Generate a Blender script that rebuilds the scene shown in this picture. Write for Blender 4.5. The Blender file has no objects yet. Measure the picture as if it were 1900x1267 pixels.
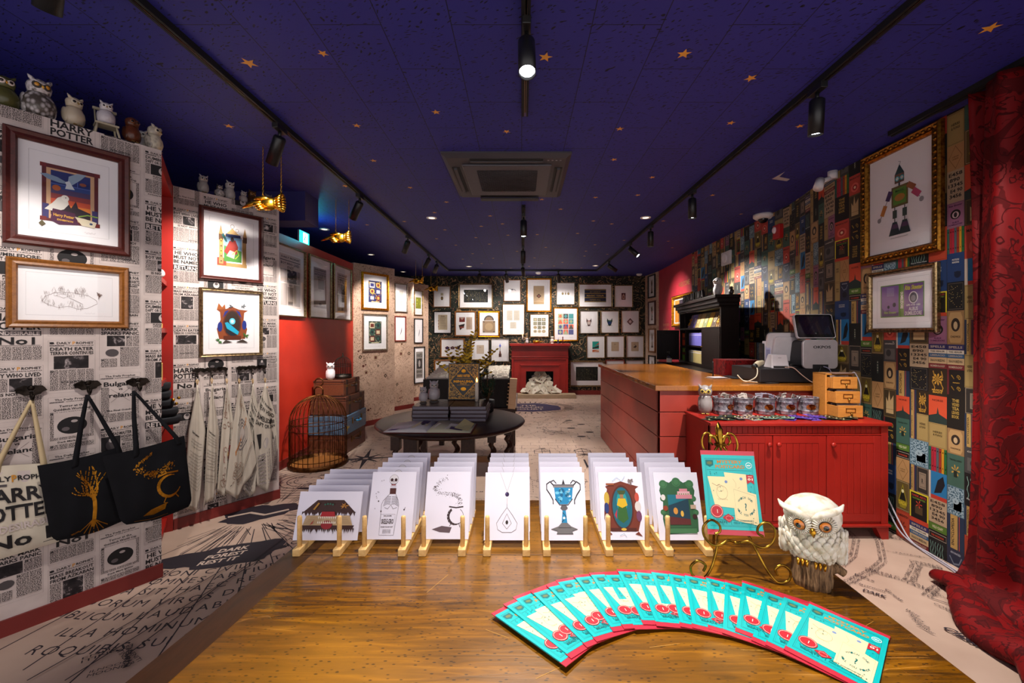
import bpy, math, random
from mathutils import Matrix, Vector
R = random.Random(7)
C = bpy.context.scene.collection
SC = bpy.context.scene
F = 783.0; CX = 968.0; CY = 620.0; CAMZ = 1.37; CEIL = 2.69
# ---------------------------------------------------------------- camera, world, exposure
cam = bpy.data.cameras.new('camera'); cam.lens = 36.0*F/1900; cam.sensor_width = 36.0
cam.shift_x = -(CX-950)/1900.0; cam.shift_y = -(633.5-CY)/1900.0; cam.clip_start = 0.05
camo = bpy.data.objects.new('camera', cam); C.objects.link(camo)
camo.location = (0, 0, CAMZ); camo.rotation_euler = (math.pi/2, 0, 0); SC.camera = camo
SC.view_settings.view_transform = 'Standard'; SC.view_settings.look = 'None'
SC.view_settings.gamma = 1.0; SC.view_settings.exposure = 0.72; SC.view_settings.use_curve_mapping = False
w = bpy.data.worlds.new('world'); SC.world = w; w.use_nodes = True
w.node_tree.nodes['Background'].inputs[0].default_value = (1.0, 0.93, 0.92, 1)
w.node_tree.nodes['Background'].inputs[1].default_value = 1.0
SPOT_W = 55.0      # watts of a track spot
# ---------------------------------------------------------------- materials
def lin(h):
    h = h.lstrip('#'); o = []
    for i in (0, 2, 4):
        c = int(h[i:i+2], 16)/255.0
        o.append(c/12.92 if c <= 0.04045 else ((c+0.055)/1.055)**2.4)
    return (o[0], o[1], o[2], 1.0)
MATS = {}
class NT:
    def __init__(s, name):
        s.m = bpy.data.materials.new(name); s.m.use_nodes = True
        s.t = s.m.node_tree; s.b = s.t.nodes['Principled BSDF']
    def n(s, typ, **kw):
        nd = s.t.nodes.new(typ)
        for k, v in kw.items():
            if k[0] == 'i' and k[1:].isdigit(): s.put(nd.inputs[int(k[1:])], v)
            elif k in nd.inputs: s.put(nd.inputs[k], v)
            else: setattr(nd, k, v)
        return nd
    def put(s, inp, v):
        if isinstance(v, bpy.types.NodeSocket): s.t.links.new(v, inp)
        elif isinstance(v, bpy.types.Node): s.t.links.new(v.outputs[0], inp)
        elif isinstance(v, str): inp.default_value = lin(v)
        else: inp.default_value = v
    def co(s, scale=(1, 1, 1), rot=(0, 0, 0), loc=(0, 0, 0)):
        c = s.n('ShaderNodeTexCoord')
        mp = s.n('ShaderNodeMapping'); s.put(mp.inputs[0], c.outputs['Object'])
        mp.inputs['Scale'].default_value = scale; mp.inputs['Rotation'].default_value = rot; mp.inputs['Location'].default_value = loc
        return mp.outputs[0]
    def noise(s, vec, scale=5, detail=3, rough=0.5, dist=0.0):
        nd = s.n('ShaderNodeTexNoise'); s.put(nd.inputs['Vector'], vec)
        nd.inputs['Scale'].default_value = scale; nd.inputs['Detail'].default_value = detail
        nd.inputs['Roughness'].default_value = rough; nd.inputs['Distortion'].default_value = dist
        return nd.outputs[0]
    def vor(s, vec, scale=5, out='Distance', feature='F1', rnd=1.0):
        nd = s.n('ShaderNodeTexVoronoi'); nd.feature = feature; s.put(nd.inputs['Vector'], vec)
        nd.inputs['Scale'].default_value = scale; nd.inputs['Randomness'].default_value = rnd
        return nd.outputs[out]
    def ramp(s, fac, stops, interp='LINEAR'):
        nd = s.n('ShaderNodeValToRGB'); s.put(nd.inputs[0], fac); cr = nd.color_ramp; cr.interpolation = interp
        while len(cr.elements) < len(stops): cr.elements.new(0.5)
        for e, (p, c) in zip(cr.elements, stops):
            e.position = p; e.color = lin(c) if isinstance(c, str) else (c, c, c, 1)
        return nd.outputs[0]
    def math(s, op, a, b=0.0, c=0.0):
        nd = s.n('ShaderNodeMath'); nd.operation = op; s.put(nd.inputs[0], a); s.put(nd.inputs[1], b)
        s.put(nd.inputs[2], c); return nd.outputs[0]
    def mix(s, fac, a, b, mode='MIX'):
        nd = s.n('ShaderNodeMix'); nd.data_type = 'RGBA'; nd.blend_type = mode
        s.put(nd.inputs[0], fac); s.put(nd.inputs[6], a); s.put(nd.inputs[7], b); return nd.outputs[2]
    def bump(s, h, strength=0.3, dist=0.01):
        nd = s.n('ShaderNodeBump'); s.put(nd.inputs['Height'], h); nd.inputs['Strength'].default_value = strength
        nd.inputs['Distance'].default_value = dist; s.put(s.b.inputs['Normal'], nd.outputs[0])
    def out(s, base=None, rough=0.6, metal=0.0, spec=0.5, coat=0.0):
        if base is not None: s.put(s.b.inputs['Base Color'], base)
        s.put(s.b.inputs['Roughness'], rough); s.put(s.b.inputs['Metallic'], metal)
        s.b.inputs['Specular IOR Level'].default_value = spec; s.b.inputs['Coat Weight'].default_value = coat
        s.b.inputs['Coat Roughness'].default_value = 0.08
        return s.m
def plain(h, rough=0.65, metal=0.0, spec=0.4, coat=0.0, var=0.06):
    """a solid colour with a faint procedural mottle"""
    k = ('plain', h, rough, metal, spec, coat)
    if k in MATS: return MATS[k]
    t = NT('colour_'+h.lstrip('#'))
    f = t.ramp(t.noise(t.co(), 18, 2), [(0.3, 1.0-var), (0.7, 1.0)])
    MATS[k] = t.out(t.mix(1.0, h, f, 'MULTIPLY'), rough, metal, spec, coat); return MATS[k]
def mat(m): return plain(m) if isinstance(m, str) else m
def wood(a, b, c=None, scale=6, stretch=(1, 12, 12), rough=0.4, coat=0.0, rot=(0, 0, 0), spec=0.5):
    k = ('wood', a, b, c, scale, stretch, rough, coat, spec)
    if k in MATS: return MATS[k]
    t = NT('wood'); v = t.co(stretch, rot); n = t.noise(v, scale, 6, 0.65, 1.2); n2 = t.noise(t.co((1, 1, 1)), 1.7, 3)
    col = t.ramp(n, [(0.25, a), (0.75, b)])
    if c: col = t.mix(t.ramp(n2, [(0.4, 0.0), (0.7, 0.6)]), col, c)
    t.bump(n, 0.08, 0.003); MATS[k] = t.out(col, rough, 0, spec, coat); return MATS[k]
def metal(h, rough=0.3, h2=None, sc=30):
    k = ('metal', h, rough, h2)
    if k in MATS: return MATS[k]
    t = NT('metal'); n = t.noise(t.co(), sc, 4)
    col = t.ramp(n, [(0.35, h2 or h), (0.6, h)]); t.bump(n, 0.1, 0.002)
    MATS[k] = t.out(col, rough, 1.0); return MATS[k]
GOLD = metal('#d9a53a', 0.28, '#a8741c'); BRASS = metal('#b88a44', 0.35, '#6a4a1e'); STEEL = metal('#a9a7aa', 0.3)
SILVERF = metal('#b9b1a6', 0.35, '#857b70')
def mk_fine(paper, ink, name, sx=260, sz=420, thr=0.5):
    t = NT(name); n = t.noise(t.co((sx, 1, sz)), 1.0, 1); f = t.ramp(n, [(thr-0.03, 0.0), (thr+0.03, 1.0)])
    return t.out(t.mix(f, paper, ink), 0.7, 0, 0.3)
NP = '#c9bab4'; INK = '#1b1718'; INK2 = '#4a4344'
FINE = mk_fine(NP, '#37302f', 'newsprint_body', 330, 430, 0.48)
FINE2 = mk_fine('#8d8280', '#2b2627', 'newsprint_dense', 300, 400, 0.5)
def mk_photo():
    t = NT('newsprint_photo'); n = t.noise(t.co((1, 1, 1)), 22, 4, 0.6, 0.6)
    return t.out(t.ramp(n, [(0.38, '#171314'), (0.55, '#2b2526'), (0.62, '#8b8080'), (0.7, '#c9bdb8')]), 0.7, 0, 0.3)
PHOTO = mk_photo()
def mk_paperbase():
    t = NT('newspaper_paper'); n = t.noise(t.co(), 9, 3)
    return t.out(t.ramp(n, [(0.3, '#b9aaa4'), (0.7, '#cbbdb7')]), 0.6, 0, 0.3)
NPAPER = mk_paperbase()
def mk_ceiling():
    t = NT('ceiling_tile_blue')
    br = t.n('ShaderNodeTexBrick'); t.put(br.inputs['Vector'], t.co((1, 1, 1), (0, 0, math.pi/2), (0, 0, 0)))
    for k, v in (('Color1', '#2d2d86'), ('Color2', '#2a2a80'), ('Mortar', '#10102e'), ('Scale', 1.0), ('Mortar Size', 0.0022), ('Brick Width', 0.6), ('Row Height', 0.3)): t.put(br.inputs[k], v)
    br.offset = 0.5
    v = t.n('ShaderNodeVectorMath', operation='ADD')
    t.put(v.inputs[0], t.co((1, 1, 1), (0, 0, 0.45))); nn = t.n('ShaderNodeTexNoise'); nn.inputs['Scale'].default_value = 6
    t.put(nn.inputs['Vector'], t.co()); sc = t.n('ShaderNodeVectorMath', operation='SCALE'); t.put(sc.inputs[0], nn.outputs['Color']); sc.inputs['Scale'].default_value = 0.12
    t.put(v.inputs[1], sc.outputs[0])
    mp = t.n('ShaderNodeMapping'); t.put(mp.inputs[0], v.outputs[0]); mp.inputs['Scale'].default_value = (26, 78, 1)
    d = t.vor(mp.outputs[0], 1.0)
    f = t.ramp(d, [(0.20, 1.0), (0.27, 0.0)])
    big = t.noise(t.co(), 5, 3)
    f = t.math('MULTIPLY', f, t.ramp(big, [(0.3, 0.5), (0.5, 1.0)]))
    col = t.mix(f, br.outputs[0], '#0b0a1c')
    t.bump(t.math('SUBTRACT', 1.0, f), 0.25, 0.004)
    return t.out(col, 0.62, 0, 0.35)
CEILM = mk_ceiling()
def mk_floor():
    t = NT('printed_map_floor'); big = t.noise(t.co(), 1.3, 4, 0.6)
    base = t.ramp(big, [(0.3, '#a88e7d'), (0.7, '#c3a998')])
    n = t.noise(t.co((1, 1, 1)), 1.1, 4, 0.55, 0.4)
    lines = None
    f = t.math('PINGPONG', t.math('MULTIPLY', n, 13.0), 0.5)
    lines = t.ramp(f, [(0.03, 1.0), (0.07, 0.0)])
    broken = t.ramp(t.noise(t.co((60, 60, 60)), 1.0, 1), [(0.42, 0.0), (0.5, 1.0)])
    area = t.ramp(t.noise(t.co(loc=(4, 2, 0)), 0.9, 2), [(0.38, 0.0), (0.44, 1.0)])
    c = t.n('ShaderNodeTexCoord'); sp = t.n('ShaderNodeSeparateXYZ'); t.put(sp.inputs[0], c.outputs['Object'])
    far = t.ramp(t.math('MULTIPLY', sp.outputs[1], 0.1), [(0.30, 0.0), (0.36, 1.0)])
    k = t.math('MULTIPLY', t.math('MULTIPLY', lines, broken), t.math('MULTIPLY', area, far))
    # building-like rows of printed brick shapes in the far part
    br = t.n('ShaderNodeTexBrick'); t.put(br.inputs['Vector'], t.co())
    for kk, v in (('Color1', 0.0), ('Color2', 0.0), ('Mortar', 1.0)): br.inputs[kk].default_value = (v, v, v, 1)
    t.put(br.inputs['Scale'], 1.0); t.put(br.inputs['Mortar Size'], 0.004); t.put(br.inputs['Brick Width'], 0.22); t.put(br.inputs['Row Height'], 0.13)
    bm_ = t.math('MULTIPLY', t.ramp(t.noise(t.co(loc=(1, 7, 0)), 1.6, 1), [(0.55, 0.0), (0.57, 1.0)]), br.outputs[0])
    k2 = t.math('MULTIPLY', t.math('MULTIPLY', bm_, broken), far)
    k = t.math('MINIMUM', t.math('ADD', k, k2), 1.0)
    col = t.mix(t.math('MULTIPLY', k, 0.85), base, '#2e2730')
    return t.out(col, 0.42, 0, 0.35)
FLOORM = mk_floor()
def mk_mapwall(a, b, ink):
    t = NT('printed_map_wallpaper'); base = t.ramp(t.noise(t.co(), 3, 3), [(0.3, a), (0.7, b)])
    f = t.math('PINGPONG', t.math('MULTIPLY', t.noise(t.co(), 6.5, 5, 0.62, 0.8), 10.0), 0.5)
    k = t.ramp(f, [(0.05, 1.0), (0.15, 0.0)])
    br = t.math('MULTIPLY', k, t.ramp(t.noise(t.co(), 60, 1), [(0.4, 0.2), (0.55, 1.0)]))
    br2 = t.math('MULTIPLY', br, t.ramp(t.noise(t.co(), 2.6, 2), [(0.3, 0.5), (0.55, 1.0)]))
    return t.out(t.mix(br2, base, ink), 0.6, 0, 0.3)
MAPW = mk_mapwall('#b39580', '#cbac96', '#4c3024')
def mk_tapestry(name='dark_floral_wallpaper'):
    t = NT(name)
    def ring(scale, mul, wd, loc):
        f = t.math('PINGPONG', t.math('MULTIPLY', t.noise(t.co((1, 1, 1), (0, 0, 0), loc), scale, 2, 0.5, 1.5), mul), 0.5)
        return t.ramp(f, [(wd, 1.0), (wd*1.8, 0.0)])
    b = t.ramp(t.noise(t.co(), 12, 3), [(0.4, '#12140f'), (0.65, '#252b20')])
    c1 = t.mix(t.math('MULTIPLY', ring(3.6, 5, 0.045, (0, 0, 0)), 0.9), b, '#a5825c')
    fl = t.ramp(t.vor(t.co((1, 1, 1.6)), 30), [(0.20, 1.0), (0.27, 0.0)])
    msk = t.ramp(t.noise(t.co(), 14, 2), [(0.45, 0.0), (0.6, 1.0)])
    c2 = t.mix(t.math('MULTIPLY', t.math('MULTIPLY', fl, msk), 0.85), c1, '#b5977a')
    fl2 = t.ramp(t.vor(t.co((1, 1, 1)), 9.0), [(0.12, 1.0), (0.17, 0.0)])
    c3 = t.mix(t.math('MULTIPLY', fl2, 0.6), c2, '#8a5240')
    return t.out(c3, 0.6, 0, 0.3)
TAP = mk_tapestry()
def mk_red(name, a='#9e1e14', b='#88170f', rough=0.4):
    t = NT(name); n = t.noise(t.co(), 4, 3); t.bump(t.noise(t.co(), 160, 2), 0.05, 0.001)
    return t.out(t.ramp(n, [(0.3, b), (0.7, a)]), rough, 0, 0.45)
RED = mk_red('red_paint'); REDW = mk_red('red_wall_paint', '#b22a16', '#a22212', 0.5); REDR = mk_red('crimson_wall_paint', '#a82433', '#98202e', 0.5)
REDD = mk_red('dark_red_paint', '#7c2722', '#6c211d', 0.45)
def mk_table():
    t = NT('worn_dark_table_wood'); n = t.noise(t.co((1.2, 14, 5)), 5, 6, 0.65, 0.8); n2 = t.noise(t.co(), 2.2, 4)
    col = t.ramp(n, [(0.32, '#2a1703'), (0.52, '#5c3704'), (0.72, '#8a5808')])
    col = t.mix(t.ramp(n2, [(0.4, 0.0), (0.7, 0.6)]), col, '#96640a')
    sc = t.vor(t.co((3, 40, 3), (0, 0, 0.3)), 1.2, feature='DISTANCE_TO_EDGE')
    scm = t.math('MULTIPLY', t.ramp(sc, [(0.004, 1.0), (0.010, 0.0)]), t.ramp(t.noise(t.co(), 4.0, 2), [(0.6, 0.0), (0.68, 1.0)]))
    col = t.mix(t.math('MULTIPLY', scm, 0.7), col, '#c08a40')
    pits = t.ramp(t.vor(t.co((70, 160, 70)), 1.0), [(0.14, 1.0), (0.24, 0.0)])
    col = t.mix(t.math('MULTIPLY', pits, 0.75), col, '#1c1004')
    t.bump(n, 0.10, 0.002)
    r = t.ramp(n2, [(0.3, 0.22), (0.7, 0.38)])
    return t.out(col, r, 0, 0.5, 0.3)
TABLEW = mk_table()
COUNTW = wood('#7d4713', '#a9661f', '#8a4e16', 4, (14, 1.5, 5), 0.24, 0.3)
DARKW = wood('#1c0f0a', '#3a2117', None, 5, (8, 1.2, 8), 0.34, 0.0, (0, 0, 0), 0.22)
BLKW = wood('#0c0706', '#1c110e', None, 6, (6, 6, 1.5), 0.45, 0.0, (0, 0, 0), 0.18)
PINE = wood('#c89a58', '#e0bb7c', None, 8, (14, 1.5, 14), 0.5)
OAK = wood('#a9682a', '#c4853c', None, 6, (2, 8, 10), 0.45)
def mk_velvet():
    t = NT('red_damask_curtain')
    f = t.math('PINGPONG', t.math('MULTIPLY', t.noise(t.co((1.6, 1.6, 1.2)), 4.0, 2, 0.5, 2.2), 5.0), 0.5)
    k = t.ramp(f, [(0.06, 1.0), (0.12, 0.0)])
    leaf = t.ramp(t.noise(t.co((1, 1, 0.8), (0, 0, 0), (3, 1, 2)), 5.0, 2, 0.5, 2.5), [(0.52, 0.0), (0.54, 1.0)])
    k = t.math('MAXIMUM', k, t.math('MULTIPLY', leaf, 0.75))
    col = t.mix(k, '#6e0508', '#3f0406')
    t.bump(k, 0.25, 0.004)
    m = t.out(col, t.ramp(k, [(0.0, 0.6), (1.0, 0.85)]), 0, 0.2); pass
    return m
VELVET = mk_velvet()
def mk_glass():
    m = bpy.data.materials.new('picture_glass'); m.use_nodes = True; t = m.node_tree; t.nodes.clear()
    o = t.nodes.new('ShaderNodeOutputMaterial'); mx = t.nodes.new('ShaderNodeMixShader'); tr = t.nodes.new('ShaderNodeBsdfTransparent')
    gl = t.nodes.new('ShaderNodeBsdfGlossy'); gl.inputs['Roughness'].default_value = 0.02
    lw = t.nodes.new('ShaderNodeLayerWeight'); lw.inputs[0].default_value = 0.5; pw = t.nodes.new('ShaderNodeMath'); pw.operation = 'POWER'; pw.inputs[1].default_value = 5.0
    ma = t.nodes.new('ShaderNodeMath'); ma.operation = 'MULTIPLY_ADD'; ma.inputs[1].default_value = 0.9; ma.inputs[2].default_value = 0.035
    t.links.new(lw.outputs['Facing'], pw.inputs[0]); t.links.new(pw.outputs[0], ma.inputs[0]); t.links.new(ma.outputs[0], mx.inputs[0]); t.links.new(tr.outputs[0], mx.inputs[1]); t.links.new(gl.outputs[0], mx.inputs[2]); t.links.new(mx.outputs[0], o.inputs[0]); return m
GLASS = mk_glass()
def emis(h, s):
    k = ('em', h, s)
    if k not in MATS:
        t = NT('glow'); t.b.inputs['Emission Color'].default_value = lin(h); t.b.inputs['Emission Strength'].default_value = s
        MATS[k] = t.out(h, 0.5)
    return MATS[k]
BLACKM = plain('#101011', 0.42, 0.0, 0.5); WHITEP = plain('#e6e3ea', 0.5, 0, 0.4, 0, 0.02)
# ---------------------------------------------------------------- mesh builder
class M:
    def __init__(s): s.v = []; s.f = []; s.mi = []; s.sm = []; s.mats = []; s.T = None
    def mid(s, m):
        m = mat(m)
        if m not in s.mats: s.mats.append(m)
        return s.mats.index(m)
    def add(s, vs, fs, m, smooth=False):
        b = len(s.v); k = s.mid(m)
        if s.T is not None: vs = [s.T @ Vector(p) for p in vs]
        s.v.extend([tuple(p) for p in vs])
        for f in fs: s.f.append(tuple(i+b for i in f))
        s.mi.extend([k]*len(fs)); s.sm.extend([smooth]*len(fs)); return s
    def box(s, x0, x1, y0, y1, z0, z1, m):
        v = [(x0, y0, z0), (x1, y0, z0), (x1, y1, z0), (x0, y1, z0), (x0, y0, z1), (x1, y0, z1), (x1, y1, z1), (x0, y1, z1)]
        return s.add(v, [(0, 3, 2, 1), (4, 5, 6, 7), (0, 1, 5, 4), (1, 2, 6, 5), (2, 3, 7, 6), (3, 0, 4, 7)], m)
    def loft(s, rings, m, smooth=True, caps=True, close=False):
        n = len(rings[0]); v = [p for r in rings for p in r]; f = []
        for i in range(len(rings)-1+(1 if close else 0)):
            a = i*n; b = ((i+1) % len(rings))*n
            for j in range(n): k = (j+1) % n; f.append((a+j, a+k, b+k, b+j))
        if caps and not close:
            f.append(tuple(reversed(range(n)))); f.append(tuple((len(rings)-1)*n+j for j in range(n)))
        return s.add(v, f, m, smooth)
    def lathe(s, prof, m, n=24, c=(0, 0, 0), smooth=True, caps=True, sx=1.0, sy=1.0):
        return s.loft([[(c[0]+r*sx*math.cos(2*math.pi*j/n), c[1]+r*sy*math.sin(2*math.pi*j/n), c[2]+z) for j in range(n)] for r, z in prof], m, smooth, caps)
    def cyl(s, p, q, r, m, n=12, r2=None):
        return s.tube([p, q], r, m, n, rad=[r, r if r2 is None else r2])
    def tube(s, path, r, m, n=8, rad=None, close=False, caps=True, flat=1.0):
        P = [Vector(p) for p in path]; rings = []; up = None
        for i, p in enumerate(P):
            if close: d = (P[(i+1) % len(P)]-P[i-1])
            else: d = (P[min(i+1, len(P)-1)]-P[max(i-1, 0)])
            if d.length < 1e-9: d = Vector((0, 0, 1))
            d.normalize()
            if up is None:
                up = Vector((0, 0, 1)) if abs(d.z) < 0.9 else Vector((0, 1, 0))
            a = up-d*up.dot(d)
            if a.length < 1e-5: a = d.orthogonal()
            a.normalize(); up = a; b = d.cross(a); rr = rad[i] if rad else r
            rings.append([p+a*(rr*math.cos(2*math.pi*j/n)*flat)+b*(rr*math.sin(2*math.pi*j/n)) for j in range(n)])
        return s.loft(rings, m, True, caps, close)
    def ball(s, c, rx, ry, rz, m, nu=16, nv=10, rot=None):
        rings = []; Mx = rot or Matrix.Identity(3)
        for i in range(nv+1):
            t = math.pi*(0.02+0.96*i/nv)
            rings.append([Vector(c)+Mx @ Vector((rx*math.sin(t)*math.cos(2*math.pi*j/nu), ry*math.sin(t)*math.sin(2*math.pi*j/nu), -rz*math.cos(t))) for j in range(nu)])
        return s.loft(rings, m)
    def prism(s, out, y0, y1, m, smooth=False):
        """outline in x,z extruded along y"""
        n = len(out); v = [(x, y0, z) for x, z in out]+[(x, y1, z) for x, z in out]
        f = [tuple(range(n)), tuple(reversed(range(n, 2*n)))]+[(i, i+n, (i+1) % n+n, (i+1) % n) for i in range(n)]
        return s.add(v, f, m, smooth)
    def build(s, name, parent=None, loc=None, rot=None, bev=0.0, seg=2, sub=0):
        me = bpy.data.meshes.new(name); me.from_pydata(s.v, [], s.f)
        for m in s.mats: me.materials.append(m)
        me.polygons.foreach_set('material_index', s.mi); me.polygons.foreach_set('use_smooth', s.sm); me.update()
        o = bpy.data.objects.new(name, me); C.objects.link(o)
        if parent is not None: o.parent = parent
        if loc is not None: o.location = loc
        if rot is not None: o.rotation_euler = rot
        if bev:
            b = o.modifiers.new('bevel', 'BEVEL'); b.width = bev; b.segments = seg; b.limit_method = 'ANGLE'; b.angle_limit = 0.6; b.harden_normals = False
        if sub:
            b = o.modifiers.new('sub', 'SUBSURF'); b.levels = sub; b.render_levels = sub
        return o
def thing(name, label, cat, loc=(0, 0, 0), rz=0.0, group=None, rot=None):
    o = bpy.data.objects.new(name, None); C.objects.link(o); o.location = loc
    o.rotation_euler = rot if rot is not None else (0, 0, rz); o['label'] = label; o['category'] = cat
    if group: o['group'] = group
    o.empty_display_size = 0.1
    return o
def tag(o, label, cat, group=None, kind=None):
    o['label'] = label; o['category'] = cat
    if group: o['group'] = group
    if kind: o['kind'] = kind
    return o
def struct(o): o['kind'] = 'structure'; return o
def dup(root, loc=None, rot=None, label=None, group=None, scale=None):
    r = root.copy(); C.objects.link(r)
    if loc is not None: r.location = loc
    if rot is not None: r.rotation_euler = rot
    if scale is not None: r.scale = scale
    if label: r['label'] = label
    if group: r['group'] = group
    def kids(a, b):
        for ch in list(a.children):
            c = ch.copy(); C.objects.link(c); c.parent = b; kids(ch, c)
    kids(root, r); return r
# ---------------------------------------------------------------- flat printed graphics
TX = {}
def glyphs(s, bold):
    k = (s, bold)
    if k not in TX:
        cu = bpy.data.curves.new('t', 'FONT'); cu.body = s; cu.resolution_u = 1 if len(s) > 12 else 2; cu.offset = 0.028 if bold else 0.0
        o = bpy.data.objects.new('t', cu); me = o.to_mesh()
        vs = [(v.co.x/0.73, v.co.y/0.73) for v in me.vertices]; fs = [tuple(p.vertices) for p in me.polygons]
        o.to_mesh_clear(); bpy.data.objects.remove(o); bpy.data.curves.remove(cu)
        if not vs: vs = [(0, 0)]
        x0 = min(v[0] for v in vs); x1 = max(v[0] for v in vs)
        TX[k] = ([(x-x0, y) for x, y in vs], fs, max(x1-x0, 1e-3))
    return TX[k]
class Cv:
    """2D drawing on a surface: x right, y up, layer lifts off the surface"""
    def __init__(s, mb, fn=None, eps=0.00009, l0=1): s.m = mb; s.fn = fn or (lambda x, y, h: (x, -h, y)); s.eps = eps; s.k = l0; s.ox = s.oy = 0.0; s.sc = 1.0
    def put(s, pts, faces, m, adv=True):
        h = s.k*s.eps; s.m.add([s.fn(s.ox+x*s.sc, s.oy+y*s.sc, h) for x, y in pts], faces, m)
        if adv: s.k += 1
    def p(s, pts, m):
        s.put(pts, [tuple(range(len(pts)))], m)
    def r(s, x0, y0, x1, y1, m, adv=True): s.put([(x0, y0), (x1, y0), (x1, y1), (x0, y1)], [(0, 1, 2, 3)], m, adv)
    def e(s, cx, cy, rx, ry, m, n=20, a0=0, a1=360, adv=True):
        s.put([(cx+rx*math.cos(math.radians(a0+(a1-a0)*i/n)), cy+ry*math.sin(math.radians(a0+(a1-a0)*i/n))) for i in range(n if a1-a0 >= 360 else n+1)], [tuple(range(n if a1-a0 >= 360 else n+1))], m, adv)
    def l(s, pts, w, m, close=False, adv=True):
        P = [Vector(p) for p in pts]; n = len(P); L = []
        for i, p in enumerate(P):
            if close: d = P[(i+1) % n]-P[i-1]
            else: d = P[min(i+1, n-1)]-P[max(i-1, 0)]
            if d.length < 1e-9: d = Vector((1, 0))
            d.normalize(); q = Vector((-d.y, d.x))*(w/2); L += [tuple(p+q), tuple(p-q)]
        fs = [(2*i, 2*i+1, (2*i+3) % (2*n), (2*i+2) % (2*n)) for i in range(n if close else n-1)]
        s.put(L, fs, m, adv)
    def ring(s, cx, cy, rx, ry, w, m, n=24): s.l([(cx+rx*math.cos(2*math.pi*i/n), cy+ry*math.sin(2*math.pi*i/n)) for i in range(n)], w, m, True)
    def box(s, x0, y0, x1, y1, w, m): s.l([(x0, y0), (x1, y0), (x1, y1), (x0, y1)], w, m, True)
    def t(s, st, x, y, h, m, w=None, al='c', rot=0.0, bold=True, shear=0.0, adv=True, wmax=None):
        vs, fs, tw = glyphs(st, bold); sx = h
        if w: sx = w/tw
        if wmax and tw*sx > wmax: sx = wmax/tw
        W = tw*sx; o = {'c': -W/2, 'l': 0.0, 'r': -W}[al]; ca, sa = math.cos(rot), math.sin(rot); out = []
        for a, b in vs:
            a2 = a*sx+o+shear*b*h; b2 = b*h; out.append((x+a2*ca-b2*sa, y+a2*sa+b2*ca))
        s.put(out, fs, m, adv)
    def arc(s, st, cx, cy, r, h, m, mid=90, inside=False, bold=True, sp=1.0):
        """text set along a circle; mid = angle of its middle"""
        ws = [glyphs(ch, bold)[2]*h+0.22*h if ch != ' ' else 0.5*h for ch in st]; tot = sum(ws)*sp; a = math.radians(mid)+(-1 if inside else 1)*tot/r/2
        for ch, w_ in zip(st, ws):
            st_ = (1 if inside else -1)*w_*sp/r; am = a+st_/2; a += st_
            if ch != ' ':
                s.t(ch, cx+r*math.cos(am), cy+r*math.sin(am), h, m, al='c', rot=am+(math.pi/2 if inside else -math.pi/2), bold=bold, adv=False)
        s.k += 1
def pix(px, py, Y): return ((px-CX)*Y/F, Y, CAMZ+(CY-py)*Y/F)
def onz(px, py, z): Y = F*(z-CAMZ)/(CY-py); return ((px-CX)*Y/F, Y, z)
class Wl:
    """an upright wall line from a to b as seen left to right; local x along it, -y into the room"""
    def __init__(s, a, b):
        s.a = Vector(a); s.b = Vector(b); s.d = (s.b-s.a).normalized(); s.len = (s.b-s.a).length; s.rz = math.atan2(s.d.y, s.d.x); s.n = Vector((s.d.y, -s.d.x))
    def uv(s, px, py, off=0.0):
        r = Vector(((px-CX)/F, 1.0)); a = s.a+s.n*off
        det = r.x*(-s.d.y)-(-s.d.x)*r.y; t = (a.x*(-s.d.y)-(-s.d.x)*a.y)/det; p = r*t
        return ((p-a).dot(s.d), CAMZ+(CY-py)/F*t)
    def at(s, u, z=0.0, off=0.0):
        p = s.a+s.d*u+s.n*off; return (p.x, p.y, z)
# ================================================================ ROOM SHELL
BACKY = 9.57
W_back = Wl((-2.7, BACKY), (2.80, BACKY))
W_p1 = Wl((-3.02, 0.89), (-2.04, 2.39))          # newspaper panel nearest
W_p2 = Wl((-2.44, 2.955), (-2.03, 3.53))
W_red = Wl((-2.44, 3.55), (-2.44, 6.11))
W_m1 = Wl((-2.44, 6.11), (-2.025, 6.72))
W_m2 = Wl((-2.44, 7.30), (-2.02, 7.90))
W_m3 = Wl((-2.44, 8.30), (-1.98, 8.96))
W_fin = Wl((2.80, 9.57), (2.87, 8.83))
W_rr = Wl((2.87, 8.83), (2.77, 6.87))
RP = [(2.77, 6.87), (2.73, 4.30), (2.56, 3.45), (2.56, 0.3)]
PH = 2.41
# ---- floor with its printed map
fb = M(); fb.box(-4.2, 4.2, -1.5, 10.0, -0.1, 0.0, FLOORM)
MI = '#241d26'
fc = Cv(fb, lambda x, y, h: (x, y, h), 0.00006)
rows = [('ROQUIBIS SUI SOCIETUM SAPIENTIA', 1.42), ('ILLA HOMINUM STUDIA ET QUAE', 1.31), ('PUBLICUM LAUDABILIA CONTRIVERUNT', 1.20), ('LABORUM VIROS DEMUM STRUCTURA', 1.10), ('TANTIA SIT, HAEC REGIAE CONTEMNIT', 1.00), ('RIBUS OMNES ARTIUM PRAETEREA', 0.91), ('ET BONI CIVILIA TUERI QUI', 0.83), ('LITTERIS MORIBUS', 0.70), ('ARTES ET HUMANITAS', 0.62)]
cx0, cy0 = -2.0, 3.22
for st, r in rows: fc.arc(st, cx0, cy0, r, 0.058 if r > 0.65 else 0.04, MI, mid=-64 if r > 0.8 else -50, inside=True, bold=False, sp=1.08)
for k in range(13):
    a = math.radians(-112+k*9.5); r1 = 1.75 if k % 2 else 1.5
    fc.l([(cx0+0.28*math.cos(a), cy0+0.28*math.sin(a)), (cx0+r1*math.cos(a+0.03), cy0+r1*math.sin(a+0.03))], 0.006, MI, adv=False)
fc.k += 1
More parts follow.
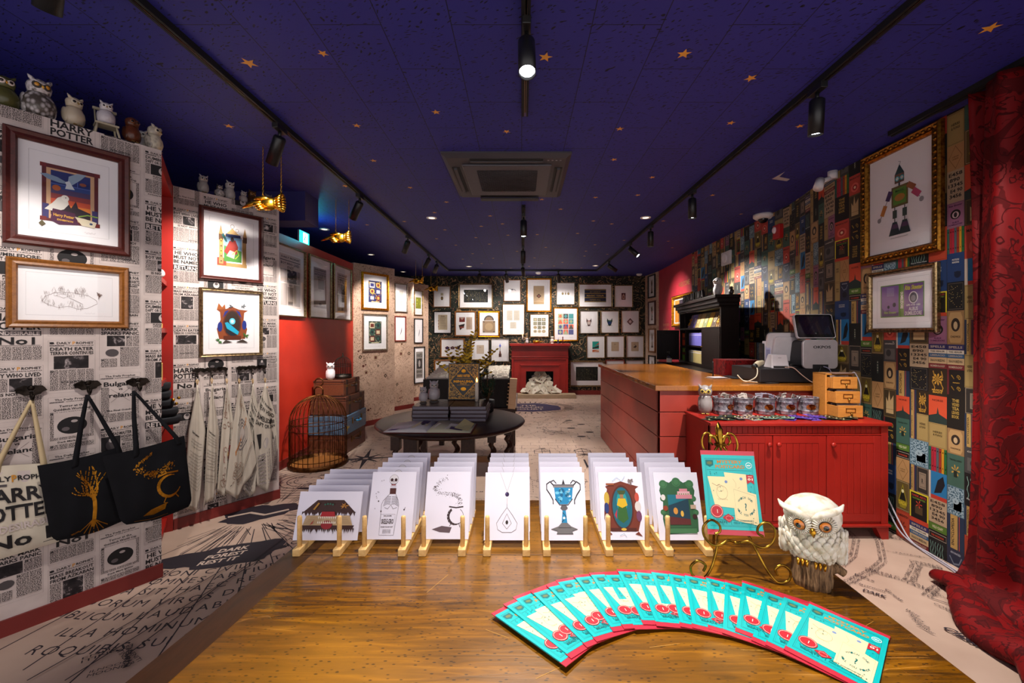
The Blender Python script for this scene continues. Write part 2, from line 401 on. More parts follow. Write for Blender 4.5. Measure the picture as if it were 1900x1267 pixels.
for k in range(60):
    a = R.uniform(-2.2, 1.6); r0 = R.uniform(0.2, 0.3); fc.l([(cx0+r0*math.cos(a), cy0+r0*math.sin(a)), (cx0+(r0+R.uniform(.1, .4))*math.cos(a+.1), cy0+(r0+R.uniform(.1, .4))*math.sin(a+.1))], 0.005, MI, adv=False)
fc.k += 1
def blob(cx, cy, rx, ry, m, n=40, jit=0.12, rot=0.0):
    ph = [R.uniform(0, 6) for _ in range(3)]; pts = []
    for i in range(n):
        a = 2*math.pi*i/n; q = 1+jit*(math.sin(3*a+ph[0])+0.6*math.sin(7*a+ph[1])+0.4*math.sin(13*a+ph[2])); x = rx*q*math.cos(a); y = ry*q*math.sin(a)
        pts.append((cx+x*math.cos(rot)-y*math.sin(rot), cy+x*math.sin(rot)+y*math.cos(rot)))
    fc.p(pts, m)
blob(-2.0, 3.24, 0.27, 0.15, MI, rot=0.5)
fc.l([(-2.2, 3.16), (-2.08, 3.24), (-1.95, 3.2), (-1.82, 3.3)], 0.03, '#b9a292')
blob(-1.83, 2.62, 0.34, 0.14, MI, rot=0.35)
for st, dy in (('DARK', .07), ('FOREST', 0.0), ('REST IT', -.07)): fc.t(st, -1.83, 2.6+dy, 0.045, '#c4ae9e', rot=0.35, shear=0.2)
# compass star and footprints by the cases, hedges, spiral path
for k in range(8):
    a = k*math.pi/4+0.2; L = 0.42 if k % 2 == 0 else 0.22; cxx, cyy = -1.72, 4.65
    fc.p([(cxx+0.04*math.cos(a+.8), cyy+0.04*math.sin(a+.8)), (cxx+L*math.cos(a), cyy+L*math.sin(a)), (cxx+0.04*math.cos(a-.8), cyy+0.04*math.sin(a-.8))], MI)
for (x, y) in ((-1.75, 4.0), (-1.55, 4.1), (-1.6, 3.8), (-1.35, 3.95), (-1.2, 3.7), (-1.9, 3.75)): fc.e(x, y, 0.10, 0.025, MI, 12)
for k in range(7):
    fc.ring(-2.0+.0, 3.95, 0.12+0.06*k, 0.1+0.055*k, 0.006, MI, 30)
blob(0.12, 7.9, 0.62, 0.45, '#3a3454', jit=0.05)
for k, st in enumerate(('THE', 'GRAND', 'COURT')): fc.t(st, 0.12, 8.05-0.2*k, 0.12, '#bda894')
for k in range(46):
    a = 2*math.pi*k/46; fc.l([(0.12+.68*math.cos(a), 7.9+.5*math.sin(a)), (0.12+.86*math.cos(a), 7.9+.64*math.sin(a))], 0.02, MI, adv=False)
fc.k += 1
for (x, y) in ((0.75, 6.7), (0.9, 6.4), (0.72, 6.15), (0.95, 5.9), (0.8, 5.65)): fc.e(x, y, 0.06, 0.03, MI, 12)
def castle(x, y, w, h):
    for k in range(int(w/0.05)): fc.t('M', x+k*0.05, y, 0.03, MI, bold=False, adv=False)
    for k in range(int(h/0.05)): fc.t('I', x, y+k*0.05, 0.03, MI, bold=False, adv=False); fc.t('I', x+w, y+k*0.05, 0.03, MI, bold=False, adv=False)
    n = max(1, int(w/0.35))
    for k in range(n):
        cxx = x+(k+.5)*w/n; fc.l([(cxx-.09, y+.08), (cxx-.09, y+.22), (cxx, y+.3), (cxx+.09, y+.22), (cxx+.09, y+.08)], 0.009, MI, True); fc.l([(cxx, y+.08), (cxx, y+.3)], .007, MI); fc.l([(cxx-.09, y+.17), (cxx+.09, y+.17)], .007, MI); fc.p([(cxx-.07, y+.02), (cxx, y+.07), (cxx+.07, y+.02), (cxx, y+.04)], MI)
castle(-0.9, 3.65, 1.0, 0.35); castle(0.15, 3.9, 0.9, 0.4); castle(0.0, 4.75, 0.95, 0.4); castle(-1.1, 5.5, 0.6, 0.3)
for k in range(7): fc.l([(0.2+0.12*k, 4.35), (0.2+0.12*k, 4.6)], 0.02, MI, adv=False)
for k in range(24): fc.ring(0.75+R.uniform(-.3, .3), 3.3+R.uniform(-.25, .25), R.uniform(.05, .12), R.uniform(.03, .07), 0.006, MI, 14)
# right hand side: rooms of the map, walls made of tiny lettering
def txwall(pts, st='CLASSROOM CORRIDOR PASSAGE ', h=0.02, dbl=True):
    for (a, b) in zip(pts[:-1], pts[1:]):
        a = Vector(a); b = Vector(b); L = (b-a).length; d = (b-a)/L; s2 = (st*6)[:max(3, int(L/(h*0.95)))]
        fc.t(s2, *((a+b)/2), h, MI, w=L, rot=math.atan2(d.y, d.x), bold=False)
        if dbl: q = Vector((-d.y, d.x))*h*1.3; fc.t(s2[::-1], *((a+b)/2+q), h*.8, MI, w=L, rot=math.atan2(d.y, d.x), bold=False)
def gz(*pp): return [onz(x, y, 0)[:2] for x, y in pp]
txwall(gz((1560, 980), (1582, 1000), (1575, 1030), (1553, 1048)))
txwall(gz((1610, 985), (1624, 1005), (1630, 1040), (1605, 1060), (1560, 1080)))
txwall(gz((1605, 1060), (1670, 1078), (1725, 1100), (1735, 1108)))
txwall(gz((1728, 1112), (1752, 1090), (1748, 1056))); txwall(gz((1690, 1046), (1750, 1058))); txwall(gz((1690, 1046), (1675, 1075)), 'WEST STAIRS '); txwall(gz((1707, 1050), (1695, 1082)), 'Library ', 0.016, False)
txwall(gz((1655, 1001), (1712, 1008), (1746, 1045))); txwall(gz((1635, 1023), (1733, 1040)), 'o-o-oPASSAGEo-o- ', .016, False)
txwall(gz((1585, 1068), (1622, 1082)), 'Lesson ', .02, False); txwall(gz((1640, 1095), (1672, 1118)), 'Great Stairs', .02, False)
fc.l(gz((1728, 1112), (1738, 1115), (1838, 1150)), 0.005, MI)
def ft(st, px, py, h, rot, shear=0.0, bold=False): p = onz(px, py, 0); fc.t(st, p[0], p[1], h, MI, rot=rot, shear=shear, bold=bold)
ft('Classroom', 1808, 1200, 0.040, -1.28, 0.35, True); ft('DARK', 1622, 1105, 0.026, -0.75, 0.2, True); ft('Classroom', 1612, 1092, 0.022, -0.7, 0.35)
ft('COVERED', 1760, 1136, 0.02, -1.2); ft('EAST', 1775, 1140, 0.02, -1.2); ft('WINDING PATH', 1870, 1105, 0.03, -0.75, 0.1, True); ft('NORTH TO THE LAKE', 1850, 1052, 0.022, -0.7)
for k, st in enumerate(('West', 'Stairs', 'North', 'Tower')): ft(st, 1690+8*k, 1140+10*k, 0.02, -1.3, .2)
for k in range(7): ft('WING CORRIDOR', 1862+2*k, 1165+5*k, 0.015, -0.9)
# hound-like tower sketch, lower left
txwall(gz((150, 1235), (215, 1212), (240, 1240)), 'ITINERARIUM HYDE ', .02); txwall(gz((160, 1262), (235, 1240)), 'MOONLIT ', .02); fc.t('ITINERARIUM', onz(232, 1222, 0)[0], onz(232, 1222, 0)[1], .02, MI, rot=-.9)
for a, b in (((0, 1085), (300, 985)), ((50, 1267), (440, 1045)), ((120, 1267), (500, 1030)), ((232, 1222), (545, 985))): fc.l(gz(a, b), 0.006, MI)
for k in range(22):
    x, y = R.uniform(-1.5, 1.0), R.uniform(5.6, 9.0); fc.l([(x+0.1*math.cos(i*.6+x)*(1+i*.1), y+0.05*math.sin(i*.6)*(1+i*.12)) for i in range(9)], 0.007, MI)
struct(fb.build('floor'))
# ---- ceiling and gold stars
cb = M(); cb.box(-4.2, 4.2, -1.5, 10.0, CEIL, CEIL+0.1, CEILM)
STARM = plain('#e8a33c', 0.45, 0, 0.4)
cc = Cv(cb, lambda x, y, h: (x, y, CEIL-h), 0.0004)
stars = [(462, 117, 1.15), (599, 99, .75), (1012, 106, 1), (1269, 100, 1), (1393, 145, .95), (1837, 52, 1.1), (425, 234, .9), (662, 233, .8), (809, 208, .8), (940, 244, .75), (1150, 239, .8), (1139, 296, .8), (1356, 228, .8), (1484, 234, .8), (693, 298, .8), (641, 345, .9), (586, 376, .8), (761, 348, .8), (1210, 329, .8), (1322, 362, .8), (1375, 397, .7), (1016, 316, .7), (941, 357, .7)]
for x, y in ((620, 40), (895, 28), (1100, 27), (1370, 17), (1583, 5), (1195, 76), (840, 110), (560, 93), (408, 138), (220, 155), (902, 150), (795, 162), (612, 180), (1360, 135), (1452, 150), (1712, 135), (1280, 198), (1077, 204), (930, 207), (768, 219), (570, 225), (836, 252), (667, 257), (1120, 268), (975, 288), (752, 300), (855, 323), (1063, 321), (702, 328), (1322, 287), (1430, 303), (1368, 255), (1515, 233), (1552, 268), (1737, 237), (1757, 270), (1204, 344), (797, 350), (945, 373), (1036, 364), (1162, 362), (1300, 372), (1315, 312)):
    stars.append((600+x/2.714, 360+y/2.714, .85))
for px, py, k in stars:
    x, y, z = onz(px, py, CEIL)
    if 815 < px < 1062 and 285 < py < 368: continue
    a0 = R.uniform(0, 6.28); pts = []
    for i in range(10):
        r = (0.036 if i % 2 == 0 else 0.0145)*k; pts.append((x+r*math.cos(a0+i*math.pi/5), y+r*math.sin(a0+i*math.pi/5)))
    cc.put(pts, [tuple(range(10))], STARM, False)
cc.p([onz(1432, 332, CEIL)[:2], onz(1457, 318, CEIL)[:2], onz(1446, 328, CEIL)[:2], onz(1466, 332, CEIL)[:2], onz(1460, 336, CEIL)[:2]], '#b9b2b8')
struct(cb.build('ceiling'))
# ---- back wall, far left wall, side walls
b = M(); b.box(-4.2, 3.6, BACKY, BACKY+0.1, 0, CEIL, TAP); struct(b.build('wall_back'))
b = M(); b.box(-2.3, 2.9, BACKY-0.015, BACKY, 0, 0.10, REDD); struct(b.build('baseboard_back'))
b = M(); b.box(-3.7, -3.6, -1.5, BACKY, 0, CEIL, plain('#232055', 0.7)); struct(b.build('wall_left_outer'))
b = M(); b.box(-3.6, -2.0, 3.9, 4.15, 2.42, CEIL, plain('#26225e', 0.7)); struct(b.build('ceiling_beam'))
# red straight wall behind the cases
b = M(); b.box(0, W_red.len, 0, 0.08, 0, 2.39, REDW); struct(b.build('wall_left_red', loc=(*W_red.a, 0), rot=(0, 0, W_red.rz)))
b = M(); b.box(0.0, W_red.len, -0.012, 0, 0, 0.09, REDD); struct(b.build('baseboard_left', loc=(*W_red.a, 0), rot=(0, 0, W_red.rz)))
# map-print fins
DIAM = '#5a2a22'
def fin(name, W, h=PH, back=True, seed=1):
    b = M(); b.box(0, W.len, 0, 0.05, 0, h, MAPW); b.box(-.002, W.len+0.002, -0.012, 0, 0, 0.075, REDD); rr = random.Random(seed)
    c = Cv(b)
    for k in range(9):
        x, y = rr.uniform(.08, W.len-.08), rr.uniform(.2, 1.3); s_ = rr.uniform(.02, .04)
        if k % 3 == 0: c.r(x-s_, y-s_, x+s_, y+s_, '#a58c70'); c.r(x-s_*.6, y-s_*.6, x+s_*.6, y+s_*.6, DIAM)
        elif k % 3 == 1: c.p([(x-s_, y), (x, y-s_), (x+s_, y), (x, y+s_)], '#3e2a22'); c.p([(x-s_*.5, y), (x, y-s_*.5), (x+s_*.5, y), (x, y+s_*.5)], '#a58c70')
        else: c.e(x, y, s_*.6, s_*.5, DIAM, 10); c.e(x+s_, y+s_*.5, s_*.4, s_*.3, DIAM, 10)
    o = struct(b.build(name, loc=(*W.a, 0), rot=(0, 0, W.rz)))
    return o
fin('wall_left_map_near', W_m1, seed=3); fin('wall_left_map_middle', W_m2, seed=5); fin('wall_left_map_far', W_m3, seed=8)
b = M(); b.box(-2.50, -2.44, 6.11, BACKY, 0, 2.39, REDD); struct(b.build('wall_left_rear'))
# right side: narrow map fin then crimson wall
b = M(); b.box(0, W_fin.len, 0, 0.1, 0, CEIL, MAPW); struct(b.build('wall_right_map', loc=(*W_fin.a, 0), rot=(0, 0, W_fin.rz)))
b = M(); b.box(0, W_rr.len, 0, 0.1, 0, CEIL, REDR); c = Cv(b)
b.box(0.02, 0.9, -0.002, 0, 1.86, 1.863, '#5a1018')
GL = metal('#d8a070', 0.4)
for st, z, h, px in (('WELCOME', 527, .085, 1269), ('to', 541, .05, 1262), ('MINALIMA', 555, .085, 1268), ('DO NOT ENTER', 602, .05, 1236), ('WITHOUT NOISE', 611, .045, 1236), ('PLEASE', 630, .04, 1236)):
    u, zz = W_rr.uv(px, z); c.t(st, u, zz-.03, h, GL, wmax=.6 if px > 1250 else .42)
struct(b.build('wall_right_crimson', loc=(*W_rr.a, 0), rot=(0, 0, W_rr.rz)))
# ---- newspaper print
def page(kind):
    """one printed newspaper page, 0.166 wide x 0.262 high, as a list of drawing calls"""
    m = M(); c = Cv(m, lambda x, y, h: (x, -h, y), 0.00012); Wp = 0.166; H = 0.262
    c.box(0.002, 0.004, Wp-.002, H-.003, 0.0007, INK2)
    if kind in 'CH':
        c.t('The Daily Prophet', Wp/2, H-.021, .0095, INK, w=.12)
    else:
        c.e(0.014, H-.016, .008, .006, INK, 8); c.l([(0.006, H-.010), (0.022, H-.02)], .002, INK); c.l([(0.006, H-.022), (0.02, H-.010)], .0015, INK)
        c.t('DAILY', 0.03, H-.021, .0115, INK, w=.048, al='l'); c.t('P', 0.083, H-.023, .0155, '#c98a2c', w=.010, al='l'); c.t('ROPHET', 0.096, H-.021, .0115, INK, w=.062, al='l')
    c.r(.006, H-.031, .055, H-.025, FINE2); c.r(.06, H-.030, Wp-.006, H-.026, FINE); y = H-.034
    def body(x0, y0, x1, y1):
        n = max(1, round((x1-x0)/.034)); wd = (x1-x0)/n
        for k in range(n): c.r(x0+k*wd+.0012, y0, x0+(k+1)*wd-.0012, y1, FINE, False)
        c.k += 1
        if n > 1: c.t('M', x0+.008, y1-.012, .009, INK, al='c')
    def head(lines, y, hh):
        for s_ in lines: c.t(s_, Wp/2, y-hh, hh, INK, w=min(Wp-.016, .0115*len(s_)*hh/.012)); y -= hh*1.28
        return y
    if kind == 'A':
        y = head(['DUMBLEDORE:', 'DAFT OR DANGEROUS?'], y-.002, .016); c.r(.03, y-.058, .132, y, '#1a1617'); c.e(.085, y-.03, .02, .022, '#b8aca8', 14); c.e(.085, y-.02, .011, .011, '#4a4344', 12)
        body(.006, y-.058, .028, y); body(.136, y-.058, .16, y); y -= .062; c.t('FUDGE VOTED', .085, y-.01, .010, INK, w=.09); c.t('STYLISH WIZARD', .085, y-.021, .008, INK, w=.09); body(.006, .022, .16, y-.025); c.t('POTION WASTES FACTS', Wp/2, .010, .007, INK, w=.13)
    elif kind == 'B':
        y = head(['NEW HEADMASTER FOR'], y-.002, .016); c.t('HOGWARTS', .122, y-.016, .016, INK, w=.076); c.r(.008, y-.072, .082, y, '#1a1617'); c.e(.045, y-.045, .02, .026, '#4a4344', 12); c.e(.045, y-.02, .008, .011, '#b8aca8', 10)
        c.t('SEVERUS SNAPE', .122, y-.027, .0075, INK, w=.074); c.t('CONFIRMED', .122, y-.037, .0075, INK, w=.06); body(.086, y-.072, .16, y-.042); body(.006, .03, .16, y-.078); c.t('POTTER LIES AGAIN', Wp/2, .012, .011, INK, w=.14)
    elif kind == 'C':
        c.t('Terror at the', Wp/2, y-.020, .011, INK, w=.09); c.t('Quidditch World Cup', Wp/2, y-.036, .011, INK, w=.13); body(.006, .05, .16, y-.042); c.r(.02, .062, .146, y-.045, NPAPER); c.e(Wp/2, .115, .052, .042, '#151213', 24); c.e(.09, .135, .012, .007, '#a89c98', 12); c.e(.06, .10, .014, .01, '#5e5556', 10)
        c.t('Dark Mark Ignites', Wp/2, .035, .008, INK, w=.1); body(.006, .006, .16, .028)
    elif kind == 'D':
        c.t('HARRY', Wp/2, y-.036, .034, INK, w=.148); c.t('POTTER', Wp/2, y-.076, .034, INK, w=.148); c.r(.008, y-.104, .158, y-.082, INK2); c.t('UNDESIRABLE', Wp/2, y-.101, .016, NP, w=.14); c.t('No1', Wp/2, y-.145, .034, INK, w=.11); body(.006, .012, .16, y-.155); c.l([(.01, y-.15), (.155, y-.15)], .0015, INK)
    elif kind == 'E':
        y = head(['HE WHO', 'MUST NOT', 'BE NAMED'], y-.002, .024); c.r(.006, y-.040, .16, y-.006, INK); c.t('RETURNS', Wp/2, y-.036, .026, NP, w=.145); body(.006, .01, .16, y-.046); c.t('D', .02, .03, .02, INK)
    elif kind == 'F':
        y = head(['BOY WHO LIVED'], y-.002, .019); c.r(.06, y-.06, .13, y, PHOTO); body(.006, y-.06, .056, y); body(.134, y-.06, .16, y); c.t('IS NOT', .06, y-.078, .013, INK); c.t('WHO?', .12, y-.078, .013, INK); body(.006, .02, .16, y-.085); c.t('POTTER', .12, .03, .01, INK)
    elif kind == 'G':
        y = head(['DEATH EATER', 'TERROR CONTINUES'], y-.002, .016); c.r(.02, y-.065, .14, y-.002, PHOTO); body(.006, .018, .16, y-.07); c.t('RITA SKEETER', Wp/2, .05, .009, INK)
    elif kind == 'H':
        c.t('Bulgaria', Wp/2, y-.035, .023, INK, w=.13); c.t('vs', Wp/2, y-.058, .014, INK); c.t('Ireland', Wp/2, y-.095, .023, INK, w=.11); body(.006, .03, .04, y-.04); body(.128, .03, .16, y-.04); c.l([(.045, y-.12), (.12, y-.05)], .001, INK2); c.l([(.045, y-.05), (.12, y-.12)], .001, INK2); c.t('The Final October', Wp/2, .06, .009, INK, w=.11); body(.006, .008, .16, .05)
    elif kind == 'I':
        y = head(['DARK MARK', 'SPARKS PANIC'], y-.002, .017); c.r(.03, y-.055, .1, y, PHOTO); body(.104, y-.055, .16, y); c.e(.05, y-.09, .026, .02, INK2, 14); body(.08, .02, .16, y-.06); body(.006, .02, .07, y-.12)
    elif kind == 'J':
        y = head(['MASS BREAKOUT', 'FROM AZKABAN'], y-.002, .016); c.r(.05, y-.09, .12, y-.002, PHOTO); body(.006, y-.09, .046, y); body(.124, y-.09, .16, y); body(.006, .014, .16, y-.095)
    return m
PAGES = {k: page(k) for k in 'ABCDEFGHIJ'}
COLS = ['AEFAJEB', 'BGCFBIH', 'CHDJCDG', 'DFHEIBA', 'JAGCBDF', 'HBEIAGC', 'GDAHFEJ', 'ICBAEHD', 'EAJDGCB']
def paper_panel(name, W, h, seed=0, z0=0.0):
    b = M(); b.box(0, W.len, 0, 0.06, 0, h, NPAPER)
    cw, ch = 0.178, 0.276; nx = int(W.len/cw)+1
    for i in range(nx):
        x = W.len-(i+1)*cw+0.1*(seed == 0); off = [0.0, .15, .05, .21, .11][(i+seed) % 5]; col = COLS[(i+seed) % len(COLS)]
        for j in range(-1, 9):
            pg = PAGES[col[(j+i) % 7]]; z = h-(j+1)*ch+off
            if z+.262 < 0.12 or z > h or x > W.len: continue
            vs = []
            for (vx, vy, vz) in pg.v: vs.append((min(max(vx+x, 0), W.len), vy, min(max(vz+z, 0.02), h)))
            base = len(b.v); b.v.extend(vs); mp = [b.mid(mm) for mm in pg.mats]
            for f, k in zip(pg.f, pg.mi):
                xs = [vs[q][0] for q in f]; zs = [vs[q][2] for q in f]
                if max(xs)-min(xs) < 1e-6 or max(zs)-min(zs) < 1e-6: continue
                b.f.append(tuple(q+base for q in f)); b.mi.append(mp[k]); b.sm.append(False)
    return struct(b.build(name, loc=(*W.a, 0), rot=(0, 0, W.rz)))
paper_panel('wall_left_newspaper_near', W_p1, 2.41, 0); paper_panel('wall_left_newspaper_far', W_p2, 2.41, 3)
for nm, W in (('baseboard_left_near', W_p1), ('baseboard_left_middle', W_p2)):
    b = M(); b.box(0, W.len+.003, -0.014, -.0025, 0, 0.075, REDD); struct(b.build(nm, loc=(*W.a, 0), rot=(0, 0, W.rz)))
# ---- red shelving recess between the two newspaper walls
W_s = Wl((-2.04, 2.39), (-2.44, 2.955))
sh = thing('bookcase', 'red open bookcase recess between the two newspaper-papered walls', 'bookcase', (*W_s.a, 0), W_s.rz)
b = M(); b.box(0.004, .02, 0.004, .30, 0, 2.41, RED); b.build('side_panel', sh); b = M(); b.box(W_s.len-.02, W_s.len-.001, 0.0, .30, 0, 2.41, RED); b.build('side_panel', sh)
b = M(); b.box(.02, W_s.len-.02, .285, .30, 0, 2.41, RED); b.build('back_panel', sh)
b = M(); b.box(.02, W_s.len-.02, 0.004, .285, 2.32, 2.41, RED); b.build('top_panel', sh)
SHZ = (0.10, 0.78, 1.07, 1.41, 1.73)
for z in SHZ: b = M(); b.box(.02, W_s.len-.02, 0.03, .285, z-.03, z, RED); b.build('shelf', sh)
def on_shelf(u, z, d=.1): p = W_s.a+W_s.d*u-W_s.n*d; return (p.x, p.y, z)
def conifer(b, r, h, base=0.0, n=260, m='#4c7a2c', m2='#2f5a22', rr=R, tips=7):
    """a bushy dwarf conifer: upright sprays covered with short needles"""
    for k in range(tips):
        a = 6.28*k/tips+rr.random(); ex, ey = r*.6*math.cos(a), r*.6*math.sin(a); hh = h*rr.uniform(.55, 1.0)
        if k == 0: ex = ey = 0; hh = h
        b.tube([(0, 0, base), (ex*.7, ey*.7, base+hh*.5), (ex, ey, base+hh)], .004, '#5a4028', 5, rad=[r*.06, r*.05, r*.02])
        for i in range(n//tips):
            t = rr.uniform(.12, 1.0); cx, cy, cz = ex*min(1, t*1.3), ey*min(1, t*1.3), base+hh*t; L = r*.34*(1.15-t*.6); b1 = rr.uniform(0, 6.28); up = rr.uniform(.2, .9)
            tip = (cx+L*math.cos(b1), cy+L*math.sin(b1), cz+L*up); w_ = r*.045
            b.add([(cx-w_*math.sin(b1), cy+w_*math.cos(b1), cz), (cx+w_*math.sin(b1), cy-w_*math.cos(b1), cz), (cx, cy, cz+w_), tip], [(0, 1, 3), (1, 2, 3), (2, 0, 3)], m if rr.random() < .6 else m2)
pl = thing('potted_plant', 'small conifer in a dark pot on the red recess shelf', 'plant', on_shelf(.53, SHZ[4], .12)); b = M(); b.lathe([(.035, 0), (.05, .09), (.056, .09), (.056, .105), (.048, .105), (.045, .085), (0.001, .085)], '#2c3038', 18); b.build('pot', pl)
b = M(); conifer(b, .085, .22, .085, 420); b.build('foliage', pl)
bb = M(); bb.ball((0, 0, .03), .03, .03, .03, '#d8cfc8'); tag(bb.build('glass_bauble', loc=on_shelf(.42, SHZ[4], .05)), 'pale round ornament beside the potted conifer on the recess shelf', 'ornament')
for k, (u, z, lab) in enumerate(((.50, SHZ[3], 'small cream box on the upper middle recess shelf'), (.50, SHZ[2], 'yellow box standing on the lower middle recess shelf'))):
    b = M(); b.box(-.04, .04, -.03, .03, 0, .03 if k == 0 else .11, '#d9b56a'); b.box(-.035, .035, -.025, .025, .03 if k == 0 else .11, .037 if k == 0 else .118, '#ecd9a0'); tag(b.build('gift_box', loc=on_shelf(u, z, .08), rot=(0, 0, .7)), lab, 'box', None)
b = M()
for k in range(5):
    pts = [((.12-.012*k)*(1+.12*math.sin(3*a+k))*math.cos(a), (.11-.01*k)*(1+.12*math.sin(3*a+k))*math.sin(a)) for a in [i*6.28/18 for i in range(18)]]
    b.loft([[(x*(1 if q else .9), y*(1 if q else .9), .055*k+.05*q) for x, y in pts] for q in (0, .4, .8, 1)], plain('#17171c', .85))
for k in range(14): a = R.uniform(0, 6.28); b.ball((.115*math.cos(a), .11*math.sin(a), R.uniform(.02, .18)), .01, .01, .01, GOLD, 8, 5)
tag(b.build('folded_scarf', loc=on_shelf(.50, SHZ[1], .07)), 'pile of dark cloth with gold studs on the recess shelf behind the bags', 'scarf')
# ================================================================ FRAMED PICTURES
MOUNT = plain('#e9e5e6', 0.55, 0, 0.35, 0, 0.02); MOUNT2 = plain('#c9c5c6', 0.6)
FR_DKRED = wood('#3a150f', '#57211a', None, 8, (6, 6, 6), .4); FR_BRN = wood('#6b3d15', '#9a6025', None, 8, (6, 6, 6), .38, .1)
FR_BLK = plain('#17110f', .4); FR_GOLD = metal('#d9961f', .32, '#9a5f12', 60); FR_AGED = metal('#9c8460', .42, '#5e4c34', 70); FR_SIL = metal('#b9ab98', .38, '#8a7d6c', 60); FR_REDB = wood('#6a2013', '#8a3020', None, 8, (6, 6, 6), .4)
FR_THIN = metal('#a98b5c', .4, '#7d643e')
def frame_mesh(w, h, fw, dep, m, orn=0):
    b = M(); prof = [(0, 0), (0, dep*.75), (fw*.18, dep), (fw*.5, dep*.8), (fw*.8, dep*.95), (fw, dep*.55), (fw, 0)]
    rings = []
    for (x, z, sx, sz) in ((0, 0, 1, 1), (w, 0, -1, 1), (w, h, -1, -1), (0, h, 1, -1)): rings.append([(x+sx*q, -d, z+sz*q) for q, d in prof])
    b.loft(rings, m, False, False, True)
    if orn:
        st = fw*(.62 if orn == 2 else .42); r = fw*(.20 if orn == 2 else .11); off = fw*(.5 if orn == 2 else .12)
        for (x0, z0, x1, z1) in ((off, off, w-off, off), (w-off, off, w-off, h-off), (w-off, h-off, off, h-off), (off, h-off, off, off)):
            L = math.hypot(x1-x0, z1-z0); n = max(2, int(L/st))
            for i in range(n):
                t = i/n; b.ball((x0+(x1-x0)*t, -dep*.88, z0+(z1-z0)*t), r, r*.8, r, m, 6, 3)
    return b
def framed(W, box, label, fr, fw, art, mar=None, dep=.022, orn=0, group=None, off=0.0, aspect=None, lines=True, mount=None, opening=None):
    """box = picture corners in the photograph (left, top-left y, bottom-left y, right, top-right y, bottom-right y) or (l, t, r, b)"""
    if len(box) == 4: l, t, r, bt = box; c = [(l, t), (l, bt), (r, t), (r, bt)]
    else: l, tl, bl, r, tr, br = box; c = [(l, tl), (l, bl), (r, tr), (r, br)]
    uv = [W.uv(x, y, dep) for x, y in c]; u0 = (uv[0][0]+uv[1][0])/2; u1 = (uv[2][0]+uv[3][0])/2; z1 = (uv[0][1]+uv[2][1])/2; z0 = (uv[1][1]+uv[3][1])/2
    w_, h_ = u1-u0, z1-z0
    o = thing('framed_picture', label, 'picture', W.at(u0, z0, .004+off), W.rz, group)
    frame_mesh(w_, h_, fw, dep, fr, orn).build('frame', o)
    b = M(); g = fw*.9; b.box(g, w_-g, -.004, 0, g, h_-g, mount or MOUNT); c2 = Cv(b, lambda x, y, hh: (x, -.004-hh, y))
    aw, ah = w_-2*fw, h_-2*fw
    if lines:
        q = min(aw, ah)*(.10 if not opening else opening); c2.box(fw+q, fw+q, w_-fw-q, h_-fw-q, max(.0016, min(aw, ah)*.008), MOUNT2)
    b.build('mount', o)
    b = M(); c3 = Cv(b, lambda x, y, hh: (x, -.0052-hh, y)); mx = mar if mar else (.2, .2)
    if isinstance(mx, (int, float)): mx = (mx, mx)
    c3.ox, c3.oy = fw+aw*mx[0], fw+ah*mx[1]; aw2, ah2 = aw*(1-2*mx[0]), ah*(1-2*mx[1])
    art(c3, aw2, ah2); b.build('artwork', o)
    b = M(); gy = -(dep*.5); b.box(fw*.96, w_-fw*.96, gy-.001, gy, fw*.96, h_-fw*.96, GLASS); b.build('glass_pane', o)
    return o
